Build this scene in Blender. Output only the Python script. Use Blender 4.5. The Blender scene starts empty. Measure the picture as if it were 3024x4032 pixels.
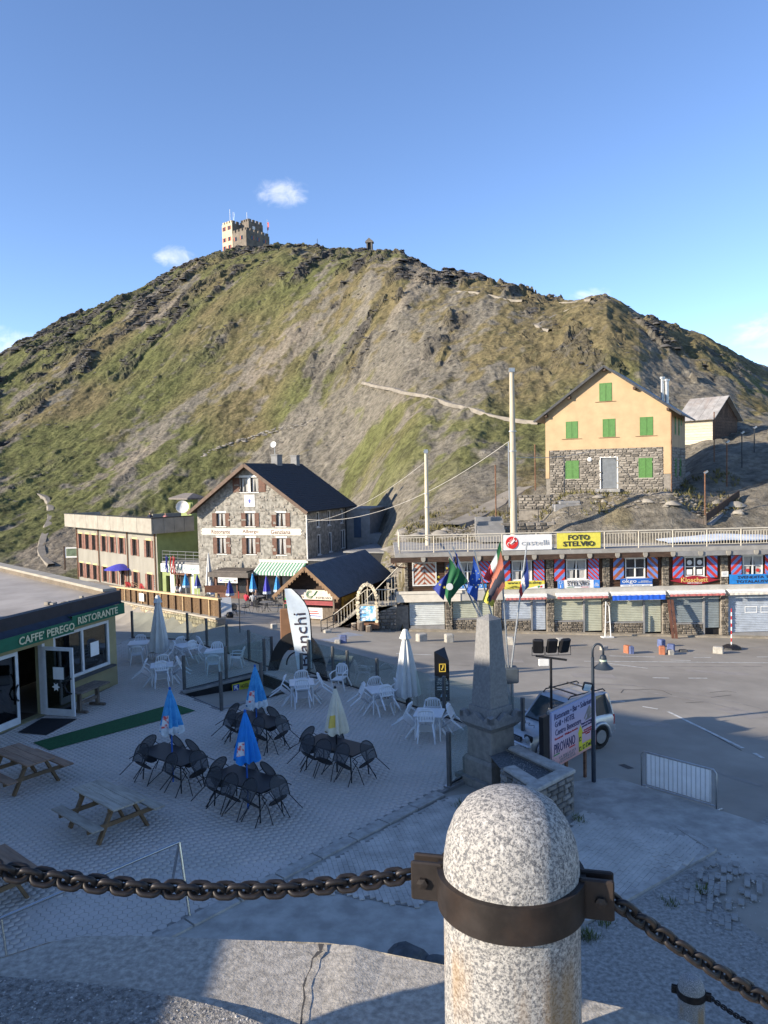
import bpy, math, random
import numpy as np
from mathutils import Vector, Matrix
sc = bpy.context.scene
COL = sc.collection
R_ = math.radians
random.seed(7)
rng = np.random.default_rng(11)
# ------------------------------------------------------------------ camera
CZ, PIT, ROL, FPX = 7.7, R_(2.9), R_(1.3), 3029.0
_f0 = Vector((0, math.cos(PIT), -math.sin(PIT))); _u0 = Vector((0, math.sin(PIT), math.cos(PIT)))
_R = Vector((1, 0, 0)) * math.cos(ROL) - _u0 * math.sin(ROL)
_U = _u0 * math.cos(ROL) + Vector((1, 0, 0)) * math.sin(ROL)
cd = bpy.data.cameras.new('camera'); cam = bpy.data.objects.new('camera', cd); COL.objects.link(cam)
cam.matrix_world = Matrix(((_R.x, _U.x, -_f0.x, 0), (_R.y, _U.y, -_f0.y, 0), (_R.z, _U.z, -_f0.z, CZ), (0, 0, 0, 1)))
cd.sensor_fit = 'VERTICAL'; cd.sensor_height = 36; cd.lens = FPX / 4032 * 36; cd.clip_start = .05; cd.clip_end = 9000
sc.camera = cam
# ------------------------------------------------------------------ light
SUN_AZ, SUN_EL = R_(23), R_(19)          # light travels towards +x and a little towards +y
tosun = Vector((-math.cos(SUN_AZ) * math.cos(SUN_EL), -math.sin(SUN_AZ) * math.cos(SUN_EL), math.sin(SUN_EL)))
wd = bpy.data.worlds.new('World'); sc.world = wd; wd.use_nodes = True
nt = wd.node_tree; bgn = nt.nodes['Background']
sky = nt.nodes.new('ShaderNodeTexSky'); sky.sky_type = 'NISHITA'; sky.sun_disc = False
sky.sun_elevation = SUN_EL; sky.sun_rotation = math.atan2(tosun.x, tosun.y); sky.altitude = 2700; sky.air_density = 1.0; sky.dust_density = .45; sky.ozone_density = 1.6
bgn.inputs['Strength'].default_value = .15
def wn(t, **k):
    n = nt.nodes.new(t)
    for a, b in k.items(): setattr(n, a, b)
    return n
tc = wn('ShaderNodeTexCoord')
nz = wn('ShaderNodeTexNoise'); nz.inputs['Scale'].default_value = 34; nz.inputs['Detail'].default_value = 5; nz.inputs['Roughness'].default_value = .62; nz.inputs['Distortion'].default_value = .5
mp = wn('ShaderNodeMapping'); mp.inputs['Scale'].default_value = (1, 1, 1.6)
nt.links.new(tc.outputs['Generated'], mp.inputs['Vector']); nt.links.new(mp.outputs[0], nz.inputs['Vector'])
def cloud_mask(px, py, rx, ry):
    # a small cloud standing in one direction of the sky
    d = (_f0 + (px - 1512) / FPX * _R - (py - 2016) / FPX * _U).normalized()
    side = Vector((d.y, -d.x, 0)).normalized(); up = side.cross(d)
    ns = wn('ShaderNodeVectorMath', operation='DOT_PRODUCT'); ns.inputs[1].default_value = side / rx
    nu = wn('ShaderNodeVectorMath', operation='DOT_PRODUCT'); nu.inputs[1].default_value = up / ry
    nf = wn('ShaderNodeVectorMath', operation='DOT_PRODUCT'); nf.inputs[1].default_value = d
    for q in (ns, nu, nf): nt.links.new(tc.outputs['Generated'], q.inputs[0])
    a = wn('ShaderNodeMath', operation='POWER'); b = wn('ShaderNodeMath', operation='POWER'); a.inputs[1].default_value = 2; b.inputs[1].default_value = 2
    ab = wn('ShaderNodeMath', operation='ABSOLUTE'); bb = wn('ShaderNodeMath', operation='ABSOLUTE')
    nt.links.new(ns.outputs['Value'], ab.inputs[0]); nt.links.new(nu.outputs['Value'], bb.inputs[0]); nt.links.new(ab.outputs[0], a.inputs[0]); nt.links.new(bb.outputs[0], b.inputs[0])
    s = wn('ShaderNodeMath', operation='ADD'); nt.links.new(a.outputs[0], s.inputs[0]); nt.links.new(b.outputs[0], s.inputs[1])
    m = wn('ShaderNodeMapRange'); m.inputs[1].default_value = 1.0; m.inputs[2].default_value = 0.0; m.inputs[3].default_value = -.32; m.inputs[4].default_value = .3
    nt.links.new(s.outputs[0], m.inputs[0])
    ad = wn('ShaderNodeMath', operation='ADD'); nt.links.new(nz.outputs[0], ad.inputs[0]); nt.links.new(m.outputs[0], ad.inputs[1])
    r = wn('ShaderNodeMapRange', interpolation_type='SMOOTHSTEP'); r.inputs[1].default_value = .46; r.inputs[2].default_value = 1.05; r.inputs[4].default_value = .5
    nt.links.new(ad.outputs[0], r.inputs[0])
    g = wn('ShaderNodeMath', operation='GREATER_THAN'); g.inputs[1].default_value = 0; nt.links.new(nf.outputs['Value'], g.inputs[0])
    o = wn('ShaderNodeMath', operation='MULTIPLY'); nt.links.new(r.outputs[0], o.inputs[0]); nt.links.new(g.outputs[0], o.inputs[1])
    return o.outputs[0]
prev = None
for args in ((1110, 765, .046, .026), (690, 1015, .036, .02), (40, 1352, .06, .026), (2320, 1160, .04, .014), (2990, 1310, .05, .03)):
    c = cloud_mask(*args)
    if prev is None: prev = c
    else:
        q = wn('ShaderNodeMath', operation='MAXIMUM'); nt.links.new(prev, q.inputs[0]); nt.links.new(c, q.inputs[1]); prev = q.outputs[0]
hs = wn('ShaderNodeHueSaturation'); hs.inputs['Hue'].default_value = .507; hs.inputs['Saturation'].default_value = 1.09; hs.inputs['Value'].default_value = .74
nt.links.new(sky.outputs[0], hs.inputs['Color'])
mx = wn('ShaderNodeMix', data_type='RGBA'); mx.inputs[7].default_value = (3.9, 3.85, 3.9, 1)
nt.links.new(prev, mx.inputs[0]); nt.links.new(hs.outputs[0], mx.inputs[6]); nt.links.new(mx.outputs[2], bgn.inputs['Color'])
wd.cycles.sampling_method = 'MANUAL'; wd.cycles.sample_map_resolution = 256
sl = bpy.data.lights.new('sun', 'SUN'); sun = bpy.data.objects.new('sun', sl); COL.objects.link(sun)
sl.energy = 3.65; sl.angle = R_(.53); sl.color = (1, .885, .715); sun.rotation_euler = tosun.to_track_quat('Z', 'Y').to_euler()
sun.location = (-30, -20, 40)
sc.view_settings.view_transform = 'Standard'; sc.view_settings.look = 'None'; sc.view_settings.gamma = 1; sc.view_settings.exposure = 1.42
sc.view_settings.use_curve_mapping = False
# ------------------------------------------------------------------ helpers
def ray(px, py):
    px, py = float(px), float(py)
    return _f0 + (px - 1512) / FPX * _R - (py - 2016) / FPX * _U
def G(px, py, z=0.):
    d = ray(px, py); t = (z - CZ) / d.z; return Vector((d.x * t, d.y * t, z))
def A(px, py, Y):
    d = ray(px, py); t = Y / d.y; return Vector((d.x * t, Y, CZ + d.z * t))
class MB:
    def __init__(s, T=None): s.v = []; s.f = []; s.m = []; s.T = T
    def add(s, vs, fs, mi=0):
        o = len(s.v); T = s.T
        s.v += [tuple(T @ Vector(p)) for p in vs] if T else [tuple(p) for p in vs]
        s.f += [tuple(i + o for i in f) for f in fs]; s.m += [mi] * len(fs); return s
    def hexa(s, p, mi=0): return s.add(p, [(0, 3, 2, 1), (4, 5, 6, 7), (0, 1, 5, 4), (1, 2, 6, 5), (2, 3, 7, 6), (3, 0, 4, 7)], mi)
    def box(s, x0, y0, z0, x1, y1, z1, mi=0):
        return s.hexa([(x0, y0, z0), (x1, y0, z0), (x1, y1, z0), (x0, y1, z0), (x0, y0, z1), (x1, y0, z1), (x1, y1, z1), (x0, y1, z1)], mi)
    def cbox(s, x0, y0, z0, x1, y1, z1, c=.01, mi=0):   # chamfered box
        v = []
        for z, e in ((z0, c), (z0 + c, 0), (z1 - c, 0), (z1, c)):
            v += [(x0 + e + c, y0 + e, z), (x1 - e - c, y0 + e, z), (x1 - e, y0 + e + c, z), (x1 - e, y1 - e - c, z), (x1 - e - c, y1 - e, z), (x0 + e + c, y1 - e, z), (x0 + e, y1 - e - c, z), (x0 + e, y0 + e + c, z)]
        f = [tuple(range(7, -1, -1)), tuple(range(24, 32))]
        for k in range(3):
            for i in range(8): a = k * 8 + i; b = k * 8 + (i + 1) % 8; f.append((a, b, b + 8, a + 8))
        return s.add(v, f, mi)
    def bar(s, p, q, w, h, up=(0, 0, 1), mi=0):
        p, q = Vector(p), Vector(q); d = (q - p).normalized(); sd = d.cross(Vector(up))
        if sd.length < 1e-5: sd = d.cross(Vector((1, 0, 0)))
        sd.normalize(); u = sd.cross(d); a = sd * w / 2; b = u * h / 2
        return s.hexa([p - a - b, p + a - b, p + a + b, p - a + b, q - a - b, q + a - b, q + a + b, q - a + b], mi)
    def tube(s, p, q, r, r2=None, n=8, mi=0): return s.path([p, q], [r, r if r2 is None else r2], n, mi)
    def path(s, pts, r, n=8, mi=0, caps=True, closed=False):
        pts = [Vector(p) for p in pts]; m = len(pts)
        rs = r if isinstance(r, (list, tuple)) else [r] * m
        v = []; pu = None
        for i, p in enumerate(pts):
            a = pts[i - 1] if (i or closed) else p; b = pts[(i + 1) % m] if (i < m - 1 or closed) else p
            d = (b - a).normalized()
            if pu is None: pu = d.orthogonal().normalized()
            else:
                pu = pu - d * pu.dot(d); pu = pu.normalized() if pu.length > 1e-6 else d.orthogonal().normalized()
            w = d.cross(pu)
            for k in range(n):
                t = 2 * math.pi * k / n; v.append(p + (pu * math.cos(t) + w * math.sin(t)) * rs[i])
        f = []
        for i in range(m if closed else m - 1):
            for k in range(n):
                a = i * n + k; b = i * n + (k + 1) % n; j = ((i + 1) % m) * n
                f.append((a, b, j + (k + 1) % n, j + k))
        if caps and not closed: f += [tuple(range(n - 1, -1, -1)), tuple(range((m - 1) * n, m * n))]
        return s.add(v, f, mi)
    def lathe(s, prof, n=16, c=(0, 0, 0), mi=0, fn=None):
        v = []; f = []
        for r, z in prof:
            for k in range(n):
                t = 2 * math.pi * k / n; rr = r if fn is None else fn(r, z, t); v.append((c[0] + rr * math.cos(t), c[1] + rr * math.sin(t), c[2] + z))
        for i in range(len(prof) - 1):
            for k in range(n): a = i * n + k; b = i * n + (k + 1) % n; f.append((a, b, b + n, a + n))
        f += [tuple(range(n - 1, -1, -1)), tuple(range((len(prof) - 1) * n, len(prof) * n))]
        return s.add(v, f, mi)
    def prism(s, poly, off, mi=0):
        n = len(poly); o = Vector(off); P = [Vector(p) for p in poly]
        return s.add(P + [p + o for p in P], [tuple(range(n - 1, -1, -1)), tuple(range(n, 2 * n))] + [(i, (i + 1) % n, (i + 1) % n + n, i + n) for i in range(n)], mi)
    def facade(s, x0, x1, z0, z1, holes=(), d=.2, y=0., mi=0):
        xs = sorted({x0, x1, *[h[0] for h in holes], *[h[2] for h in holes]}); zs = sorted({z0, z1, *[h[1] for h in holes], *[h[3] for h in holes]})
        for i in range(len(xs) - 1):
            for j in range(len(zs) - 1):
                cx, cz = (xs[i] + xs[i + 1]) / 2, (zs[j] + zs[j + 1]) / 2
                if not any(h[0] < cx < h[2] and h[1] < cz < h[3] for h in holes):
                    s.add([(xs[i], y, zs[j]), (xs[i + 1], y, zs[j]), (xs[i + 1], y, zs[j + 1]), (xs[i], y, zs[j + 1])], [(0, 1, 2, 3)], mi)
        for a, b, c, e in holes:
            s.add([(a, y, b), (c, y, b), (c, y, e), (a, y, e), (a, y + d, b), (c, y + d, b), (c, y + d, e), (a, y + d, e)], [(0, 4, 5, 1), (1, 5, 6, 2), (2, 6, 7, 3), (3, 7, 4, 0)], mi)
        return s
    def grid(s, nu, nv, fn, mi=0):
        v = [fn(i / nu, j / nv) for j in range(nv + 1) for i in range(nu + 1)]; w = nu + 1
        return s.add(v, [(j * w + i, j * w + i + 1, (j + 1) * w + i + 1, (j + 1) * w + i) for j in range(nv) for i in range(nu)], mi)
def tag(o, label=None, cat=None, group=None, kind=None):
    if label: o['label'] = label
    if cat: o['category'] = cat
    if group: o['group'] = group
    if kind: o['kind'] = kind
    return o
def mesh(name, mb, mats, smooth=False):
    me = bpy.data.meshes.new(name); me.from_pydata(mb.v, [], mb.f)
    for m in (mats if isinstance(mats, (list, tuple)) else [mats]): me.materials.append(m)
    if any(mb.m): me.polygons.foreach_set('material_index', mb.m)
    if smooth:
        me.polygons.foreach_set('use_smooth', [True] * len(mb.f))
        if smooth is not True: me.set_sharp_from_angle(angle=R_(smooth))
    me.update(); return me
def obj(name, mb, mats, parent=None, smooth=False, loc=None, rz=0, **k):
    me = mb if isinstance(mb, bpy.types.Mesh) else mesh(name, mb, mats, smooth)
    o = bpy.data.objects.new(name, me); COL.objects.link(o); o.parent = parent
    if loc is not None: o.location = loc
    if rz: o.rotation_euler = (0, 0, rz)
    return tag(o, **k)
def thing(name, label, cat, loc=(0, 0, 0), rz=0, group=None):
    o = bpy.data.objects.new(name, None); COL.objects.link(o); o.location = loc; o.rotation_euler = (0, 0, rz); o.empty_display_size = .2
    return tag(o, label, cat, group)
def copy_tree(o, parent=None):
    c = o.copy(); COL.objects.link(c); c.parent = parent
    for ch in o.children: copy_tree(ch, c)
    return c
def dup(o, loc, rz=0, label=None):
    c = copy_tree(o); c.location = loc; c.rotation_euler = (0, 0, rz)
    if label: c['label'] = label
    return c
MATS = {}
def rgb(*c): return tuple(c) + (1,) if len(c) == 3 else c
def pm(name, col, rough=.75, var=.18, scale=3., col2=None, bump=0., bscale=30., metal=0., spec=.4, stretch=None, dirt=0., dirtcol=(.1, .085, .07), mixlo=.35, mixhi=.65, world=False, detail=5, coat=0., rand=0.):
    if name in MATS: return MATS[name]
    m = bpy.data.materials.new(name); m.use_nodes = True; N = m.node_tree.nodes; L = m.node_tree.links; b = N['Principled BSDF']
    b.inputs['Roughness'].default_value = rough; b.inputs['Metallic'].default_value = metal; b.inputs['Specular IOR Level'].default_value = spec
    if coat: b.inputs['Coat Weight'].default_value = coat; b.inputs['Coat Roughness'].default_value = .1
    if world:
        gp = N.new('ShaderNodeNewGeometry'); src = gp.outputs['Position']
    else:
        gp = N.new('ShaderNodeTexCoord'); src = gp.outputs['Object']
    if stretch:
        mp = N.new('ShaderNodeMapping'); mp.inputs['Scale'].default_value = stretch; L.new(src, mp.inputs[0]); src = mp.outputs[0]
    def noise(sc_, det=detail, rg=.6):
        n = N.new('ShaderNodeTexNoise'); n.inputs['Scale'].default_value = sc_; n.inputs['Detail'].default_value = det; n.inputs['Roughness'].default_value = rg; L.new(src, n.inputs['Vector']); return n.outputs[0]
    c1 = tuple(x * (1 - var) for x in col); c2 = tuple(min(1, x * (1 + var)) for x in (col if col2 is None else col2))
    if col2 is not None: c1 = col
    mr = N.new('ShaderNodeMapRange'); mr.inputs[1].default_value = mixlo; mr.inputs[2].default_value = mixhi; L.new(noise(scale), mr.inputs[0])
    mxn = N.new('ShaderNodeMix'); mxn.data_type = 'RGBA'; mxn.inputs[6].default_value = rgb(*c1); mxn.inputs[7].default_value = rgb(*c2); L.new(mr.outputs[0], mxn.inputs[0]); out = mxn.outputs[2]
    if dirt:
        mr2 = N.new('ShaderNodeMapRange'); mr2.inputs[1].default_value = .5; mr2.inputs[2].default_value = .75; mr2.inputs[4].default_value = dirt; L.new(noise(scale * .37, 6, .65), mr2.inputs[0])
        m3 = N.new('ShaderNodeMix'); m3.data_type = 'RGBA'; m3.inputs[7].default_value = rgb(*dirtcol); L.new(mr2.outputs[0], m3.inputs[0]); L.new(out, m3.inputs[6]); out = m3.outputs[2]
    if rand:
        oi = N.new('ShaderNodeObjectInfo'); m4 = N.new('ShaderNodeMapRange'); m4.inputs[3].default_value = 1 - rand; m4.inputs[4].default_value = 1 + rand * .7; L.new(oi.outputs['Random'], m4.inputs[0])
        v4 = N.new('ShaderNodeVectorMath'); v4.operation = 'SCALE'; L.new(out, v4.inputs[0]); L.new(m4.outputs[0], v4.inputs['Scale']); out = v4.outputs[0]
    L.new(out, b.inputs['Base Color'])
    if bump:
        bp = N.new('ShaderNodeBump'); bp.inputs['Strength'].default_value = min(1, bump * 4); bp.inputs['Distance'].default_value = bump * .25; L.new(noise(bscale, 6), bp.inputs['Height']); L.new(bp.outputs[0], b.inputs['Normal'])
    m['_out'] = 0
    MATS[name] = m; return m
def glassmat(name, tint=(.8, .88, .86), refl=.12, rough=.02):
    if name in MATS: return MATS[name]
    m = bpy.data.materials.new(name); m.use_nodes = True; N = m.node_tree.nodes; L = m.node_tree.links; N.remove(N['Principled BSDF'])
    t = N.new('ShaderNodeBsdfTransparent'); t.inputs[0].default_value = rgb(*tint); g = N.new('ShaderNodeBsdfGlossy'); g.inputs['Roughness'].default_value = rough
    fr = N.new('ShaderNodeLayerWeight'); fr.inputs['Blend'].default_value = .25
    mr = N.new('ShaderNodeMapRange'); mr.inputs[3].default_value = refl * .5; mr.inputs[4].default_value = min(1, refl * 4); L.new(fr.outputs['Fresnel'], mr.inputs[0])
    x = N.new('ShaderNodeMixShader'); L.new(mr.outputs[0], x.inputs[0]); L.new(t.outputs[0], x.inputs[1]); L.new(g.outputs[0], x.inputs[2]); L.new(x.outputs[0], N['Material Output'].inputs[0])
    MATS[name] = m; return m
def window_glass():
    return pm('dark_window_glass', (.022, .026, .032), .06, .3, 2, spec=.6)
def text(name, s, w, h, mat, parent, loc, rz=0, bold=0., face='front', ext=.004, sx=None, label=None, shear=0., spacing=1.):
    cu = bpy.data.curves.new('t', 'FONT'); cu.body = s; cu.size = 1; cu.align_x = 'CENTER'; cu.align_y = 'CENTER'; cu.resolution_u = 2; cu.offset = bold; cu.shear = shear; cu.space_character = spacing; cu.space_line = .85
    cu.extrude = .5
    o = bpy.data.objects.new('t', cu); me = bpy.data.meshes.new_from_object(o); bpy.data.objects.remove(o); bpy.data.curves.remove(cu)
    n = len(me.vertices); co = np.zeros(n * 3); me.vertices.foreach_get('co', co); co = co.reshape(-1, 3)
    lo, hi = co.min(0), co.max(0); sz = np.maximum(hi - lo, 1e-6); mid = (lo + hi) / 2
    co = (co - mid) * np.array([w / sz[0], h / sz[1], ext * 2])
    if face == 'front': co = np.stack([co[:, 0], -co[:, 2], co[:, 1]], 1)
    elif face == 'right': co = np.stack([co[:, 2], co[:, 0], co[:, 1]], 1)
    me.vertices.foreach_set('co', co.ravel()); me.materials.clear(); me.materials.append(mat); me.update(); me.name = name
    oo = bpy.data.objects.new(name, me); COL.objects.link(oo); oo.parent = parent; oo.location = loc
    if rz: oo.rotation_euler = (0, 0, rz)
    if label: oo['label'] = label
    return oo
# value noise
_perm = rng.permutation(4096); _val = rng.random(4096)
def vnoise(x, y, seed=0):
    xi = np.floor(x).astype(np.int64); yi = np.floor(y).astype(np.int64); fx = x - xi; fy = y - yi
    fx = fx * fx * (3 - 2 * fx); fy = fy * fy * (3 - 2 * fy)
    def h(a, b): return _val[_perm[(_perm[(a + seed * 131) & 4095] + b) & 4095]]
    return (h(xi, yi) * (1 - fx) + h(xi + 1, yi) * fx) * (1 - fy) + (h(xi, yi + 1) * (1 - fx) + h(xi + 1, yi + 1) * fx) * fy
def fbm(x, y, oct=4, seed=0, gain=.5):
    s = 0; a = 1; t = 0
    for k in range(oct): s = s + a * vnoise(x, y, seed + k); t += a; a *= gain; x = x * 2.03 + 17.1; y = y * 2.03 + 9.7
    return s / t
def sstep(a, b, x): t = np.clip((x - a) / (b - a), 0, 1); return t * t * (3 - 2 * t)
def gz(x, y):     # height of the road surface and the hotel forecourt
    x = min(max(x, -24), 30); zr = -.5 - .0435 * (x - 6.2); z = zr - .0614 * (min(max(y, 8), 50) - 22.2)
    t = min(1, max(0, (1 - x) / 5)); t = t * t * (3 - 2 * t)
    if y > 40:
        zl = zr - 1.093 - .11 * max(0, min(y, 82) - 44); dl = -(x + 9.9) * .832 - (y - 45) * .555   # the lane left of the forecourt wall lies lower
        z = z * (1 - t) + (zl - 1.2 * min(1, max(0, dl)) * min(1, max(0, (y - 42) / 5))) * t
    return min(z, -.06) if x < 5 else min(z, -.06 + (x - 5) * .06)
# ------------------------------------------------------------------ mountain
_colx = np.array([-1500, -500, 0, 200, 300, 400, 470, 530, 620, 700, 770, 800, 822, 838, 852, 866, 900, 980, 1040, 1150, 1200, 1240, 1310, 1380, 1450, 1530, 1659, 2100, 3200]) * 3024 / 1659
_sky = np.array([760, 790, 762, 668, 625, 578, 550, 538, 533, 540, 542, 540, 545, 550, 549, 549, 568, 602, 600, 640, 650, 650, 640, 665, 695, 735, 800, 900, 950]) * 3024 / 1659
_rid = np.array([330, 310, 300, 315, 320, 322, 320, 318, 305, 290, 272, 262, 257, 253, 250, 247, 238, 215, 205, 180, 170, 163, 153, 150, 160, 172, 190, 230, 260.])
_knots = []
for cx, sy, rr in zip(_colx, _sky, _rid):
    d = ray(cx, sy); hor = math.hypot(d.x, d.y); zr = CZ + d.z / hor * rr; az = math.atan2(d.x, d.y); dx = cx * 1659 / 3024
    if dx < -1000: zr = 40
    if dx > 2000: zr = 22 if dx < 3000 else 10
    if dx <= 770: k = [(58, -6.2), (70, -6.2), (84, -6.2), (100, -5)]
    elif dx <= 822: k = [(50, -3.4), (58, -3.2), (68, -.6), (82, 1.6)]
    elif dx <= 838: k = [(46, -1.8), (52, .3), (60, 2.2), (74, 4.0)]
    elif dx <= 852: k = [(45, -1.8), (48, 1.4), (58, 3.2), (72, 5.4)]
    elif dx <= 1150: k = [(46.4 / math.cos(az), -2.6), (47.4 / math.cos(az), 2.7), (54, 3.3), (68, 6.2)]
    elif dx <= 1470: k = [(46.4 / math.cos(az), -2.9), (47.4 / math.cos(az), 2.7), (55.5, 5.75), (71, 6.35)]
    elif dx <= 1600: k = [(46.4 / math.cos(az), -2.9), (47.4 / math.cos(az), 2.7), (58, 5.0), (69, 9.1)]
    else: k = [(46.4 / math.cos(az), -2.9), (47.4 / math.cos(az), 2.7), (60, 4.9), (74, 9.0)]
    k[3] = (float(np.interp(dx, [-500, 100, 500, 700, 770, 800, 866, 980, 1150, 1470, 1500, 1600, 1700], [108, 110, 104, 92, 86, 82, 75, 70, 68, 71, 70, 69, 74])), float(np.interp(dx, [-500, 500, 700, 770, 800, 866, 980, 1150, 1470, 1500, 1600, 1700], [-5.6, -5.2, -2.2, -.2, 1.2, 3.6, 5.4, 6.2, 6.4, 8.2, 9.1, 9.0])))
    k += [(rr, zr), (rr + 40, zr - 5), (rr + 240, zr - 60)]
    _knots.append((az, k))
_az = np.array([k[0] for k in _knots]); _kr = np.array([[p[0] for p in k[1]] for k in _knots]); _kz = np.array([[p[1] for p in k[1]] for k in _knots])
def _sm(az, tab, j):
    if j in (0, 1, 4, 5, 6): return np.interp(az, _az, tab[:, j])
    return sum(np.interp(az + o, _az, tab[:, j]) for o in np.linspace(-.016, .016, 7)) / 7
def _kn(az): return np.stack([_sm(az, _kr, j) for j in range(7)], -1), np.stack([_sm(az, _kz, j) for j in range(7)], -1)
TAB_X = np.array([0, 200, 400, 550, 700, 850, 1000, 1150, 1300, 1450, 1659.]); TAB_T = np.array([0, .25, .5, .75, 1.])
TAB_G = np.array([[.5, .9, .9, .6, .5], [.35, .85, .95, .7, .5], [.2, .6, .9, .75, .5], [.26, .42, .8, .85, .6], [.36, .46, .6, .75, .55], [.54, .52, .7, .62, .35], [.6, .58, .52, .6, .3], [.5, .6, .55, .42, .25], [.36, .32, .28, .26, .15], [.3, .3, .3, .28, .3], [.35, .42, .6, .68, .6]])
TAB_R = np.array([[0, .1, .25, .6, .5], [0, .05, .2, .6, .45], [0, .0, .12, .6, .6], [0, 0, .15, .5, .6], [0, .05, .2, .5, .4], [0, .05, .22, .35, .4], [.0, .06, .12, .22, .36], [.0, .05, .1, .14, .2], [.0, .1, .14, .12, .15], [.0, .2, .26, .16, .1], [.0, .03, .03, .03, .03]])
def tabv(tab, dx, t):
    ix = np.interp(dx, TAB_X, np.arange(len(TAB_X))); it = np.interp(t, TAB_T, np.arange(5)); i = np.minimum(ix.astype(int), len(TAB_X) - 2); j = np.minimum(it.astype(int), 3); a = ix - i; b = it - j
    return (tab[i, j] * (1 - a) + tab[i + 1, j] * a) * (1 - b) + (tab[i, j + 1] * (1 - a) + tab[i + 1, j + 1] * a) * b
def terrain(x, y, full=False):
    x = np.asarray(x, float); y = np.asarray(y, float)
    r = np.hypot(x, y); az = np.arctan2(x, y); kr, kz = _kn(az)
    z = np.zeros_like(r); t = np.zeros_like(r)
    for j in range(6):
        a, b = kr[..., j], kr[..., j + 1]; q = np.clip((r - a) / (b - a), 0, 1)
        w = q if j != 3 else q + .05 * np.sin(q * math.pi * 2) * -1 + .03 * np.sin(q * math.pi)
        if j == 4: w = q * q
        sel = (r >= a) if j else np.ones_like(r, bool)
        z = np.where(sel, kz[..., j] + (kz[..., j + 1] - kz[..., j]) * w, z)
        if j == 3: t = np.where(r >= a, q, 0)
    t = np.where(r > kr[..., 4], 1, t); beyond = np.clip((r - kr[..., 4]) / 60, 0, 1)
    dx = np.interp(az, _az, _colx * 1659 / 3024)
    # the fall line runs up towards (.3,.95); bedding and gullies are long along it
    u = x * .955 - y * .296; v = x * .296 + y * .955
    m = sstep(0, .12, t); near = sstep(46.5, 50, r)
    wob = fbm(x / 30, y / 30, 3, 40) * 8
    st = fbm((u + wob) / 9, v / 46, 4, 1) - .5
    md = fbm((u + wob * .3) / 5, v / 11, 4, 9) - .5
    fi = fbm(u / 1.3, v / 2.4, 3, 21) - .5
    rockb = tabv(TAB_R, dx, t); crag = .6 * fbm((u + wob) / 5.5, v / 26, 4, 31) + .4 * fbm(u / 3, v / 5, 3, 36); rock = sstep(.6 - .22 * rockb, .65 - .18 * rockb, crag) * sstep(.02, .2, rockb)
    blk = fbm((u + wob * .5) / 3.2, v / 6.5, 3, 55); step = np.floor(blk * 9) / 9
    z2 = z + m * (st * 3.0 + md * (1.9 - .9 * sstep(850, 1150, dx)) * (.6 + .8 * rock)) + near * fi * (.35 + .45 * m) + m * rock * (-.9 + step * 3.0 + fi * .8)
    z2 = z2 - m * .9 * (1 - rock) * sstep(.9, 1, t)
    if not full: return z2
    return z2, t, dx, st, md, fi, rock, blk, u, v
_naz, _seg = 760, (14, 22, 26, 470, 16, 8)
inner = np.linspace(R_(-31), R_(31), _naz); aza = np.concatenate([np.linspace(R_(-68), R_(-31.5), 50), inner, np.linspace(R_(31.5), R_(68), 50)])
kr, kz = _kn(aza); rows = []
for j, n in enumerate(_seg):
    q = np.linspace(0, 1, n, endpoint=False)
    if j == 3: q = q ** 1.12
    rows.append(kr[:, j, None] * (1 - q) + kr[:, j + 1, None] * q)
rows.append(kr[:, 6, None]); RR = np.concatenate(rows, 1); AZ = np.repeat(aza[:, None], RR.shape[1], 1)
X = RR * np.sin(AZ); Y = RR * np.cos(AZ)
Z, T_, DX, ST, MD, FI, ROCK, BLK, UU, VV = terrain(X, Y, True)
# colour of the ground itself: grass, ochre grass, scree, bare earth, dark rock
gb = tabv(TAB_G, DX, T_); n1 = fbm((UU) / 10, VV / 34, 5, 71); n2 = fbm(X / 2.2, Y / 2.2, 4, 77); n3 = fbm(UU / 20, VV / 30, 3, 83); n4 = fbm(UU / 1.1, VV / 1.8, 3, 91); n5 = fbm(UU / 4, VV / 13, 4, 97)
grass = sstep(-.1, .14, (n1 - .5) * 1.1 + (n2 - .5) * .8 + (n5 - .5) * 1.2 + (gb - .52) * .75 + .04)
earth = sstep(.52, .66, fbm((UU + 4) / 14, VV / 40, 4, 61) + .22 * np.exp(-(((DX - 500) / 110) ** 2 + ((T_ - .1) / .13) ** 2)) + .1 * np.exp(-(((DX - 720) / 90) ** 2 + ((T_ - .4) / .1) ** 2)) - .05)
def mixc(a, b, t): return a * (1 - t[..., None]) + np.array(b) * t[..., None]
C = np.zeros(X.shape + (3,)) + np.array([.168, .15, .118]); C *= (.72 + .6 * n4)[..., None]
C = mixc(C, [.25, .215, .17], sstep(.5, .8, n2) * .7)
C = mixc(C, [.25, .205, .15], earth * .6 * (1 - .5 * grass))
GR = mixc(np.zeros(X.shape + (3,)) + np.array([.125, .132, .042]), [.165, .132, .06], sstep(.4, .68, n3 + .18 * sstep(700, 1100, DX) - .12 * sstep(500, 0, DX)))
GR = mixc(GR, [.06, .06, .025], sstep(.5, .75, n4) * .65) * (.75 + .5 * n2)[..., None]
C = mixc(C, GR, np.zeros_like(T_)) * (1 - grass[..., None]) + GR * grass[..., None]
RC = np.zeros(X.shape + (3,)) + np.array([.05, .046, .042]); RC = RC * (.55 + 1.1 * BLK)[..., None]; RC = mixc(RC, [.14, .12, .095], sstep(.55, .8, n4) * .6)
rk = np.clip(ROCK * (1 - .55 * grass * sstep(.35, .6, n5)), 0, 1)
C = C * (1 - rk[..., None]) + RC * rk[..., None]
tr = sstep(.12, .0, T_)
C = mixc(C, [.22, .19, .14], tr * sstep(.4, .6, n2) * .4)
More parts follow.
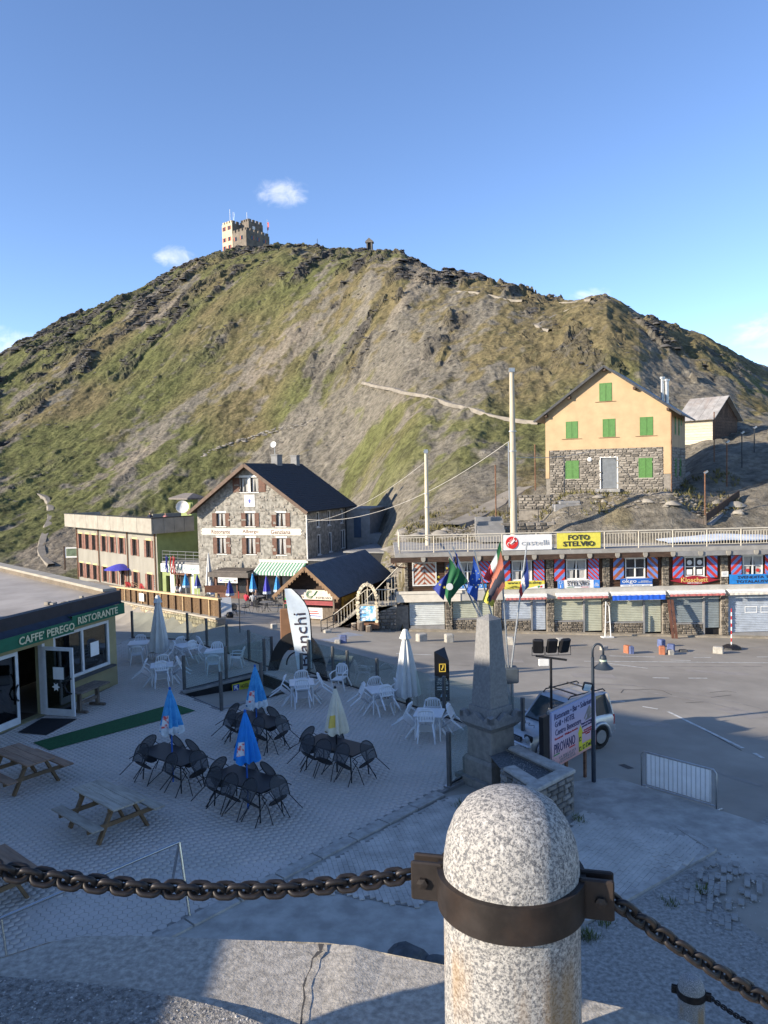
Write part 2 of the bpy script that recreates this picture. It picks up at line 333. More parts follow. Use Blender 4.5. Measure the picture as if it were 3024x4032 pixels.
C *= .97; C = C * .8 + .2 * C.mean(-1, keepdims=True) * np.array([1.08, 1.0, .86])
me = bpy.data.meshes.new('hillside'); nr = X.shape[1]; na = X.shape[0]
idx = np.arange(na * nr).reshape(na, nr); F_ = np.stack([idx[:-1, :-1], idx[1:, :-1], idx[1:, 1:], idx[:-1, 1:]], -1).reshape(-1, 4)[:, ::-1]
me.vertices.add(na * nr); me.vertices.foreach_set('co', np.stack([X, Y, Z], -1).ravel())
me.loops.add(F_.size); me.loops.foreach_set('vertex_index', F_.ravel().astype(np.int32)); me.polygons.add(len(F_)); me.polygons.foreach_set('loop_start', np.arange(0, F_.size, 4).astype(np.int32))
me.polygons.foreach_set('use_smooth', np.zeros(len(F_), bool)); me.update(calc_edges=True)
at = me.color_attributes.new('cover', 'FLOAT_COLOR', 'POINT'); at.data.foreach_set('color', np.concatenate([np.clip(C, 0, 1), np.ones(X.shape + (1,))], -1).ravel())
m = bpy.data.materials.new('mountain_ground'); m.use_nodes = True; N = m.node_tree.nodes; L = m.node_tree.links; b = N['Principled BSDF']; b.inputs['Roughness'].default_value = .95; b.inputs['Specular IOR Level'].default_value = .1
ca = N.new('ShaderNodeVertexColor'); ca.layer_name = 'cover'; gp = N.new('ShaderNodeNewGeometry'); n_ = N.new('ShaderNodeTexNoise'); n_.inputs['Scale'].default_value = 1.3; n_.inputs['Detail'].default_value = 6; n_.inputs['Roughness'].default_value = .75
L.new(gp.outputs['Position'], n_.inputs['Vector']); mr = N.new('ShaderNodeMapRange'); mr.inputs[1].default_value = .3; mr.inputs[2].default_value = .7; mr.inputs[3].default_value = .4; mr.inputs[4].default_value = 1.6; L.new(n_.outputs[0], mr.inputs[0])
vm = N.new('ShaderNodeVectorMath'); vm.operation = 'SCALE'; L.new(ca.outputs[0], vm.inputs[0]); L.new(mr.outputs[0], vm.inputs['Scale']); L.new(vm.outputs[0], b.inputs['Base Color'])
bp = N.new('ShaderNodeBump'); bp.inputs['Strength'].default_value = .8; bp.inputs['Distance'].default_value = .5; L.new(n_.outputs[0], bp.inputs['Height']); L.new(bp.outputs[0], b.inputs['Normal'])
me.materials.append(m); MATS['mountain_ground'] = m
hill = bpy.data.objects.new('hillside', me); COL.objects.link(hill); tag(hill, 'broad mountain slope of olive grass, grey scree and dark crags rising to a rounded summit', 'mountain', kind='structure')

# rocks scattered over scree and crags, footpaths
def hit(px, py, lo=52., hi=420.):
    d = ray(px, py); k = np.linspace(lo, hi, 1500) / math.hypot(d.x, d.y); x, y, z = d.x * k, d.y * k, CZ + d.z * k; i = int(np.argmax(terrain(x, y) > z)); return Vector((x[i], y[i], z[i]))
M_scree = pm('scree_rock', (.09, .083, .075), .9, .4, .6, world=True, dirt=.4, dirtcol=(.2, .17, .13))
def rock_cloud(name, x, y, r, sink=.25, mat=None, flatten=.6):
    n = len(x); z = terrain(x, y) - r * sink; base = np.array([[1, 0, 0], [.3, .95, .1], [-.8, .6, 0], [-.9, -.5, .1], [.2, -1, 0], [.35, .1, .75], [-.4, .25, .85], [-.2, -.4, .7]]); f = np.array([[0, 1, 5], [1, 6, 5], [1, 2, 6], [2, 3, 6], [3, 7, 6], [3, 4, 7], [4, 5, 7], [4, 0, 5], [5, 6, 7]])
    V = base[None] * rng.uniform(.65, 1.25, (n, 8, 3)); V[..., 2] *= flatten; a = rng.uniform(0, 6.28, n); c, s_ = np.cos(a)[:, None], np.sin(a)[:, None]; V = np.stack([V[..., 0] * c - V[..., 1] * s_, V[..., 0] * s_ + V[..., 1] * c, V[..., 2]], -1) * r[:, None, None]; V[..., :2] *= rng.uniform(.7, 1.5, (n, 1, 2)); V += np.stack([x, y, z], -1)[:, None]
    F = (f[None] + (np.arange(n) * 8)[:, None, None]).reshape(-1, 3); me = bpy.data.meshes.new(name); me.vertices.add(n * 8); me.vertices.foreach_set('co', V.ravel()); me.loops.add(F.size); me.loops.foreach_set('vertex_index', F.ravel().astype(np.int32)); me.polygons.add(len(F)); me.polygons.foreach_set('loop_start', np.arange(0, F.size, 3).astype(np.int32)); me.update(calc_edges=True); me.materials.append(mat or M_scree)
    o = bpy.data.objects.new(name, me); COL.objects.link(o); o['kind'] = 'stuff'; return o
ci = rng.integers(60, 800, 60000); cj = rng.integers(62, 62 + 470, 60000); w = (.12 + 1.0 * rk[ci, cj] + .35 * (1 - grass[ci, cj])) * np.clip(RR[ci, cj] / 200, .3, 1.4); k = rng.random(60000) < w * .45
ci, cj = ci[k], cj[k]; rx = X[ci, cj] + rng.uniform(-1, 1, len(ci)); ry = Y[ci, cj] + rng.uniform(-1, 1, len(ci)); rr_ = (.1 + .38 * rng.random(len(ci)) ** 4 + .9 * rk[ci, cj] * rng.random(len(ci)) ** 2) * np.clip(RR[ci, cj] / 170, .35, 1.3)
rock_cloud('scree_rocks', rx, ry, rr_).parent = hill
def footpath(pts, w, lo=52., mat=None):
    P_ = [hit(*[q * 3024 / 1659 for q in p], lo=lo) for p in pts]; L_ = []; mb = MB()
    for i in range(len(P_) - 1):
        n = max(2, int((P_[i + 1] - P_[i]).length / 1.2)); L_ += [P_[i].lerp(P_[i + 1], k / n) for k in range(n)]
    L_.append(P_[-1]); x = np.array([p.x for p in L_]) + rng.normal(0, .05, len(L_)); y = np.array([p.y for p in L_]) + rng.normal(0, .05, len(L_)); tx, ty = np.gradient(x), np.gradient(y); n_ = np.hypot(tx, ty) + 1e-6; ww = w * rng.uniform(.75, 1.15, len(L_)) / 2
    zc = np.maximum.reduce([terrain(x, y), terrain(x - ty / n_ * ww, y + tx / n_ * ww) - .1, terrain(x + ty / n_ * ww, y - tx / n_ * ww) - .1]) + .06; kk = np.ones(7) / 7; zc = np.convolve(np.pad(zc, 3, 'edge'), kk, 'valid') if len(zc) > 8 else zc; v = []
    for q in (-1.6, -1, 0, 1, 1.6): v.append(np.stack([x - q * ty / n_ * ww, y + q * tx / n_ * ww, zc - (.45 if abs(q) > 1.2 else 0)], -1))
    v = np.stack(v, 1).reshape(-1, 3); mb.add([tuple(p) for p in v], [(i * 5 + k, i * 5 + k + 1, i * 5 + k + 6, i * 5 + k + 5) for i in range(len(L_) - 1) for k in range(4)]); o = obj('footpath', mb, mat or pm('path_dust', (.22, .195, .16), .95, .2, .8, world=True), hill); return L_
footpath([(785, 825), (830, 838), (870, 848), (960, 872), (1060, 898), (1120, 910), (1168, 916)], .8, 75)
footpath([(1168, 1036), (1110, 1065), (1040, 1105), (975, 1140)], 1.7, 49)
footpath([(72, 1058), (90, 1068), (103, 1082), (110, 1100), (108, 1120), (100, 1145), (92, 1170), (90, 1192), (98, 1210), (112, 1225)], .85, 70)
footpath([(985, 628), (1030, 633), (1090, 645), (1130, 652)], .7, 120); footpath([(1265, 655), (1215, 672), (1160, 703), (1190, 716)], .6, 100); footpath([(1200, 652), (1240, 652), (1280, 648)], .6, 120)
e = [hit(q[0] * 1.8228, q[1] * 1.8228, 80) for q in ((440, 985), (500, 960), (560, 938), (600, 930), (690, 905))]; ex, ey = [], []
for a, b in zip(e, e[1:]):
    for k in range(26): p = a.lerp(b, k / 26); ex.append(p.x + random.uniform(-.5, .5)); ey.append(p.y + random.uniform(-.7, .7))
rock_cloud('path_edging', np.array(ex), np.array(ey), rng.uniform(.25, .6, len(ex)), 0.1, pm('pale_rock', (.3, .27, .22), .9, .25, 1, world=True)).parent = hill
bx = [(hit(q[0] * 1.8228, q[1] * 1.8228, 55), q[2]) for q in ((850, 1192, .9), (842, 1215, 1.2), (862, 1228, 1.0), (830, 1240, .8), (1175, 1085, .6), (1290, 1090, .5), (1390, 1085, .5), (1430, 1095, .6), (900, 1160, .7), (945, 1150, .6), (1540, 1085, .7), (1600, 1100, .8), (1480, 1030, .5))]
for i, (p, r) in enumerate(bx): o = rock_cloud('boulder', np.array([p.x] * 3) + rng.uniform(-r, r, 3), np.array([p.y] * 3) + rng.uniform(-r, r, 3), np.array([r, r * .7, r * .5]), .1, pm('pale_rock', (.3, .27, .22))); o.parent = hill

n = 5200; ra_ = rng.uniform(R_(4), R_(25), n); rr2 = rng.uniform(48.5, 60, n); x, y = rr2 * np.sin(ra_), rr2 * np.cos(ra_); k = (y > 51.4) & ~((x > 11) & (x < 24) & (y > 60 - x * .3)); rock_cloud('bank_rubble', x[k], y[k], (.04 + .22 * rng.random(n) ** 3)[k], .2, pm('bank_rock', (.22, .195, .16), .9, .35, 2, world=True)).parent = hill
n = 900; ra_ = rng.uniform(R_(-1.5), R_(1.6), n); rr2 = rng.uniform(46, 66, n); x, y = rr2 * np.sin(ra_), rr2 * np.cos(ra_); rock_cloud('bank_rubble', x, y, .1 + .45 * rng.random(n) ** 3, .2, pm('bank_rock', (.22, .195, .16))).parent = hill
n = 2600; ra_ = rng.uniform(R_(-1.5), R_(25), n); rr2 = rng.uniform(48, 66, n); x, y = rr2 * np.sin(ra_), rr2 * np.cos(ra_); k = ((y > 51.4) | (x < 1)) & (fbm(x / 2, y / 2, 2, 5) > .52); x, y = x[k], y[k]; z = terrain(x, y); mb = MB()
for a, b, c in zip(x, y, z):
    for q in range(5): t_ = random.uniform(0, 6.3); h_ = random.uniform(.12, .4); mb.add([(a + .1 * math.cos(t_), b + .1 * math.sin(t_), c - .05), (a + .1 * math.cos(t_ + 1), b + .1 * math.sin(t_ + 1), c - .05), (a + .3 * h_ * math.cos(t_) + .15 * math.cos(t_), b + .2 * math.sin(t_), c + h_)], [(0, 1, 2)])
obj('bank_grass', mb, pm('bank_tufts', (.13, .115, .045), .95, .4, 1, world=True), hill, kind='stuff')
# ------------------------------------------------------------------ ground sheets
def sheet(name, fn, x0, x1, y0, y1, n, mat, kind='structure', label=None, poly=None, dz=0.):
    mb = MB(); mb.grid(n, n, lambda u, v: (x0 + (x1 - x0) * u, y0 + (y1 - y0) * v, fn(x0 + (x1 - x0) * u, y0 + (y1 - y0) * v) + dz)); return obj(name, mb, mat, kind=kind, label=label, smooth=True)
asphalt = pm('asphalt', (.31, .28, .235), .9, .16, .35, bump=.02, bscale=60, dirt=.45, dirtcol=(.21, .19, .165), world=True, spec=.25)
_N = asphalt.node_tree.nodes; _L = asphalt.node_tree.links   # cracks and patches of the old asphalt
far_ground = pm('far_meadow', (.1, .1, .05), .95, .3, .01, world=True)
mb = MB(); mb.grid(24, 24, lambda u, v: (-6000 + 12000 * u, -6000 + 12000 * v, -30)); obj('ground', mb, far_ground, kind='structure', label='dry meadow ground stretching away below the pass')
sheet('road', gz, -70, 70, 4, 92, 88, asphalt, label='pale grey asphalt road and forecourt crossing the pass')
# ------------------------------------------------------------------ materials
M_stone = pm('field_stone', (.2, .18, .155), .85, .3, 6, bump=.03, bscale=14, rand=.55, dirt=.3, dirtcol=(.27, .2, .12))
M_mortar = pm('mortar', (.2, .18, .155), .95, .2, 5, bump=.02)
M_rubble = pm('rendered_rubble', (.25, .235, .205), .92, .35, 2.6, bump=.1, bscale=4.2, dirt=.55, dirtcol=(.33, .3, .25), mixlo=.4, mixhi=.6)
M_conc = pm('weathered_concrete', (.31, .285, .24), .9, .14, 1.2, bump=.015, bscale=30, dirt=.4, dirtcol=(.22, .2, .17))
M_concd = pm('grey_concrete', (.24, .235, .23), .9, .15, 2, bump=.02, bscale=40, dirt=.35, dirtcol=(.15, .15, .15))
M_render = pm('wing_render', (.255, .24, .205), .9, .12, .8, bump=.015, bscale=25, dirt=.4, dirtcol=(.23, .2, .165), stretch=(1, 1, .35))
M_white = pm('white_paint', (.72, .71, .68), .55, .06, 3)
M_brown = pm('brown_shutter', (.115, .05, .03), .6, .25, 5, bump=.01)
M_dkwood = pm('dark_wood', (.06, .035, .022), .7, .35, 3, stretch=(1, 1, 6), bump=.02, bscale=10)
M_greywood = pm('grey_wood', (.15, .12, .095), .85, .35, 3, stretch=(3, 3, .6), bump=.02, bscale=14)
M_wood = pm('pale_wood', (.5, .36, .2), .75, .2, 4, stretch=(1, 1, 4))
M_metal = pm('galvanised_metal', (.42, .43, .44), .42, .12, 5, metal=.75, dirt=.2)
M_dkmetal = pm('dark_metal', (.035, .037, .042), .5, .3, 6, metal=.4)
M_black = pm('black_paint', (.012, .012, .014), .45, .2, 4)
M_red = pm('red_cloth', (.5, .06, .06), .8, .15, 4)
M_green = pm('lime_render', (.24, .29, .12), .9, .1, 2, bump=.01)
M_gdoor = pm('green_shutter', (.055, .155, .03), .5, .12, 5)
M_yellow = pm('apricot_render', (.41, .29, .17), .9, .1, 1.1, bump=.012, bscale=20, dirt=.18, dirtcol=(.4, .28, .16))
M_slate = pm('dark_roofing', (.032, .035, .042), .8, .25, 5, bump=.02, bscale=30, rand=.35)
M_tin = pm('weathered_tin', (.36, .34, .32), .6, .2, 1.5, metal=.3, dirt=.6, dirtcol=(.24, .14, .09))
M_rail = pm('cream_rail', (.52, .47, .38), .6, .1, 6)
M_grass = pm('bank_grass', (.11, .1, .035), .95, .4, 4)
M_rust = pm('rusty_iron', (.16, .08, .045), .85, .4, 8, bump=.02)
M_cream = pm('cream_paint', (.66, .6, .5), .7, .08, 3)
M_curt = pm('net_curtain', (.4, .39, .37), .9, .1, 6)
M_blueaw = pm('blue_cloth', (.015, .1, .55), .8, .1, 5)
M_text_dk = pm('dark_lettering', (.03, .03, .035), .6, .1)
M_text_red = pm('red_lettering', (.45, .03, .03), .6, .1)
M_text_brown = pm('faded_brown_lettering', (.09, .045, .04), .7, .2)
M_text_white = pm('white_lettering', (.75, .75, .73), .6, .05)
WG = window_glass()
# ------------------------------------------------------------------ building helpers
def frameT(phi, origin=(0, 0, 0)): return Matrix.Translation(origin) @ Matrix.Rotation(phi, 4, 'Z')
def window(parent, T, x, z, w, h, fm=None, cols=2, rows=1, d=.12, sill=None, shut=None, open_=True, head=None, ft=.06, lintel=None, curt=False, plank=None):
    fm = fm or M_white
    mb = MB(T)
    for a in (x - w / 2, x + w / 2 - ft): mb.box(a, d - .03, z, a + ft, d + .04, z + h)
    for a in (z, z + h - ft): mb.box(x - w / 2 + ft, d - .03, a, x + w / 2 - ft, d + .04, a + ft)
    for i in range(1, cols): mb.box(x - w / 2 + w * i / cols - ft / 2, d - .035, z + ft, x - w / 2 + w * i / cols + ft / 2, d + .04, z + h - ft)
    for i in range(1, rows): mb.box(x - w / 2 + ft, d - .02, z + h * i / rows - ft / 3, x + w / 2 - ft, d + .03, z + h * i / rows + ft / 3)
    o = obj('window', mb, fm, parent)
    g = MB(T); g.box(x - w / 2 + .01, d + .045, z + .01, x + w / 2 - .01, d + .055, z + h - .01); obj('pane', g, WG, o)
    if curt:
        for sd in (-1, 1):
            c = MB(T); c.grid(10, 4, lambda u, v: (x + sd * (w / 2 - .05 - u * w * (.3 + .13 * v * v)), d + .043 - .012 * abs(math.sin(u * 16)) , z + .05 + v * (h - .1))); obj('curtain', c, M_curt, o)
    if sill: s = MB(T); s.box(x - w / 2 - .12, -.06, z - .07, x + w / 2 + .12, d - .03, z - .003); obj('sill', s, sill, o)
    if lintel: s = MB(T); s.box(x - w / 2 - .1, -.012, z + h + .003, x + w / 2 + .1, .03, z + h + .17); obj('lintel', s, lintel, o)
    if shut:
        sw = w / 2 - .01
        for sd in (-1, 1):
            s = MB(T)
            if open_:
                a = x + sd * (w / 2 + .02); b = a + sd * sw; lo, hi = min(a, b), max(a, b); yy = -.055
            else: lo, hi = (x - w / 2 + .005, x - .008) if sd < 0 else (x + .008, x + w / 2 - .005); yy = -.035
            for q in (0, 1): s.box(lo + q * (hi - lo - .07), yy, z, lo + q * (hi - lo - .07) + .07, yy + .045, z + h)
            for q in (0, .5, 1): s.box(lo + .07, yy, z + q * (h - .08), hi - .07, yy + .045, z + q * (h - .08) + .08)
            nl = 3 if plank else 8
            for q in range(2): s.box(lo + .07, yy + .012, z + .08 + q * (h / 2 - .04), hi - .07, yy + .035, z + q * (h / 2 - .04) + h / 2 - .04)
            obj('shutter', s, shut, o)
    return o
_protos = []
for q in range(8):
    mb = MB(); e = [random.uniform(.0, .14) for _ in range(8)]; ch = .1
    f = [(-.5 + e[0], -.5 + e[1]), (.5 - e[2], -.5 + e[3]), (.5 - e[4], .5 - e[5]), (-.5 + e[6], .5 - e[7])]
    mb.add([(a, .3, b) for a, b in f] + [(a * .97, -.25, b * .97) for a, b in f] + [(a * .8 + random.uniform(-.05, .05), -.5 + random.uniform(-.12, .1), b * .72) for a, b in f], [(0, 1, 5, 4), (1, 2, 6, 5), (2, 3, 7, 6), (3, 0, 4, 7), (4, 5, 9, 8), (5, 6, 10, 9), (6, 7, 11, 10), (7, 4, 8, 11), (8, 9, 10, 11)])
    _protos.append(mesh('stone', mb, M_stone))
def stones(parent, T, x0, x1, z0, z1, holes=(), sw=.35, sh=.16, depth=.1, limit=300, clip=None, mat=None):
    spots = []; z = z0
    while z < z1 - .03:
        h = min(sh * random.uniform(.7, 1.35), z1 - z); x = x0
        if z1 - z - h < sh * .4: h = z1 - z
        while x < x1 - .02:
            w = min(sw * random.uniform(.55, 1.6), x1 - x)
            if x1 - x - w < sw * .3: w = x1 - x
            cx, cz = x + w / 2, z + h / 2
            if not any(a - w * .25 < cx < c + w * .25 and b - h * .3 < cz < d + h * .3 for a, b, c, d in holes) and (clip is None or clip(cx, cz)): spots.append((cx, cz, w, h))
            x += w
        z += h
    pr = _protos
    if mat is not None:
        key = 'stones_' + mat.name
        if key not in MATS:
            MATS[key] = []
            for p in _protos: q = p.copy(); q.materials.clear(); q.materials.append(mat); MATS[key].append(q)
        pr = MATS[key]
    random.shuffle(spots)
    for i, (cx, cz, w, h) in enumerate(spots[:limit]):
        o = bpy.data.objects.new('stone', random.choice(pr)); COL.objects.link(o); o.parent = parent
        o.matrix_local = T @ Matrix.Translation((cx, depth * random.uniform(-.15, .15), cz)) @ Matrix.Rotation(random.uniform(-.04, .04), 4, 'Y') @ Matrix.Diagonal((w * .94, depth * 2, h * .92, 1))
    if len(spots) > limit:
        mb = MB()
        for cx, cz, w, h in spots[limit:]:
            p = random.choice(_protos); TT = T @ Matrix.Translation((cx, 0, cz)) @ Matrix.Diagonal((w * .94, depth * 2, h * .92, 1)); mb.T = TT
            mb.add([v.co for v in p.vertices], [tuple(f.vertices) for f in p.polygons])
        obj('stonework', mb, mat or M_stone, parent, kind='stuff')
def gable_wall(mb, x0, x1, z1, apex, y=0., xa=None):
    xa = (x0 + x1) / 2 if xa is None else xa; mb.add([(x0, y, z1), (x1, y, z1), (xa, y, apex)], [(0, 1, 2)])
def roof_slab(mb, a, b, c, d, th=.12):
    a, b, c, d = map(Vector, (a, b, c, d)); n = (b - a).cross(d - a).normalized() * th
    mb.hexa([a - n, b - n, c - n, d - n, a, b, c, d])
R180, R90 = Matrix.Rotation(math.pi, 4, 'Z'), Matrix.Rotation(math.pi / 2, 4, 'Z')
def sideT(W): return Matrix.Translation((W, 0, 0)) @ R90        # right side wall: u runs back along +y, faces +x
# ------------------------------------------------------------------ stone hotel
def stone_hotel():
    phi = R_(-20); W, D = 11.9, 11.2; base, eave, apex = -4.1, 4.5, 8.75; mid = W / 2
    FR = A(1207, 2100, 72.); o = FR - Vector((math.cos(phi), math.sin(phi), 0)) * W; o.z = 0
    h = thing('stone_hotel', 'big grey stone hotel with dark gabled roof and white painted name band', 'hotel', o, phi); I = Matrix.Identity(4)
    wx = (2.7, 5.95, 9.25); holes = []
    for x in wx:
        holes += [(x - .48, 2.85, x + .48, 4.15), (x - .48, .15, x + .48, 1.75)]
    attic = [(5.95 - .95, 6.15, 5.95 - .15, 7.55), (5.95 + .15, 6.15, 5.95 + .95, 7.55)]
    gf = [(2.1, -3.2, 3.0, -1.5), (8.4, -3.2, 9.6, -1.6)]
    mb = MB(); mb.facade(0, W, base, eave, holes + gf, .3)
    n0 = [(0, eave), (mid - .95, eave + (apex - eave) * (mid - .95) / mid)]
    sl = (apex - eave) / mid; zt = lambda x: eave + sl * (mid - abs(x - mid))
    xs = [0, mid - .95, mid - .15, mid + .15, mid + .95, W]
    for i in range(5):
        a, b = xs[i], xs[i + 1]; cut = i in (1, 3)
        for lo, hi in (((eave, 6.15), (7.55, None)) if cut else ((eave, None),)):
            if hi is None:
                pts = [(a, 0, lo), (b, 0, lo), (b, 0, zt(b))] + ([(a, 0, zt(a))] if zt(a) > lo + 1e-4 else [])
                if abs(zt(b) - lo) < 1e-4: pts = [(a, 0, lo), (b, 0, lo), (a, 0, zt(a))]
                if a < mid < b: pts.insert(3, (mid, 0, apex))
                mb.add(pts, [tuple(range(len(pts)))])
            else: mb.add([(a, 0, lo), (b, 0, lo), (b, 0, hi), (a, 0, hi)], [(0, 1, 2, 3)])
    for a, b, c, e in attic: mb.add([(a, 0, b), (c, 0, b), (c, 0, e), (a, 0, e), (a, .3, b), (c, .3, b), (c, .3, e), (a, .3, e)], [(0, 4, 5, 1), (1, 5, 6, 2), (2, 6, 7, 3), (3, 7, 4, 0)])
    S = sideT(W); sh = [(2.3, 2.6, 2.95, 4.1), (4.9, 2.6, 5.55, 4.1), (8.1, 2.6, 8.75, 4.1), (2.4, -.1, 3.1, 1.9), (5.1, -.1, 5.8, 1.9), (8.1, -.1, 9.3, 1.9)]
    mb.T = S; mb.facade(0, D, base, eave, sh, .3); mb.T = None
    mb.add([(0, 0, base), (0, D, base), (0, D, eave), (0, 0, eave)], [(3, 2, 1, 0)]); mb.add([(0, D, base), (W, D, base), (W, D, eave), (mid, D, apex), (0, D, eave)], [(4, 3, 2, 1, 0)])
    wall = obj('wall', mb, M_rubble, h)
    stones(wall, I, .1, W - .1, -3.9, 8.4, holes + gf + attic + [(.4, 1.85, 11.4, 2.8), (5.2, 4.6, 6.8, 6)], .55, .3, .06, 170, clip=lambda x, z: z < zt(x) - .45 and random.random() < .34, mat=pm('rubble_stone', (.27, .245, .21), .9, .35, 4, bump=.04, bscale=9, rand=.18))
    for x in wx:
        window(h, I, x, 2.85, .96, 1.3, M_dkwood, sill=M_white, shut=M_brown, lintel=M_white, curt=True)
        window(h, I, x, .15, .96, 1.6, M_dkwood, sill=M_white, shut=M_brown, lintel=M_white, curt=True)
    for sx in (-.55, .55): window(h, I, 5.95 + sx, 6.15, .8, 1.4, M_dkwood, cols=1, sill=M_white, curt=True)
    for sx in (-1.42, 1.42):
        s = MB(); s.box(5.95 + sx - .38, -.055, 6.15, 5.95 + sx + .38, -.01, 7.55)
        for q in (0, .5): s.box(5.95 + sx - .3, -.075, 6.25 + q * 1.3, 5.95 + sx + .3, -.056, 6.8 + q * 1.3)
        obj('shutter', s, M_brown, h)
    s = MB(); s.box(4.85, -.03, 7.56, 7.05, .05, 7.78); s.box(5.81, -.03, 6.15, 6.09, .05, 7.55); obj('window_surround', s, M_white, h)
    window(h, I, 2.55, -3.2, .9, 1.7, M_dkwood, lintel=M_white, shut=M_brown, curt=True); window(h, I, 9.0, -3.2, 1.2, 1.6, M_dkwood, curt=True)
    for a, b, c, e in sh[:5]: window(h, S, (a + c) / 2, b, c - a, e - b, M_white, cols=1, sill=M_white, ft=.1, d=.05)
    for a, b, c, e in (sh[5],): window(h, S, (a + c) / 2, b, c - a, e - b, M_white, d=.05, ft=.09)
    # roof
    r = MB(); ov, oe = .9, .55; ez = eave - sl * oe; rt = .16
    roof_slab(r, (-oe, -ov, ez + .18), (mid, -ov, apex + .18), (mid, D + .3, apex + .18), (-oe, D + .3, ez + .18), rt)
    roof_slab(r, (mid, -ov, apex + .18), (W + oe, -ov, ez + .18), (W + oe, D + .3, ez + .18), (mid, D + .3, apex + .18), rt)
    rf = obj('roof', r, M_slate, h)
    # shingle courses
    ln = math.hypot(mid + oe, apex - ez); nrow = 26; dv = Vector((mid + oe, 0, ez - apex)).normalized(); nn = Vector((-dv.z, 0, dv.x)); 
    mb = MB()
    for k in range(nrow):
        a = k * ln / nrow
        y = -ov + random.uniform(-.2, 0)
        while y < D + .3:
            w_ = random.uniform(.35, .7); y1 = min(y + w_, D + .3); y0 = max(y, -ov)
            if y1 > y0 + .05:
                p0 = Vector((mid, 0, apex + .185)) + dv * a; p1 = Vector((mid, 0, apex + .185)) + dv * (a + ln / nrow * 1.1); t0, t1 = nn * .004, nn * random.uniform(.02, .035)
                mb.hexa([p0 + Vector((0, y0, 0)), p1 + Vector((0, y0, 0)), p1 + Vector((0, y1 - .012, 0)), p0 + Vector((0, y1 - .012, 0)), p0 + t0 + Vector((0, y0, 0)), p1 + t1 + Vector((0, y0, 0)), p1 + t1 + Vector((0, y1 - .012, 0)), p0 + t0 + Vector((0, y1 - .012, 0))])
            y += w_
    obj('shingles', mb, M_slate, rf, kind='stuff')
    for sg in (-1, 1):
        f = MB(); ex = -oe if sg < 0 else W + oe; f.bar((ex, -ov - .02, ez + .02), (mid, -ov - .02, apex + .02), .05, .32, (0, 0, 1)); obj('bargeboard', f, pm('barge_wood', (.13, .085, .06), .7, .2, 3), rf)
        f = MB(); f.add([(ex, -ov, ez - .02), (mid, -ov, apex - .02), (mid, 0, apex - .02), (ex, 0, ez - .02)], [(0, 1, 2, 3)]); obj('soffit', f, M_dkwood, rf)
    for y0, w in ((5.2, 1.1), (9.6, .8)):
        c = MB(); c.box(mid - .35, y0, apex - .3, mid + .35, y0 + w, apex + 1.0); c.box(mid - .42, y0 - .07, apex + 1.001, mid + .42, y0 + w + .07, apex + 1.1); obj('chimney', c, M_concd, rf)
    d_ = MB(); d_.tube((mid, 5.4, apex + 1.1), (mid, 5.4, apex + 2.6), .03); d_.lathe([(.04, 0), (.3, .1), (.42, .22), (.44, .22), (.31, .08), (.05, -.03)], 16, (0, 0, 0)); 
    obj('satellite_dish', MB().path([(mid, 5.4, apex + 1.1), (mid, 5.4, apex + 2.2)], .03), M_metal, rf)
    dm = MB(Matrix.Translation((mid - .05, 5.3, apex + 2.1)) @ Matrix.Rotation(R_(75), 4, 'X')); dm.lathe([(.03, 0), (.2, .04), (.32, .12), (.33, .11), (.2, .02), (.03, -.03)], 18); obj('dish', dm, M_white, rf)
    # band with the name, emblem
    s = MB(); s.prism([(.55, -.04, 2.02), (.4, -.04, 2.2), (.55, -.04, 2.32), (.4, -.04, 2.45), (.55, -.04, 2.65), (11.3, -.04, 2.65), (11.45, -.04, 2.45), (11.3, -.04, 2.32), (11.45, -.04, 2.2), (11.3, -.04, 2.02)], (0, .035, 0)); b = obj('name_band', s, M_cream, h)
    for tx, x, w in (('Ristorante', 2.65, 2.1), ('Albergo', 5.95, 1.75), ('Genziana', 9.2, 2.1)): text('lettering', tx, w, .42, M_text_brown, b, (x, -.045, 2.33), bold=.012)
    s = MB(); s.box(5.4, -.04, 4.75, 6.5, -.005, 5.9); e = obj('emblem_panel', s, M_white, h)
    s = MB(); s.path([(5.95 + .42 * math.cos(t * .1 * math.pi), -.046, 5.2 + .5 * math.sin(t * .1 * math.pi)) for t in range(11)], .022, 5); obj('arch_mark', s, pm('grey_blue_print', (.2, .25, .3), .7, .1), e)
    s = MB(); s.add([(5.85, -.045, 5.1), (6.05, -.045, 5.1), (6.1, -.045, 5.5), (6.03, -.045, 5.4), (5.95, -.045, 5.55), (5.87, -.045, 5.4), (5.8, -.045, 5.5)], [tuple(range(7))]); obj('flower_mark', s, pm('blue_print', (.08, .1, .35), .7, .1), e)
    text('lettering', 'GENZIANA', .85, .13, pm('grey_blue_print', (.2, .25, .3)), e, (5.95, -.045, 4.95))
    # lamp, rain pipe
    s = MB(); s.tube((W + .08, -.08, base), (W + .08, -.08, eave - .2), .06); obj('rain_pipe', s, M_white, h)
    s = MB(); s.tube((W + .08, 9.4, base), (W + .08, 9.4, eave), .06); obj('rain_pipe', s, M_dkmetal, h)
    # bar porch
    p = MB(); p.box(3.15, -2.2, -4.1, 3.35, -2.0, -1.75); p.box(6.55, -2.2, -4.1, 6.75, -2.0, -1.75); p.box(3.15, -2.18, -4.1, 6.75, -2.06, -3.3); p.box(4.3, -2.2, -4.0, 4.42, -2.05, -1.75); p.box(5.5, -2.2, -4.0, 5.62, -2.05, -1.75)
    for q in range(3): p.box(6.6, -2.0 + q * .7, -4.1, 6.72, -1.9 + q * .7, -1.75)
    pp = obj('bar_porch', p, M_brown, h)
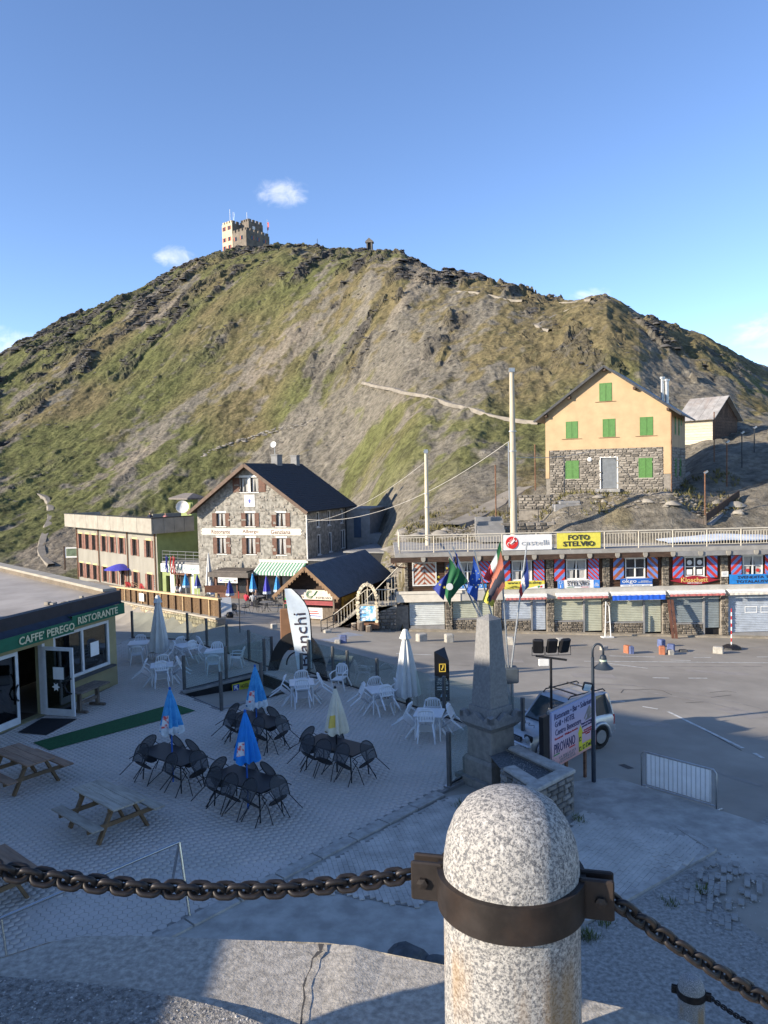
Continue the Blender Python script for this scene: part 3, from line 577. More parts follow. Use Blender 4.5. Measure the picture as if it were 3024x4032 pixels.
    g = MB(); g.box(3.36, -2.12, -3.29, 6.54, -2.1, -1.78); g.box(6.62, -1.9, -3.3, 6.64, -.1, -1.78); obj('porch_glass', g, WG, pp)
    rr = MB(); rr.prism([(2.75, -2.75, -1.3), (7.1, -2.75, -1.3), (7.1, -2.75, -1.75), (2.75, -2.75, -1.75)], (0, 2.7, 0)); rr.box(3.1, -2.5, -1.3, 6.8, -.1, -1.15); obj('porch_roof', rr, pm('brown_tin', (.09, .075, .065), .6, .2, 3), pp)
    s = MB(); s.box(3.9, -2.82, -2.25, 6.0, -2.76, -1.76); bs = obj('bar_sign', s, M_white, pp); gm = pm('green_lettering', (.05, .2, .1), .6, .1)
    text('lettering', 'BAR', .5, .17, gm, bs, (4.95, -2.826, -1.92)); text('lettering', 'GENZIANA', 1.0, .15, gm, bs, (4.95, -2.826, -2.12))
    for x, mm in ((4.2, pm('blue_print', (.08, .1, .35))), (5.75, M_text_brown)):
        for q in (-1, 1): s = MB(); s.prism([(x + q * .05, -2.826, -2.15), (x + q * .17, -2.826, -1.98), (x + q * .11, -2.826, -1.9), (x, -2.826, -2.04)], (0, .005, 0)); obj('flower_mark', s, mm, bs)
    # striped awning
    aw = MB(); n = 30
    for i in range(n):
        x0 = 7.0 + 4.9 * i / n; x1 = 7.0 + 4.9 * (i + 1) / n; aw.add([(x0, -1.7, -1.35), (x1, -1.7, -1.35), (x1, -.1, -.5), (x0, -.1, -.5), (x0, -1.7, -1.6), (x1, -1.7, -1.6)], [(0, 1, 2, 3), (4, 5, 1, 0)], i % 2)
    a = obj('awning', aw, [pm('awning_white', (.62, .64, .58), .8, .06), pm('awning_green', (.08, .25, .15), .8, .1)], h)
    s = MB(); s.box(6.9, -.28, -.55, 12.1, -.0, -.3); obj('awning_case', s, M_cream, a)
    # rear annex and terrace roofs on the right
    s = MB(); s.box(W + .02, 9.6, base, W + 2.7, D + 3, 3.95); s.box(W - .05, 9.5, 3.951, W + 2.9, D + 3.2, 4.1); obj('annex', s, M_concd, h)
    s = MB(); s.box(W + .9, 9.55, 1.0, W + 1.7, 9.6, 3.1); obj('annex_door', s, pm('blue_grey_door', (.05, .08, .13), .6, .15), h)
    s = MB(); s.box(W + .05, -.2, -4.1, W + 3.2, 9.5, -.35); s.box(W + 3.2, 1.8, -4.1, W + 8, 11.5, .25); obj('lean_to', s, M_black, h)
    s = MB(); s.box(W + .02, -.4, -.34, W + 3.5, 9.55, -.2); s.box(W + 3.0, 1.6, .26, W + 8.2, 11.6, .4); s.box(W + 2.7, 9.58, .41, W + 7.8, 14, 1.4); obj('lean_to_roof', s, M_concd, h)
    return h
stone_hotel()
# ------------------------------------------------------------------ concrete wing with the roof terrace
def wing():
    phi = R_(-46.3); fr = A(618, 2150, 70.); L, D, DP = 18.1, 4.1, 2.3
    o = fr - Vector((math.cos(phi), math.sin(phi), 0)) * L; o.z = 0
    o = Vector((0, 0, CZ)) + (o - Vector((0, 0, CZ))) * 1.15; h = thing('hotel_wing', 'long two storey grey rendered hotel wing with flat roof terrace', 'hotel', o, phi); h.scale = (1.15,) * 3; bpy.context.view_layer.update(); I = Matrix.Identity(4)
    xs = [v * .937 for v in (1.0, 2.9, 4.7, 7.3, 9.4, 11.6, 14.6, 17.6)]; holes = []
    for x in xs: holes += [(x - .42, .35, x + .42, 1.95), (x - .42, -2.75, x + .42, -1.2)]
    mb = MB(); mb.facade(0, L, -4.6, 2.7, holes, .28); 
    gs = MB(sideT(L)); gs.facade(0, D, -4.6, 2.7, (), .2); obj('green_side', gs, M_green, h)
    mb.add([(0, 0, -4.6), (0, D, -4.6), (0, D, 2.7), (0, 0, 2.7)], [(3, 2, 1, 0)]); mb.add([(0, D, -4.6), (L, D, -4.6), (L, D, 2.7), (0, D, 2.7)], [(3, 2, 1, 0)]); obj('wall', mb, M_render, h)
    ym = pm('yellow_lintel', (.55, .48, .22), .8, .1)
    for x in xs:
        for z, hh in ((.35, 1.6), (-2.75, 1.55)): window(h, I, x, z, .84, hh, M_dkwood, shut=pm('faded_shutter', (.2, .1, .075), .7, .25, 4), lintel=ym, cols=2)
    e = .9; pz0, pz1 = 2.72, 4.15
    s = MB(); s.box(-e, -e, 2.701, L + e, DP + e, 2.95); obj('roof_slab', s, M_conc, h)
    np_ = 7
    for i in range(np_):
        a = -e + (L + 2 * e) * i / np_; s = MB(); s.cbox(a + .02, -e - .03, 2.72, a + (L + 2 * e) / np_ - .02, -e + .15, 4.1, .02); obj('parapet_panel', s, M_conc, h)
    for i in range(4):
        a = -e + (DP + 2 * e) * i / 4; s = MB(); s.cbox(L + e - .15, a + .17, 2.72, L + e + .03, a + (DP + 2 * e) / 4 + .15, 4.1, .02); obj('parapet_panel', s, M_conc, h)
    s = MB(); s.box(-e, -e + .2, 2.952, -e + .15, DP + e - .2, 4.1); obj('rear_parapet', s, M_conc, h)
    s = MB(); s.box(-e - .06, -e - .07, 4.101, L + e + .07, -e + .19, 4.17); s.box(L + e - .19, -e + .19, 4.101, L + e + .07, DP + e, 4.17); s.box(-e, 13.8, 4.101, L - 6.9, 14.05, 4.17); obj('coping', s, M_dkmetal, h)
    for x in (.1, 5.6, 12.2, 17.8): s = MB(); s.tube((x, -.09, -4.4), (x, -.09, 2.7), .06, n=6); obj('rain_pipe', s, M_rust, h)
    # lime green stair tower and recess towards the hotel
    s = MB(); s.box(L - 9, DP + .95, -4.4, L - 7.2, 13.5, 2.7); obj('rear_wall', s, M_render, h)
    s = MB(); s.box(-e, DP + e + .02, 2.702, L - 7, 14, 2.96); obj('rear_roof', s, M_conc, h)
    s = MB(); s.box(-e, 13.85, 2.962, L - 7, 14, 4.1); s.box(L - 7.15, DP + e + .05, 2.962, L - 7, 13.84, 4.1); obj('rear_parapet', s, M_conc, h)
    s = MB(); s.box(L - 2.8, 4.11, -4.4, L - .6, 4.7, 5.6); tw = obj('stair_tower', s, M_green, h)
    s = MB(); s.add([(L - 3.7, 3.3, 5.601), (L - .1, 3.3, 5.601), (L - .1, 5.3, 5.601), (L - 3.7, 5.3, 5.601), (L - 3.7, 3.3, 5.75), (L - .1, 3.3, 5.75), (L - .1, 5.3, 5.75), (L - 3.7, 5.3, 5.75), (L - 2.6, 4.4, 6.2), (L - .9, 4.4, 6.2)], [(3, 2, 1, 0), (0, 1, 5, 4), (1, 2, 6, 5), (2, 3, 7, 6), (3, 0, 4, 7), (4, 5, 9, 8), (5, 6, 9), (6, 7, 8, 9), (7, 4, 8)]); obj('tower_roof', s, pm('grey_tiles', (.16, .14, .125), .85, .2, 5), tw)
    dm = MB(Matrix.Translation((L - 1.2, 3.4, 4.9)) @ Matrix.Rotation(R_(50), 4, 'Z') @ Matrix.Rotation(R_(78), 4, 'X')); dm.lathe([(.03, 0), (.4, .06), (.6, .18), (.61, .16), (.4, .04), (.03, -.03)], 18); obj('dish', dm, M_white, tw)
    # entrance front with sign
    T = Matrix.Translation((L + .1, .35, 0)) @ Matrix.Rotation(R_(16), 4, 'Z') @ Matrix.Diagonal((.8, 1, 1, 1))
    s = MB(T); s.facade(0, 6.2, -4.4, -.35, [(2.0, -4.2, 4.4, -1.0), (.6, -3.4, 1.3, -1.2)], .3); obj('entrance_front', s, M_green, h)
    s = MB(T); s.box(0, 0, -.05, 5.9, 1.7, .12); obj('balcony_floor', s, M_concd, h)
    s = MB(T); s.box(2.0, .3, -4.2, 4.4, .36, -1.0); s.box(2.0, .1, -4.2, 2.25, .3, -1.0); s.box(4.15, .1, -4.2, 4.4, .3, -1.0); s.box(1.9, -.4, -1.0, 4.5, -.01, -.85); dr = obj('entrance_door', s, M_brown, h)
    s = MB(T); s.box(2.5, .28, -3.2, 4.0, .295, -1.2); obj('pane', s, WG, dr)
    
    for a, b in ((1.3, 1.9), (4.6, 4.9)): s = MB(T); s.box(a, -.02, -4.3, b, .0, -.4); obj('entrance_trim', s, M_white, h)
    s = MB(T); s.box(-.05, -.1, -.85, 6.2, -.02, -.08); sg = obj('hotel_sign', s, M_white, h); tm = pm('teal_lettering', (.1, .25, .25), .6, .1)
    for tx, x, w in (('HOTEL', .75, .95), ('GENZIANA', 2.45, 1.75), ('RISTORANTE', 4.7, 2.2)):
        t = text('lettering', tx, w, .42, tm, sg, (0, 0, 0)); t.matrix_local = T @ Matrix.Translation((x, -.11, -.45))
    for i in range(6):
        s = MB(T); x = .1 + i * 1.2; s.tube((x, .06, .12), (x, .06, 1.05), .03, n=6); obj('railing_post', s, M_metal, h)
    for z in (.45, .75, 1.05): s = MB(T); s.tube((.1, .06, z), (6.1, .06, z), .025, n=6); obj('railing_bar', s, M_metal, h)
    s = MB(T); s.bar((4.6, 1.2, .4), (5.5, 1.2, .45), .5, .05, (0, 0, 1)); s.bar((5.5, 1.2, .45), (5.9, 1.2, 1.3), .5, .05, (0, 0, 1)); s.tube((4.7, 1.0, .12), (4.7, 1.0, .42), .02); s.tube((5.5, 1.4, .12), (5.5, 1.4, .45), .02); d = obj('deck_chair', s, pm('yellow_cloth', (.6, .55, .12), .8, .1)); d.matrix_world = h.matrix_world @ Matrix.Identity(4); d.location = h.location; d.rotation_euler = h.rotation_euler; d.scale = h.scale; tag(d, 'pale yellow deck chair on the balcony over the hotel sign', 'deck chair')
    # flags over the entrance
    for i, cols in enumerate(((((.02, .03, .22),) * 3), ((.02, .2, .06), (.6, .6, .58), (.5, .03, .03)), ((.45, .03, .03), (.6, .6, .58), (.45, .03, .03)))):
        p = T @ Vector((1.7 + i * .55, -.5, 0)); f = thing('hotel_flag', ('blue flag hanging over the hotel entrance', 'green white and red flag hanging over the hotel entrance', 'red and white flag hanging over the hotel entrance')[i], 'flag', h.matrix_basis @ p, phi + R_(14))
        s = MB(); s.tube((0, .45, -1.6), (0, -.25, .95), .025, n=6); obj('pole', s, M_metal, f)
        s = MB()
        for q in range(3): s.grid(3, 8, lambda u, v: (.06 * math.sin(v * 7 + q) + (q + u) * .1 - .15, -.22 - .06 * math.sin((q + u) * 3.3), .85 - v * 1.7 - .12 * (q + u) / 3), q)
        obj('cloth', s, [pm('flag_%d_%d' % (i, q), cols[q], .8, .1) for q in range(3)], f, True)
wing()
# ------------------------------------------------------------------ yellow house
def yellow_house():
    phi = R_(-28); W, D = 8.95, 8.0; base, mid_z, eave, apex = 5.9, 9.1, 11.75, 14.95
    fr = A(2643, 1932, 54.); o = fr - Vector((math.cos(phi), math.sin(phi), 0)) * W; o.z = 0
    h = thing('yellow_house', 'apricot rendered house with stone lower storey and green shutters', 'house', o, phi); I = Matrix.Identity(4); S = sideT(W)
    low = [(1.5, 6.95, 2.5, 8.3), (4.1, 6.2, 5.25, 8.45), (6.75, 6.95, 7.7, 8.35)]
    up = [(1.55, 9.95, 2.45, 11.2), (4.25, 9.95, 5.15, 11.25), (6.85, 9.95, 7.75, 11.25)]
    so = [(1.9, 10.0, 2.5, 11.3), (3.9, 10.0, 4.5, 11.3), (5.4, 10.8, 5.8, 11.4)]; sl_ = [(1.9, 6.95, 2.6, 8.3), (4.6, 6.95, 5.3, 8.3)]
    mb = MB(); mb.facade(0, W, mid_z, eave, up, .2); sl = (apex - eave) / (W / 2); zt = lambda x: eave + sl * (W / 2 - abs(x - W / 2))
    for a, b in ((0, W / 2 - .45), (W / 2 + .45, W)):
        mb.add([(a, 0, eave), (b, 0, eave)] + ([(b, 0, zt(b))] if a == 0 else [(a, 0, zt(a))]), [(0, 1, 2)])
    a, b = W / 2 - .45, W / 2 + .45; mb.add([(a, 0, eave), (b, 0, eave), (b, 0, 12.55), (a, 0, 12.55)], [(0, 1, 2, 3)]); mb.add([(a, 0, 13.85), (b, 0, 13.85), (b, 0, zt(b)), (W / 2, 0, apex), (a, 0, zt(a))], [(0, 1, 2, 3, 4)])
    mb.T = S; mb.facade(0, D, mid_z, eave, so, .15); mb.T = None
    mb.add([(0, 0, base), (0, D, base), (0, D, eave), (0, 0, eave)], [(3, 2, 1, 0)]); mb.add([(0, D, base), (W, D, base), (W, D, eave), (W / 2, D, apex), (0, D, eave)], [(4, 3, 2, 1, 0)])
    mb.box(0, -.035, 7.0, .28, 0, mid_z); mb.box(W - .5, -.035, 7.2, W, 0, mid_z)
    obj('wall', mb, M_yellow, h)
    mb = MB(); mb.facade(0, W, base - 1.2, mid_z - .002, low, .2, .02); mb.T = S; mb.facade(0, D, base - 1.2, mid_z - .002, sl_, .2, .02); mb.T = None; lw = obj('stone_storey', mb, M_mortar, h)
    stones(lw, I, .3, W - .52, base - .1, mid_z, low, .38, .17, .05, 300)
    stones(lw, S, 0, D, base - .1, mid_z, sl_, .45, .2, .04, 60)
    for (a, b, c, e) in low[::2]: window(h, I, (a + c) / 2, b, c - a, e - b, M_dkwood, shut=M_gdoor, open_=False, sill=M_conc, plank=1)
    for (a, b, c, e) in up + [(W / 2 - .45, 12.55, W / 2 + .45, 13.85)]: window(h, I, (a + c) / 2, b, c - a, e - b, M_dkwood, shut=M_gdoor, open_=False, plank=1)
    for (a, b, c, e) in up + [(W / 2 - .45, 12.55, W / 2 + .45, 13.85)]:
        s = MB(); s.tube((a - .3, -.05, b - .05), (c + .3, -.05, b - .05), .015, n=5); obj('shutter_rail', s, M_rust, h)
    for (a, b, c, e) in so: window(h, S, (a + c) / 2, b, c - a, e - b, M_dkwood, shut=M_gdoor, open_=False, plank=1)
    for (a, b, c, e) in sl_: window(h, S, (a + c) / 2, b, c - a, e - b, M_dkwood, shut=M_gdoor, open_=False, plank=1)
    a, b, c, e = low[1]; s = MB(); n = 26
    for i in range(n): z0 = b + (e - b) * i / n; z1 = b + (e - b) * (i + 1) / n; s.add([(a, .1, z0), (c, .1, z0), (c, .07, (z0 + z1) / 2), (a, .07, (z0 + z1) / 2), (c, .1, z1), (a, .1, z1)], [(0, 1, 2, 3), (3, 2, 4, 5)])
    dr = obj('roller_door', s, pm('roller_grey', (.2, .215, .23), .5, .1, 4, metal=.3), h)
    s = MB(); s.box(a - .08, -.03, b, a - .001, .1, e + .08); s.box(c + .001, -.03, b, c + .08, .1, e + .08); s.box(a, -.03, e + .001, c, .1, e + .08); obj('door_frame', s, M_white, dr)
    s = MB(); s.box(a - .3, -.6, b - .25, c + .3, .02, b - .01); obj('door_step', s, M_concd, h)
    s = MB(Matrix.Translation((3.3, -.06, 8.35)) @ Matrix.Rotation(R_(90), 4, 'X')); s.lathe([(.02, .06), (.1, .05), (.16, 0), (.16, -.05)], 14); obj('wall_lamp', s, M_white, h)
    r = MB(); ov, oe = .5, .75; ez = eave - sl * oe + .12
    roof_slab(r, (-oe, -ov, ez), (W / 2, -ov, apex + .12), (W / 2, D + .4, apex + .12), (-oe, D + .4, ez), .1); roof_slab(r, (W / 2, -ov, apex + .12), (W + oe, -ov, ez), (W + oe, D + .4, ez), (W / 2, D + .4, apex + .12), .1)
    rf = obj('roof', r, pm('grey_sheet_roof', (.2, .2, .2), .6, .15, 2, metal=.2), h)
    for x in (.15, 1.9, W / 2, W - 2.4, W - .15): s = MB(); s.box(x - .09, -.42, zt(x) - .26, x + .09, 0, zt(x) - .06); obj('purlin', s, M_dkwood, rf)
    for sg in (-1, 1):
        f = MB(); ex = -oe if sg < 0 else W + oe; f.bar((ex, -ov - .015, ez - .06), (W / 2, -ov - .015, apex + .06), .03, .16); obj('bargeboard', f, M_dkmetal, rf)
    for dx in (0, .32):
        s = MB(); s.tube((W - 1.1 + dx, 3.8, 12.4), (W - 1.1 + dx, 3.8, 14.3 - dx * .6), .12, n=10); s.tube((W - 1.1 + dx, 3.8, 14.25 - dx * .6), (W - 1.1 + dx, 3.8, 14.4 - dx * .6), .19, n=10); obj('flue', s, M_metal, rf)
    s = MB(); s.tube((W + .03, -.06, base - .3), (W + .03, -.06, eave - .3), .045, n=6); obj('rain_pipe', s, M_rust, h)
yellow_house()
# ------------------------------------------------------------------ plank shed
def shed():
    phi = R_(-48); L, D = 3.1, 5.3; b0, e0, a0 = 9.75, 12.35, 14.3
    fr = A(2806, 1750, 72.5); o = fr - Vector((math.cos(phi), math.sin(phi), 0)) * L; o.z = 0
    h = thing('plank_shed', 'small weathered plank shed with patched tin roof behind the yellow house', 'shed', o, phi); S = sideT(L); pale = pm('bleached_planks', (.5, .44, .34), .85, .2, 4, stretch=(.6, 3, 6), rand=.15); dk = pm('dark_planks', (.1, .06, .04), .85, .3, 4, rand=.3)
    s = MB(); s.box(.1, .1, b0 + .1, L - .1, D - .1, e0); obj('shed_body', s, M_black, h)
    z = b0
    while z < e0 - .02:
        hh = min(random.uniform(.2, .3), e0 - z); s = MB(); s.box(0, .0, z + .008, L, .06 + random.uniform(0, .02), z + hh - .008); obj('plank', s, pale, h); s = MB(S); s.box(.06, 0, z + .008, D, .06 + random.uniform(0, .03), z + hh - .008); obj('plank', s, dk, h); z += hh
    n = 16
    for i in range(n):
        y0 = D * i / n; y1 = D * (i + 1) / n; t = lambda y: e0 + (a0 - e0) * (1 - abs(y - D / 2) / (D / 2)); s = MB(); s.add([(L - .05, y0 + .01, e0), (L - .05, y1 - .01, e0), (L - .05, y1 - .01, t(y1)), (L - .05, y0 + .01, t(y0)), (L - .1, y0 + .01, e0), (L - .1, y1 - .01, e0), (L - .1, y1 - .01, t(y1)), (L - .1, y0 + .01, t(y0))], [(0, 1, 2, 3), (7, 6, 5, 4), (0, 3, 7, 4), (1, 5, 6, 2)]); obj('plank', s, dk, h)
    for k in range(5):
        x0 = -.4 + (L + .8) * k / 5; x1 = -.4 + (L + .8) * (k + 1) / 5; s = MB(); roof_slab(s, (x0, -.5, e0 - .33), (x1 - .02, -.5, e0 - .33), (x1 - .02, D / 2, a0 + .06), (x0, D / 2, a0 + .06), .05); obj('roof_sheet', s, M_tin, h)
    s = MB(); roof_slab(s, (-.4, D / 2, a0 + .06), (L + .4, D / 2, a0 + .06), (L + .4, D + .5, e0 - .33), (-.4, D + .5, e0 - .33), .05); obj('roof_sheet', s, M_tin, h)
    for x in (.1, L - .2):
        for y in (.1, D - .3): s = MB(); s.box(x, y, b0 - .7, x + .2, y + .2, b0); obj('footing', s, M_stone, h)
shed()
# ------------------------------------------------------------------ shop row under the deck
YS = 45.5
def X_(px, py=2300): return A(px, py, YS).x
M_clad = pm('stained_cladding', (.075, .038, .02), .75, .3, 3, stretch=(.5, 3, 8), rand=.25, dirt=.3, dirtcol=(.16, .09, .05))
M_drystone = pm('shop_stone', (.22, .19, .15), .88, .3, 7, bump=.03, bscale=16, rand=.55)
M_roller = {'w': pm('roller_white', (.52, .54, .52), .55, .1, 3, dirt=.3, dirtcol=(.35, .35, .3)), 'g': pm('roller_sage', (.36, .37, .29), .6, .1, 2, dirt=.3, dirtcol=(.28, .27, .22)), 'b': pm('roller_bluegrey', (.36, .4, .45), .55, .12, 3, dirt=.25), 'n': pm('roller_slate', (.19, .22, .23), .6, .12, 3)}
def roller(parent, x0, x1, z0, z1, mat, y=.12, pitch=.1):
    n = max(3, int((z1 - z0) / pitch)); s = MB()
    for i in range(n):
        a = z0 + (z1 - z0) * i / n; b = z0 + (z1 - z0) * (i + 1) / n; m_ = a + (b - a) * .7
        s.add([(x0, y, a), (x1, y, a), (x1, y - .028, a + (b - a) * .25), (x0, y - .028, a + (b - a) * .25), (x1, y - .02, m_), (x0, y - .02, m_), (x1, y, b), (x0, y, b)], [(0, 1, 2, 3), (3, 2, 4, 5), (5, 4, 6, 7)])
    return obj('roller_shutter', s, mat, parent)
def stripes(x0, x1, z0, z1, n, slope, y=-.062):
    # diagonal bars clipped to a rectangle; returns quads alternating two colours
    w, h = x1 - x0, z1 - z0; out = []; per = (w + h) / n
    def clip(poly, f):
        r = []
        for i in range(len(poly)):
            p, q = poly[i], poly[(i + 1) % len(poly)]; a, b = f(p), f(q)
            if a >= 0: r.append(p)
            if (a >= 0) != (b >= 0): t = a / (a - b); r.append((p[0] + (q[0] - p[0]) * t, p[1] + (q[1] - p[1]) * t))
        return r
    for i in range(n):
        lo, hi = i * per, (i + 1) * per; g = (lambda p: (p[0] - x0) + (p[1] - z0)) if slope > 0 else (lambda p: (x1 - p[0]) + (p[1] - z0))
        poly = [(x0, z0), (x1, z0), (x1, z1), (x0, z1)]; poly = clip(poly, lambda p: g(p) - lo); poly = clip(poly, lambda p: hi - g(p)) if len(poly) > 2 else []
        if len(poly) > 2: out.append(([(p[0], y, p[1]) for p in poly], i % 2))
    return out
M_sred = pm('shutter_red', (.5, .035, .03), .55, .1, 5); M_sblue = pm('shutter_blue', (.13, .23, .55), .55, .1, 5); M_swhite = pm('shutter_pale', (.55, .5, .45), .6, .15, 5); M_sbrown = pm('shutter_rust', (.3, .09, .045), .7, .2, 5)
def shops():
    x0 = X_(1606); x1 = 27.5; h = thing('shop_row', 'two storey row of closed souvenir shops in brown cladding and stone', 'shops', (0, YS, 0)); I = Matrix.Identity(4)
    g = lambda x: gz(x, YS) + .02
    zf0, zf1, zt = .02, .62, 2.72          # fascia band, top of upper storey
    pil = [(X_(1751), X_(1779)), (X_(1944), X_(1972)), (X_(2150), X_(2180)), (X_(2372), X_(2401)), (X_(2606), X_(2634)), (X_(2836), X_(2866)), (X_(3060), X_(3090))]
    s = MB(); s.box(x0 + .02, .25, -3.4, x1, 6.5, 2.6); obj('core', s, M_black, h)
    edges = [x0 + .03] + [v for p in pil for v in p] + [x1]
    wins = [(1672, 'c', M_sbrown), (1842, 'o', 0), (2056, 'o', 0), (2270, 'o', 0), (2502, 'o', 1), (2736, 'o', 2), (2965, 'o', 3)]
    wz0, wz1 = 1.12, 2.32
    for i in range(8):
        a, b = edges[2 * i], edges[2 * i + 1]; hx = X_(wins[i][0]) if i < 7 else None; hw = .66
        z = zf1; hs = [(hx - hw, wz0, hx + hw, wz1)] if hx else []
        s = MB(); n = 13
        for k in range(n):
            za = zf1 + (zt - zf1) * k / n; zb = zf1 + (zt - zf1) * (k + 1) / n
            segs = [(a, b)]
            if hx and zb > wz0 - .02 and za < wz1 + .02: segs = [(a, hx - hw), (hx + hw, b)]
            for p, q in segs: s.add([(p, .08, za), (q, .08, za), (q, .05, za + .03), (p, .05, za + .03), (q, .08, zb), (p, .08, zb)], [(0, 1, 2, 3), (3, 2, 4, 5)])
        obj('cladding', s, M_clad, h, kind='stuff')
    for i, (px, k, st) in enumerate(wins):
        x = X_(px); hw = .6
        if k == 'c':
            s = MB()
            for sd in (-1, 1):
                for p, c in stripes(x - .64 if sd < 0 else x + .01, x - .01 if sd < 0 else x + .64, wz0 - .1, wz1 - .05, 12, sd, .03): s.add(p, [tuple(range(len(p)))], c)
            w = obj('shutter', s, [M_sbrown, M_swhite], h); s = MB()
            for p in ((x - .72, wz0 - .18, x - .65, wz1 + .03), (x + .65, wz0 - .18, x + .72, wz1 + .03), (x - .65, wz0 - .18, x + .65, wz0 - .11), (x - .65, wz1 - .04, x + .65, wz1 + .03)): s.box(p[0], -.0, p[1], p[2], .09, p[3])
            obj('window_frame', s, M_white, w); continue
        w = window(h, I, x, wz0, 1.2, 1.2, M_white, cols=2, rows=2, d=.06, sill=M_white, ft=.07, lintel=M_white, curt=st in (0, 3))
        for sd in (-1, 1):
            a = x + sd * .7; b = a + sd * .62; lo, hi = min(a, b), max(a, b); s = MB()
            cols = [M_sred, M_sblue] if not (st == 1) else [M_sbrown, M_sblue]
            nn = 7 if sd < 0 else (14 if i < 4 else 9); sl = -1 if sd < 0 else 1
            if i >= 5: nn = 8
            for p, c in stripes(lo, hi, wz0 - .06, wz1 + .02, nn, sl, -.045): s.add(p, [tuple(range(len(p)))], c)
            s.box(lo, -.044, wz0 - .06, hi, -.005, wz1 + .02, 0); obj('shutter', s, cols, w)
        if st == 2:
            for dx in (-.3, .3):
                for dz, r in ((.28, .16), (.85, .15)):
                    s = MB()
                    if dz < .5: s.cbox(x + dx - r, .045, wz0 + dz - r, x + dx + r, .06, wz0 + dz + r, .004)
                    else: s.T = Matrix.Translation((x + dx, .05, wz0 + dz)) @ Matrix.Rotation(R_(90), 4, 'X'); s.lathe([(r * .75, 0), (r, 0), (r, .01), (r * .75, .01)], 16); s.box(-r * .4, -r * .35, 0, r * .4, r * .1, .012)
                    obj('window_sticker', s, M_text_white, w)
        if st == 3:
            for dx in (-.3, .3): s = MB(Matrix.Translation((x + dx, .05, wz0 + .3)) @ Matrix.Rotation(R_(90), 4, 'X')); s.lathe([(.05, 0), (.11, 0), (.11, .01), (.05, .01)], 14); obj('window_sticker', s, M_sred, w)
    # stone pillars
    for j, (a, b) in enumerate(pil):
        gm = g((a + b) / 2); s = MB(); s.box(a + .02, -.06, gm - .4, b - .02, .24, zf0 - .0); s.box(a + .02, -.0, zf1 + .002, b - .02, .24, zt); p = obj('stone_pillar', s, M_mortar, h)
        if j < 6:
            stones(p, Matrix.Translation((0, -.08, 0)), a, b, gm, zf0, (), .22, .085, .05, 60, mat=M_drystone); stones(p, Matrix.Translation((0, -.02, 0)), a, b, zf1, zt, (), .22, .09, .05, 60, mat=M_drystone)
    s = MB(); s.box(x0 - .75, 0, -2.6, x0 - .0, .6, zf0 - .3); p = obj('stone_pillar', s, M_mortar, h)
    s = MB(); s.box(x0 - .18, .0, zf1, x0 + .02, .3, zt); p2 = obj('stone_pillar', s, M_mortar, h); stones(p2, Matrix.Translation((0, -.02, 0)), x0 - .2, x0 + .03, zf1, zt, (), .2, .11, .05, 60, mat=M_drystone)
    # ground floor bays
    bays = [('w', None), ('g', .62), ('b', .68), ('g', .62), ('g', .66), ('n', .69), ('b', None), ('b', None)]
    for i in range(8):
        a, b = edges[2 * i] + .04, edges[2 * i + 1] - .04; gm = g((a + b) / 2); c, f = bays[i]
        if f is None:
            roller(h, a, b, gm + .3, zf0, M_roller[c if i < 7 else 'b'], pitch=.105); s = MB(); s.box(a, -.02, gm - .5, b, .2, gm + .295); obj('door_plinth', s, M_concd, h)
            if i == 6:
                for q in (0, 1): s = MB(); x = a + 1.0 + q * .95; s.add([(x, .08, gm + 1.45), (x + .75, .08, gm + 1.45), (x + .75, .08, gm + 1.85), (x, .08, gm + 1.85), (x + .05, .08, gm + 1.5), (x + .7, .08, gm + 1.5), (x + .7, .08, gm + 1.8), (x + .05, .08, gm + 1.8)], [(0, 1, 5, 4), (1, 2, 6, 5), (2, 3, 7, 6), (3, 0, 4, 7)]); obj('door_marking', s, M_text_white, h)
        else:
            m_ = a + (b - a) * f
            roller(h, a, m_ - .05, gm + .8, zf0, M_roller[c]); roller(h, m_ + .05, b, gm + (.12 if i != 5 else .45), zf0, M_roller[c])
            s = MB(); s.box(m_ - .049, -.0, gm, m_ + .049, .15, zf0); s.box(a, .0, gm + .72, m_ - .05, .2, gm + .795); obj('shutter_frame', s, M_concd, h)
            s = MB(); s.box(a, .06, gm - .5, m_ - .052, .24, gm + .715); w = obj('low_wall', s, M_mortar, h); stones(w, Matrix.Translation((0, .04, 0)), a, m_ - .06, gm - .05, gm + .71, (), .24, .1, .05, 90, mat=M_drystone)
    s = MB(); s.box(x0 - .8, -.55, -2.9, x1, .0, -1.1)  # kerb along the shop fronts
    s = MB(); n = 40
    s.add([(x0 + (x1 - x0) * i / n, yy, g(x0 + (x1 - x0) * i / n) + zz) for i in range(n + 1) for yy, zz in ((-.42, -.3), (-.42, .1), (-.07, .1), (.05, .1))], [(i * 4 + k, i * 4 + 4 + k, i * 4 + 5 + k, i * 4 + 1 + k) for i in range(n) for k in range(3)]); obj('shop_step', s, pm('step_stone', (.3, .26, .2), .9, .25, 3, bump=.03, bscale=8), h)
    # fascia with awning cases
    s = MB(); s.box(x0 - .72, -.12, zf0 + .001, x1, .1, zf1); obj('fascia', s, pm('fascia_render', (.42, .4, .36), .85, .12, 2, dirt=.3, dirtcol=(.3, .28, .25)), h)
    s = MB(); s.box(x0 - .74, -.2, zf1 - .14, x0 + 3.2, -.125, zf1 + .02); s.box(x0 - .7, -.16, zf0 - .02, x0 + 3.1, -.122, zf1 - .15); obj('white_fascia', s, M_cream, h)
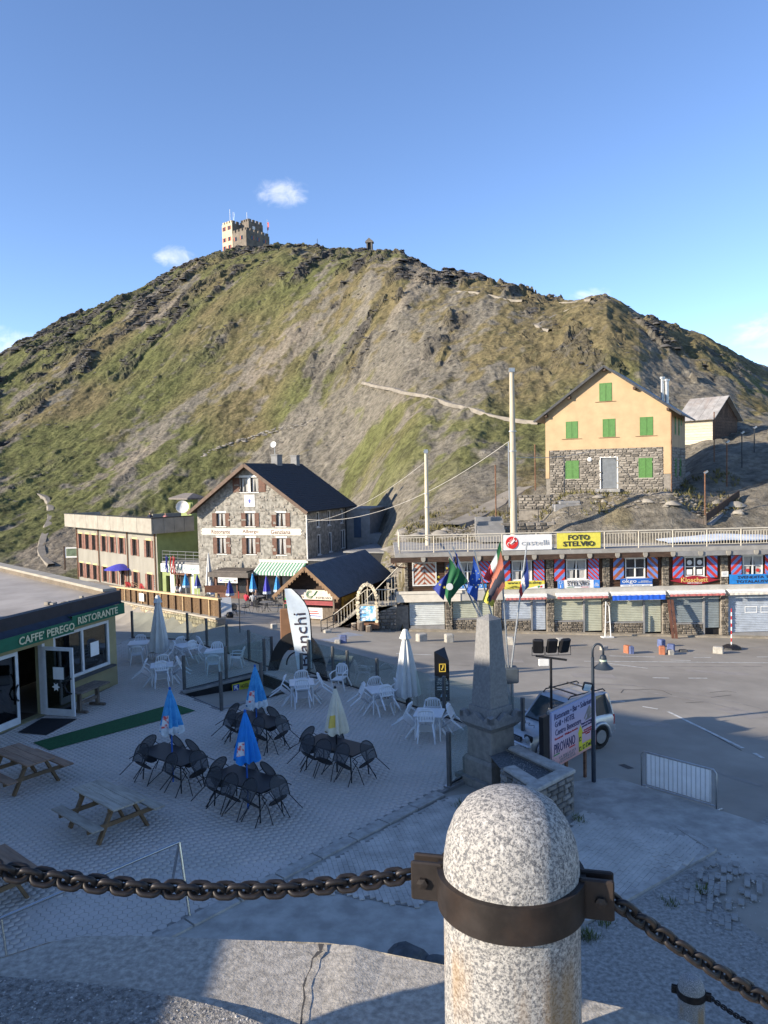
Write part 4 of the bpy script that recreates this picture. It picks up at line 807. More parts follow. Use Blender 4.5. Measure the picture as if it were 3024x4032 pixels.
    for a, b, m_ in ((X_(1985), X_(2148), M_red), (X_(2185), X_(2388), M_red), (X_(2400), X_(2612), M_blueaw), (X_(2625), X_(2845), M_red), (X_(2858), X_(3100), M_cream)):
        s = MB(); s.box(a, -.36, zf0 + .2, b, -.125, zf0 + .34); s.tube((a, -.42, zf0 + .16), (b, -.42, zf0 + .16), .035, n=8); c = obj('awning_case', s, M_white, h)
        s = MB(); dr = .3 if m_ is M_blueaw else .14; s.grid(24, 2, lambda u, v: (a + .04 + (b - a - .08) * u, -.45 - .01 * math.sin(u * 60), zf0 + .16 - dr * v)); obj('awning_cloth', s, m_ if m_ is not M_red else pm('awning_faded_red', (.45, .14, .13), .8, .12), c)
    # deck
    s = MB(); s.box(x0 - .75, -.75, 2.74, x1, 6.6, 2.98); dk = obj('deck_slab', s, pm('deck_concrete', (.3, .285, .26), .9, .15, 1.5), h)
    s = MB(); s.box(x0 - 1.0, -.8, 2.44, X_(2640), -.72, 2.735); obj('eave_board', s, M_dkwood, dk); s = MB(); s.box(X_(2640) + .01, -.79, 2.46, x1, -.72, 2.735); obj('eave_board', s, M_concd, dk)
    for k in range(14): x = x0 + .9 + k * 1.62; s = MB(); s.prism([(x - .13, -.86, 2.73), (x + .13, -.86, 2.73), (x + .13, -.86, 2.58), (x + .07, -.86, 2.46), (x - .07, -.86, 2.46), (x - .13, -.86, 2.58)], (0, .055, 0)); obj('bracket', s, M_conc, dk)
    for k in range(13):
        x = x0 - .45 + k * 2.0 * (1.0); s = MB(); s.tube((x, -.6, 2.98), (x, -.6, 4.0), .035, n=6); obj('rail_post', s, M_rail, dk)
        if k < 12:
            nb = 10
            for q in range(nb + 1): xx = x + .16 + (1.68) * q / nb; s = MB(); s.box(xx - .014, -.615, 3.14, xx + .014, -.585, 3.86); obj('baluster', s, M_rail, dk)
            s = MB(); s.box(x + .04, -.62, 3.1, x + 1.96, -.58, 3.14); s.box(x + .12, -.62, 3.86, x + 1.88, -.58, 3.9); obj('panel_rail', s, M_rail, dk)
    s = MB(); s.tube((x0 - .45, -.6, 4.0), (x1, -.6, 4.0), .04, n=8); obj('top_rail', s, M_rail, dk)
    for k in range(3): s = MB(); yb = -.6 + k * 2; s.tube((x0 - .45, yb, 2.98), (x0 - .45, yb, 4.0), .035, n=6); obj('rail_post', s, M_rail, dk)
    s = MB(); s.tube((x0 - .45, -.6, 4.02), (x0 - .45, 4, 4.02), .035, n=6); obj('top_rail', s, M_rail, dk)
    s = MB(); s.tube((x0 - .85, -.1, 2.45), (x0 - .85, -.1, 2.3), .05, n=6); s.path([(x0 - .7, -.5, 2.45), (x0 - .7, -.45, 2.25), (x0 - .5, -.1, 2.1), (x0 - .1, -.05, 2.05)], .045, 6); obj('gutter_pipe', s, M_rust, h)
    return h, x0, zf1
SH, SX0, ZF1 = shops()
def banner(name, label, px0, px1, z0, z1, mat, y=-.1, wav=.02):
    a, b = X_(px0, 2150), X_(px1, 2150); t = thing(name, label, 'banner', ((a + b) / 2, YS + y, z0)); w = b - a; hh = z1 - z0
    s = MB(); s.grid(14, 5, lambda u, v: (-w / 2 + w * u, wav * math.sin(u * 9 + v * 3) * .5, v * hh)); s2 = MB(); s2.grid(14, 5, lambda u, v: (w / 2 - w * u, .012 + wav * math.sin((1 - u) * 9 + v * 3) * .5, v * hh)); s.add(s2.v, s2.f)
    obj('cloth', s, mat, t, True); return t, w, hh
yel = pm('banner_yellow', (.62, .55, .08), .7, .08, 5); wht = pm('banner_white', (.7, .69, .68), .7, .05, 5); blu = pm('banner_blue', (.02, .11, .4), .6, .08, 5); lbl = pm('banner_sky', (.02, .2, .55), .6, .08)
t, w, hh = banner('castelli_banner', 'white banner with red round scorpion mark on the deck railing', 1975, 2163, 3.02, 3.92, wht, -.68, .03)
s = MB(Matrix.Translation((-w / 2 + .5, -.03, hh / 2)) @ Matrix.Rotation(R_(90), 4, 'X')); s.lathe([(.01, 0), (.36, 0), (.36, .012), (.01, .012)], 24); o = obj('round_mark', s, pm('mark_red', (.55, .02, .02), .6, .05), t)
s = MB(); s.path([(-w / 2 + .3, -.045, .25), (-w / 2 + .24, -.045, .38), (-w / 2 + .33, -.045, .48), (-w / 2 + .42, -.045, .38), (-w / 2 + .55, -.045, .5), (-w / 2 + .66, -.045, .6)], [.015, .02, .022, .03, .06, .035], 6); s.path([(-w / 2 + .62, -.045, .6), (-w / 2 + .58, -.045, .72), (-w / 2 + .68, -.045, .74)], .022, 5); s.path([(-w / 2 + .66, -.045, .54), (-w / 2 + .78, -.045, .5), (-w / 2 + .76, -.045, .6)], .022, 5)
for q in range(3): s.path([(-w / 2 + .45 + q * .06, -.045, .46 + q * .04), (-w / 2 + .5 + q * .07, -.045, .3 + q * .05)], .012, 4); s.path([(-w / 2 + .45 + q * .06, -.045, .46 + q * .04), (-w / 2 + .36 + q * .06, -.045, .58 + q * .05)], .012, 4)
obj('scorpion_mark', s, M_text_white, o); text('lettering', 'castelli', 1.6, .3, pm('faded_grey_lettering', (.42, .42, .42)), t, (.42, -.03, hh / 2 - .02))
t, w, hh = banner('foto_banner', 'yellow banner with bold black lettering on the deck railing', 2183, 2352, 3.05, 3.95, yel, -.68, .03); text('lettering', 'FOTO', 1.25, .3, M_text_dk, t, (0, -.025, .64), bold=.03); text('lettering', 'STELVIO', 1.85, .3, M_text_dk, t, (0, -.025, .27), bold=.03)
t, w, hh = banner('shop_banner', 'blue and white banner below the window left of the flags', 1790, 1912, .66, 1.0, wht, -.14); s = MB(); s.box(-w / 2, -.02, .1, w / 2, -.012, hh); obj('blue_field', s, lbl, t); text('lettering', 'STELVIO', 1.3, .16, M_text_white, t, (0, -.024, .22))
t, w, hh = banner('shop_banner', 'yellow web address banner with white corner below a shop window', 1982, 2140, .64, 1.42 - .3, yel, -.14); text('lettering', 'www.stelvio.shop', 2.0, .2, M_text_dk, t, (0, -.02, .36), bold=.005); text('lettering', 'T SHIRTS\nSWEATSHIRTS\nBIKEWEAR / GADGETS', .85, .15, M_text_dk, t, (-.62, -.02, .13)); s = MB(); s.add([(.1, -.018, .01), (w / 2, -.018, .01), (w / 2, -.018, .28)], [(0, 1, 2)]); obj('white_corner', s, wht, t)
for c, x in ((pm('flag_green', (.02, .22, .06)), .8), (pm('mark_red', (.55, .02, .02)), .95)): s = MB(); s.add([(x, -.024, .05), (x + .12, -.024, .09), (x + .1, -.024, .19), (x - .02, -.024, .16)], [(0, 1, 2, 3)]); obj('small_emblem', s, c, t)
t, w, hh = banner('pass_banner', 'white and blue pass name banner under the curtained window', 2192, 2357, .62, 1.1, wht, -.14)
for a, b in ((-w / 2, -w / 2 + .34), (w / 2 - .36, w / 2)): s = MB(); s.box(a, -.02, 0, b, -.012, hh); obj('blue_field', s, pm('banner_midblue', (.06, .22, .6)), t)
text('lettering', 'PASSO DELLO', 1.3, .12, M_text_dk, t, (-.02, -.02, .4), bold=.01); text('lettering', 'STELVIO', 1.3, .17, M_text_dk, t, (-.02, -.02, .25), bold=.02); text('lettering', 'STILFSERJOCH', 1.25, .09, pm('grey_blue_print', (.2, .25, .3)), t, (-.02, -.02, .12)); text('lettering', 'mt\n2760', .26, .2, M_text_white, t, (w / 2 - .18, -.026, .2)); text('lettering', 'I', .04, .15, M_text_white, t, (-w / 2 + .17, -.026, .12), bold=.04)
s = MB(); s.path([(-w / 2 + .17 + .09 * math.cos(q * .4), -.026, .36 + .09 * math.sin(q * .4)) for q in range(17)], .01, 4); obj('star_ring', s, M_text_white, t)
for c, x in ((pm('flag_green', (.02, .22, .06)), -.5), (pm('mark_red', (.55, .02, .02)), .38)): s = MB(); s.box(x - .22, -.024, .045, x + .22, -.014, .065); obj('colour_bar', s, c, t)
t, w, hh = banner('shop_sign', 'deep blue okgo sign with white foot strip', 2439, 2565, .64, 1.12, blu, -.14, 0); s = MB(); s.box(-w / 2, -.016, 0, w / 2, -.008, .12); obj('white_strip', s, wht, t); text('lettering', 'okgo', .85, .28, M_text_white, t, (-.42, -.014, .3)); text('lettering', 'BORMIO\nPASSO STELVIO', .8, .12, M_text_white, t, (.5, -.014, .28)); text('lettering', 'CYCLING - SKI - SPORTSWEAR - SOUVENIR', 1.6, .05, pm('grey_blue_print', (.2, .25, .3)), t, (0, -.02, .06))
xk = X_(2733); t = thing('shop_sign', 'dark red diamond shaped sign with gold lettering', 'sign', (xk, YS - .02, .64)); s = MB(); s.prism([(-1.45, -.05, .28), (-.5, -.05, .5), (0, -.05, .56), (.5, -.05, .5), (1.45, -.05, .28), (.5, -.05, .07), (0, -.05, .0), (-.5, -.05, .07)], (0, .04, 0)); obj('panel', s, pm('crimson_panel', (.28, .012, .025), .6, .08), t); text('lettering', 'Kloschett', 1.6, .27, pm('gold_lettering', (.6, .42, .12)), t, (0, -.056, .31), bold=.015); text('lettering', 'SERTORELLI', .85, .08, M_text_white, t, (0, -.056, .12))
t, w, hh = banner('sale_banner', 'large bright blue sale banner at the right end of the shops', 2868, 3110, .64, 1.12 + .1, lbl, -.14, .01); text('lettering', 'SVENDITA TOTALE', 2.9, .16, M_text_dk, t, (.1, -.02, .41), bold=.012); text('lettering', 'TOTALAUSVERKAUF', 3.1, .17, M_text_dk, t, (.1, -.02, .15), bold=.012)
t = thing('wall_plaque', 'small white plaque on the stone pillar beside the red sign', 'plaque', (X_(2851), YS - .1, 1.1)); s = MB(); s.box(-.2, -.03, 0, .2, 0, .32); obj('plate', s, M_white, t); s = MB(); s.box(-.14, -.034, .2, .14, -.031, .23); s.box(-.14, -.034, .1, .1, -.031, .13); obj('printed_lines', s, pm('grey_blue_print', (.2, .25, .3)), t, kind='stuff')
# ------------------------------------------------------------------ stair at the end of the row
def end_stair():
    h = thing('end_stair', 'stone faced stair with cream railing at the end of the shops', 'stairs', (SX0 - .75, YS - .3, 0)); g0 = gz(SX0 - 2, YS) - .1
    s = MB(); s.box(-2.0, 0, g0 - .4, .03, 1.6, -.32); b = obj('landing_block', s, M_mortar, h); stones(b, Matrix.Translation((0, -.02, 0)), -2.0, .0, g0, -.35, (), .26, .2, .06, 120)
    s = MB(); s.prism([(-2.15, -.08, -.32), (.05, -.08, -.32), (.05, -.08, -.1), (-1.75, -.08, -.1), (-3.6, -.08, g0 + .2), (-3.8, -.08, g0)], (0, 1.6, 0)); obj('stair_slab', s, M_conc, h)
    for k in range(7): s = MB(); s.box(-1.75 - k * .27 - .27, 0, -.1 - (k + 1) * .2 - .2, -1.75 - k * .27, 1.45, -.1 - (k + 1) * .2 + .05); obj('step', s, M_conc, h)
    for k in range(9): s = MB(); s.box(.0 + k * .26, .9, -.1 + k * .3, .3 + k * .26, 1.5, .1 + k * .3); obj('step', s, M_conc, h)
    for k in range(10): x = -1.7 + k * .18; s = MB(); s.tube((x, 0, -.1), (x, 0, .8), .018, n=5); obj('baluster', s, M_rail, h)
    s = MB(); s.tube((-1.75, 0, .82), (.0, 0, .82), .03, n=6); s.tube((-1.75, 0, .02), (0, 0, .02), .022, n=6); obj('top_rail', s, M_rail, h)
    for k in range(10): x = -1.8 - k * .18; z = -.15 - k * .133; s = MB(); s.tube((x, 0, z), (x, 0, z + .85), .018, n=5); obj('baluster', s, M_rail, h)
    s = MB(); s.tube((-1.75, 0, .82), (-3.7, 0, -.62), .03, n=6); obj('top_rail', s, M_rail, h)
    for k in range(9): x = -.6 + k * .2; z = -.05 + k * .22; s = MB(); s.tube((x, 1.5, z), (x, 1.5, z + .85), .018, n=5); obj('baluster', s, M_rail, h)
    s = MB(); s.tube((-1.9, 1.5, -.1), (1.2, 1.5, 2.9), .03, n=6); obj('top_rail', s, M_rail, h)
end_stair()
# ------------------------------------------------------------------ wooden kiosk
def kiosk():
    phi = R_(-20); W, D = 3.5, 8.8; FR = A(1330, 2360, 46.6); o = FR - Vector((math.cos(phi), math.sin(phi), 0)) * W; o.z = 0
    h = thing('wooden_kiosk', 'dark timber kiosk with gabled corrugated roof beside the hotel forecourt', 'kiosk', o, phi); g0 = -2.2; ev, ap = .62, 2.1; mid = W / 2; fw = pm('honey_wood', (.2, .12, .065), .7, .2, 4)
    s = MB(); s.box(0, .05, g0, W, D, ev); s.add([(0, .05, ev), (W, .05, ev), (mid, .05, ap - .1)], [(0, 1, 2)]); obj('wall', s, M_dkwood, h)
    for i in range(9): x0 = .25 + i * .33; s = MB(); s.box(x0 + .005, -.02, g0 + .2, x0 + .325, .048, -.42); obj('plank', s, M_greywood, h)
    for i in (0, 1): s = MB(); s.box(.5 + i * 1.4, -.05, -1.2, 1.7 + i * 1.4, -.022, -1.12); obj('shutter_bar', s, M_greywood, h)
    for x in (.0, W - .12): s = MB(); s.box(x, -.5, g0, x + .1, -.4, ev + .1); obj('post', s, M_greywood, h)
    s = MB(); s.box(.3, -.14, .02, W - .3, -.08, .62); sg = obj('kiosk_sign', s, M_cream, h); text('lettering', 'BORMIO', .85, .14, M_text_dk, sg, (.85, -.146, .16), bold=.02); text('lettering', 'P.STELVIO', 1.0, .13, M_text_dk, sg, (2.6, -.146, .14), bold=.015)
    s = MB()
    for q in (0, 1, 2): s.path([(1.72 + (.26 - q * .06) * math.cos(a), -.15, .33 + (.24 - q * .055) * math.sin(a)) for a in [math.pi * (.35 + 1.25 * k / 12) for k in range(13)]] + [(1.95 + .04 * q, -.15, .3), (2.15 + .04 * q, -.15, .56)], .016, 4)
    obj('ring_mark', s, pm('green_lettering', (.05, .2, .1)), sg)
    s = MB(); s.add([(.0, -.15, -.05), (W - .1, -.15, -.05), (W - .1, -.5, -.18), (0, -.5, -.18), (0, -.5, -.25), (W - .1, -.5, -.25)], [(3, 2, 1, 0), (4, 5, 2, 3)]); obj('awning', s, pm('pink_red_cloth', (.33, .08, .085), .8, .1), h)
    sl = (ap - ev) / mid; ov, oe = .9, .45; n = 44
    for sd in (-1, 1):
        s = MB(); m = 60
        def f(u, v):
            q = v * (mid + oe); x = mid + sd * q; y = -ov + (D + ov + .4) * u; return (x, y, ap + .08 - sl * q + .018 * math.sin(u * m * math.pi * 2))
        s.grid(240, 1, f); obj('roof_sheet', s, pm('blue_grey_sheet', (.085, .1, .12), .55, .15, 2, metal=.3), h)
        s = MB(); s.bar((mid, -ov - .03, ap - .02), (mid + sd * (mid + oe), -ov - .03, ap - .02 - sl * (mid + oe)), .05, .2); obj('bargeboard', s, fw, h)
        for k in range(12): q = (k + .5) / 12 * (mid + oe); x = mid + sd * q; z = ap - .16 - sl * q; s = MB(); s.prism([(x - .07, -ov - .04, z + .1), (x + .07, -ov - .04, z + .1), (x + .05, -ov - .04, z - .04), (x, -ov - .04, z - .1), (x - .05, -ov - .04, z - .04)], (0, .02, 0)); obj('scallop', s, fw, h)
    S = sideT(W); s = MB(S); s.box(.5, -.08, -.85, 3.6, -.03, .1); b = obj('side_sign', s, pm('ochre_board', (.34, .2, .03), .7, .2, 3), h)
    for tx, u, z, w_ in (('Souvenir', 1.4, -.25, 1.3), ('Spezi', 2.9, -.15, .9), ('BORMIO', 1.5, -.62, 1.0)): tt = text('lettering', tx, w_, .25, M_text_dk, b, (0, 0, 0)); tt.matrix_local = S @ Matrix.Translation((u, -.085, z))
    # platform with handrail
    T = Matrix.Translation((0, 0, 0)); s = MB(); s.box(-.5, -3.8, g0 - .3, W + .6, -.05, -1.28); obj('platform', s, pm('pale_platform', (.42, .36, .28), .85, .12, 2), h)
    for k in range(5): s = MB(); y = -3.6 + k * .85; s.tube((W + .5, y, -1.28), (W + .5, y, -.55), .025, n=6); obj('rail_post', s, M_dkmetal, h)
    s = MB(); s.tube((W + .5, -3.6, -.55), (W + .5, -.2, -.55), .03, n=6); s.tube((W + .5, -3.6, -1.1), (W + .5, -.2, -1.1), .02, n=6); obj('handrail', s, M_dkmetal, h)
    sb = thing('menu_board', 'small white board with red print standing on the kiosk platform', 'sign', h.matrix_basis @ Vector((2.5, -1.2, -1.28)), phi); s = MB(); s.box(-.5, 0, .35, .5, .03, 1.0); bb = obj('board', s, M_white, sb)
    for k in range(3): s = MB(); s.box(-.4, -.006, .48 + k * .14, .4 - .1 * k, -.002, .54 + k * .14); obj('printed_line', s, M_text_red if k else pm('blue_print', (.08, .1, .35)), bb)
    for x in (-.4, .4): s = MB(); s.tube((x, 0, 0), (x, 0, .36), .02, n=5); obj('leg', s, M_white, sb)
kiosk()
# ------------------------------------------------------------------ log arch with panorama board
def log_arch():
    c = A(1449, 2470, 44.8); g0 = gz(c.x, c.y); t = thing('log_arch', 'arch studded with pale log discs around a blue picture board', 'arch', (c.x, c.y, g0), R_(-6)); pale = pm('pale_log', (.52, .45, .33), .85, .25, 6, bump=.02, rand=.25)
    pts = [(-.55, .3 + .22 * k) for k in range(7)] + [(-.55 * math.cos(a), 1.75 + .95 * math.sin(a)) for a in [math.pi * k / 18 for k in range(1, 18)]] + [(.55, 1.62 - .22 * k) for k in range(7)]
    s = MB(); s.path([(x, .06, z) for x, z in pts], .07, 6); obj('arch_rib', s, M_greywood, t)
    for x, z in pts:
        s = MB(Matrix.Translation((x, 0, z)) @ Matrix.Rotation(R_(90) + random.uniform(-.3, .3), 4, 'X') @ Matrix.Rotation(random.uniform(-.3, .3), 4, 'Y')); s.lathe([(.11 * random.uniform(.8, 1.1), -.03), (.11, .07), (.09, .075)], 8); obj('log_disc', s, pale, t)
    s = MB(); s.tube((-.75, 0, 1.5), (.8, 0, 1.44), .045, n=6); obj('cross_bar', s, pale, t); s = MB(); s.tube((.02, .02, 1.47), (.02, .02, 2.85), .03, n=6); obj('king_post', s, pale, t)
    sk = pm('panorama_print', (.12, .4, .68), .5, .3, 3, col2=(.75, .8, .83), mixlo=.45, mixhi=.62); s = MB(); s.box(-.48, -.02, .55, .5, .02, 1.42); b = obj('picture_board', s, sk, t)
    for k in range(3): s = MB(); s.box(-.4, -.026, .7 + k * .25, -.1, -.021, .76 + k * .25); obj('printed_line', s, pm('grey_blue_print', (.2, .25, .3)), b)
    s = MB(); s.box(-.75, -.25, .12, .65, .3, .42); obj('plank_base', s, pm('red_brown_wood', (.22, .11, .06), .8, .25, 4), t)
    for i, (x, y, r, hh) in enumerate(((-.75, -.55, .17, .38), (-.35, -.7, .2, .52), (.12, -.72, .17, .34))):
        p = t.matrix_basis @ Vector((x, y, 0)); l = thing('log_stool', ('left of the three upright logs before the picture arch', 'tallest and middle one of the upright logs before the picture arch', 'shortest pale topped log before the picture arch')[i], 'log', (p.x, p.y, gz(p.x, p.y))); s = MB(); s.lathe([(r * 1.05, -.05), (r, hh * .5), (r * .97, hh)], 12, fn=lambda rr, z, a: rr * (1 + .06 * math.sin(a * 5 + z * 3))); obj('bark', s, M_greywood, l); s = MB(); s.lathe([(r * .9, hh), (r * .88, hh + .012)], 12); obj('cut_face', s, pale, l)
log_arch()
# ------------------------------------------------------------------ walls, fences and posts around the yellow house
def tz(x, y): return float(terrain(np.array([x]), np.array([y]))[0])
def wall_line(name, label, pts, h, mat_wall, sw, sh, limit, th=.3, coping=False):
    t = thing(name, label, 'wall', pts[0])
    for i in range(len(pts) - 1):
        a, b = Vector(pts[i]) - Vector(pts[0]), Vector(pts[i + 1]) - Vector(pts[0]); L = (b.xy - a.xy).length; ph = math.atan2(b.y - a.y, b.x - a.x)
        T = Matrix.Translation(a) @ Matrix.Rotation(ph, 4, 'Z'); dz = b.z - a.z; s = MB(T); s.hexa([(0, 0, -1), (L, 0, dz - 1), (L, th, dz - 1), (0, th, -1), (0, 0, h), (L, 0, h + dz), (L, th, h + dz), (0, th, h)]); w = obj('wall_core', s, M_mortar, t)
        Sh = Matrix.Identity(4); Sh[2][0] = dz / L
        stones(w, T @ Sh @ Matrix.Translation((0, -.02, 0)), 0, L, -.1, h, (), sw, sh, .07, limit, mat=mat_wall)
        if coping: s = MB(T @ Sh); s.box(-.02, -.08, h + .002, L + .02, th + .05, h + .1); obj('coping', s, M_conc, t)
    return t
yw = 51.0
wall_line('retaining_wall', 'pale stone retaining wall behind the deck below the yellow house', [(A(1975, 2100, yw).x, yw, 2.95), (A(2480, 2090, yw).x, yw, 2.95)], 1.25, M_stone, .42, .26, 150)
wall_line('terrace_wall', 'low rough stone wall directly below the yellow house', [(A(2045, 1960, 56.5).x, 56.8, 4.9), (A(2660, 1960, 53).x, 52.6, 4.9)], .95, M_stone, .45, .2, 130)
s = thing('concrete_step', 'loose concrete block step below the yellow house front', 'step', A(2230, 1985, 53.2)); q = MB(); q.cbox(-.9, -.5, -.5, .9, .5, .0, .03); q.cbox(-.5, -.3, .01, .9, .5, .22, .03); obj('block', q, M_concd, s)
# plank parapet and sloping board fence at the right
fp = [A(2495, 2090, 50.2), A(2777, 2075, 50.2), A(2915, 1935, 56), A(3060, 1850, 62)]
t = thing('plank_parapet', 'grey board parapet on the deck edge below the house', 'fence', (fp[0].x, fp[0].y, 2.98))
for k in range(3): s = MB(); s.box(0, 0, .15 + k * .38, fp[1].x - fp[0].x, .06, .5 + k * .38); obj('board', s, M_greywood, t)
for k in range(4): s = MB(); x = k * (fp[1].x - fp[0].x) / 3; s.box(x - .05, -.06, 0, x + .05, -.002, 1.35); obj('post', s, M_greywood, t)
t = thing('sloping_wall', 'sloping concrete ramp wall with dark boards climbing to the shed', 'wall', (0, 0, 0)); pts = [Vector((fp[1].x + .15, 50.3, 3.9)), Vector((A(2915, 1950, 55).x, 55, A(2915, 1965, 55).z)), Vector((A(3060, 1860, 60).x, 60, A(3060, 1870, 60).z))]
for i in range(2):
    a, b = pts[i], pts[i + 1]; s = MB(); s.hexa([a + Vector((0, 0, -2)), b + Vector((0, 0, -2)), b + Vector((.3, 0, -2)), a + Vector((.3, 0, -2)), a, b, b + Vector((.3, 0, 0)), a + Vector((.3, 0, 0))]); obj('ramp_wall', s, M_concd, t)
a, b = pts[0], pts[1]
for k in range(3): p = a.lerp(b, k / 3) + Vector((-.05, 0, .15)); q = a.lerp(b, (k + .97) / 3) + Vector((-.05, 0, .15)); s = MB(); s.bar(p + Vector((0, 0, .25)), q + Vector((0, 0, .25)), .05, .5); obj('board', s, M_dkwood, t)
# metal posts on the slope
def thin_post(px, pyb, pyt, Y, label, mat=None, lampy=False, r=.045):
    b = A(px, pyb, Y); zt = A(px, pyt, Y).z; t = thing('slope_post', label, 'post', (b.x, b.y, b.z - .3), group=None); s = MB(); s.tube((0, 0, 0), (0, 0, zt - b.z + .3), r, n=6); obj('shaft', s, mat or M_rust, t)
    if lampy: s = MB(); s.prism([(-.1, -.08, zt - b.z + .2), (.16, -.08, zt - b.z + .35), (.2, -.08, zt - b.z + .25), (0, -.08, zt - b.z + .12)], (0, .16, 0)); obj('lamp_head', s, M_metal, t)
thin_post(2776, 2010, 1855, 51.2, 'rusty post rising from the end of the plank parapet', lampy=True)
thin_post(2862, 1950, 1736, 57, 'tall rusty post with small lamp on the slope right of the house', lampy=True)
thin_post(2812, 1807, 1622, 63, 'thin rusty post in front of the plank shed')
thin_post(2921, 1914, 1700, 61, 'dark leaning lamp post right of the shed', M_dkmetal, True); thin_post(2970, 1868, 1680, 64, 'farthest dark lamp post right of the shed', M_dkmetal, True)
thin_post(2108, 1915, 1750, 56.5, 'thin rusty post left of the yellow house'); thin_post(1953, 2030, 1830, 54, 'thin rusty post on the path near the tall concrete pole')
for k, px in enumerate((2000, 2120, 2240, 2366, 2476)): thin_post(px, 2072, 1995, 51.5, ('first thin fence post from the left', 'second thin fence post from the left', 'third thin fence post from the left', 'fourth thin fence post from the left', 'fifth and last thin fence post')[k] + ' above the retaining wall', M_dkmetal, r=.025)
# stairs from the deck
t = thing('garden_steps', 'short flight of concrete steps beside the retaining wall', 'stairs', A(1942, 2110, 49.6)); 
for k in range(6): s = MB(); s.box(-.9 + .0, k * .38, -.4, .9, k * .38 + .5, -.2 + k * .26); obj('step', s, M_concd, t)
# utility poles and cables
def pole(px, pyb, pyt, Y, label, r0, r1, mat):
    b = A(px, pyb, Y); zt = A(px, pyt, Y).z; t = thing('utility_pole', label, 'pole', (b.x, b.y, b.z)); H = zt - b.z; s = MB(); s.path([(0, 0, -3), (0, 0, H * .5), (0, 0, H)], [r0, (r0 + r1) / 2, r1], 12); obj('shaft', s, mat, t, 40); s = MB(); s.box(-r1 * 1.2, -r1 * 1.2, H, r1 * 1.2, r1 * 1.2, H + .25); s.tube((-.18, 0, H + .1), (.18, 0, H + .12), .03, n=5); obj('cap', s, M_metal, t)
    for z in (H * .4, H * .55): s = MB(); s.lathe([(r0 * 1.08, z), (r0 * 1.08, z + .06)], 12); obj('band', s, M_metal, t)
    return Vector((b.x, b.y, zt)), b
M_pole = pm('concrete_pole', (.44, .38, .29), .85, .12, 4, stretch=(1, 1, .2))
p1, b1 = pole(2022, 1985, 1465, 48.6, 'tall pale concrete utility pole left of the yellow house', .23, .14, M_pole)
p2, b2 = pole(1684, 2140, 1785, 49.5, 'shorter cream utility pole behind the deck railing', .17, .1, pm('cream_pole', (.55, .48, .36), .8, .1, 4))
s = MB(); s.tube((-.26, 0, -.2), (-.26, 0, (p1 - b1).z * .47), .05, n=6); o = obj('cable_duct', s, M_metal, None); o.parent = bpy.data.objects['utility_pole']
def cable(label, a, b, sag, r=.016):
    a, b = Vector(a), Vector(b); t = thing('overhead_cable', label, 'cable', a); s = MB(); s.path([(b - a) * (k / 20) - Vector((0, 0, sag * 4 * (k / 20) * (1 - k / 20))) for k in range(21)], r, 5); obj('cable', s, pm('cable_white', (.42, .4, .37), .6, .1), t)
hc = A(1208, 2045, 71.8)
cable('white cable sagging from the tall concrete pole to the stone hotel', p1 + Vector((-.2, 0, -4.3)), hc, 1.6, .018); cable('thin cable from the cream pole to the stone hotel corner', p2 + Vector((0, 0, -.5)), hc + Vector((.1, 0, -.25)), .8, .014)
cable('short white cable between the tall pole and the yellow house', p1 + Vector((.1, 0, -5.3)), A(2340, 1772, 55.2), .25, .022)

t = thing('tarpaulin', 'pale blue white tarpaulin stretched over the deck at the right', 'tarpaulin', (X_(2640), YS + .1, 2.99)); s = MB(); s.grid(30, 8, lambda u, v: (11 * u, v * 3.2 + .1, .12 + .35 * math.sin(min(1, u * 1.3 + .05) * 3.0) * math.sin(v * 2.6 + .3) + .03 * math.sin(u * 25 + v * 9))); obj('sheet', s, pm('tarp_white', (.55, .6, .66), .6, .06, 2), t, True)
# ------------------------------------------------------------------ terrace
from mathutils.geometry import tessellate_polygon
def flat(name, pts, mat, z=0., holes=(), parent=None, **k):
    loops = [[Vector((p[0], p[1], 0)) for p in l] for l in (pts, *holes)]; tri = tessellate_polygon(loops); vs = [v for l in loops for v in l]
    mb = MB(); fs = []
    for t in tri:
        a, b, c = (vs[i] for i in t); fs.append(t if (b - a).cross(c - a).z > 0 else t[::-1])
    mb.add([(v.x, v.y, z(v.x, v.y) if callable(z) else z) for v in vs], fs); return obj(name, mb, mat, parent, **k)
def inpoly(x, y, poly):
    c = np.zeros(np.shape(x), bool); n = len(poly)
    for i in range(n):
        x0, y0 = poly[i][:2]; x1, y1 = poly[(i + 1) % n][:2]; c ^= ((y0 > y) != (y1 > y)) & (x < (x1 - x0) * (y - y0) / (y1 - y0 + 1e-12) + x0)
    return c
g2 = lambda px, py, z=0.: tuple(G(px, py, z)[:2])
M_hex = pm('hex_paver', (.45, .42, .38), .85, .14, .55, col2=(.475, .425, .385), bump=.012, bscale=50, world=True, dirt=.35, dirtcol=(.35, .33, .3)); M_joint = pm('paver_joint', (.23, .215, .195), .95, .2, 9)
M_apron = pm('apron_concrete', (.36, .34, .305), .9, .22, 2.2, bump=.02, bscale=30, world=True, dirt=.5, dirtcol=(.25, .24, .22)); M_kerb = pm('kerb_concrete', (.36, .34, .31), .9, .2, 5, world=True)
M_gravel = pm('gravel', (.28, .265, .24), .95, .35, 14, bump=.05, bscale=30, world=True, dirt=.4, dirtcol=(.19, .18, .16))
KA, KB = Vector((1.2, 18.1)), Vector((-3.6, 12.9)); kd = (KB - KA).normalized(); KC = KA + kd * 12
PIT = [(-7.4, 27.25), (-5.55, 25.15), (-3.15, 27.5), (-4.95, 29.7)]
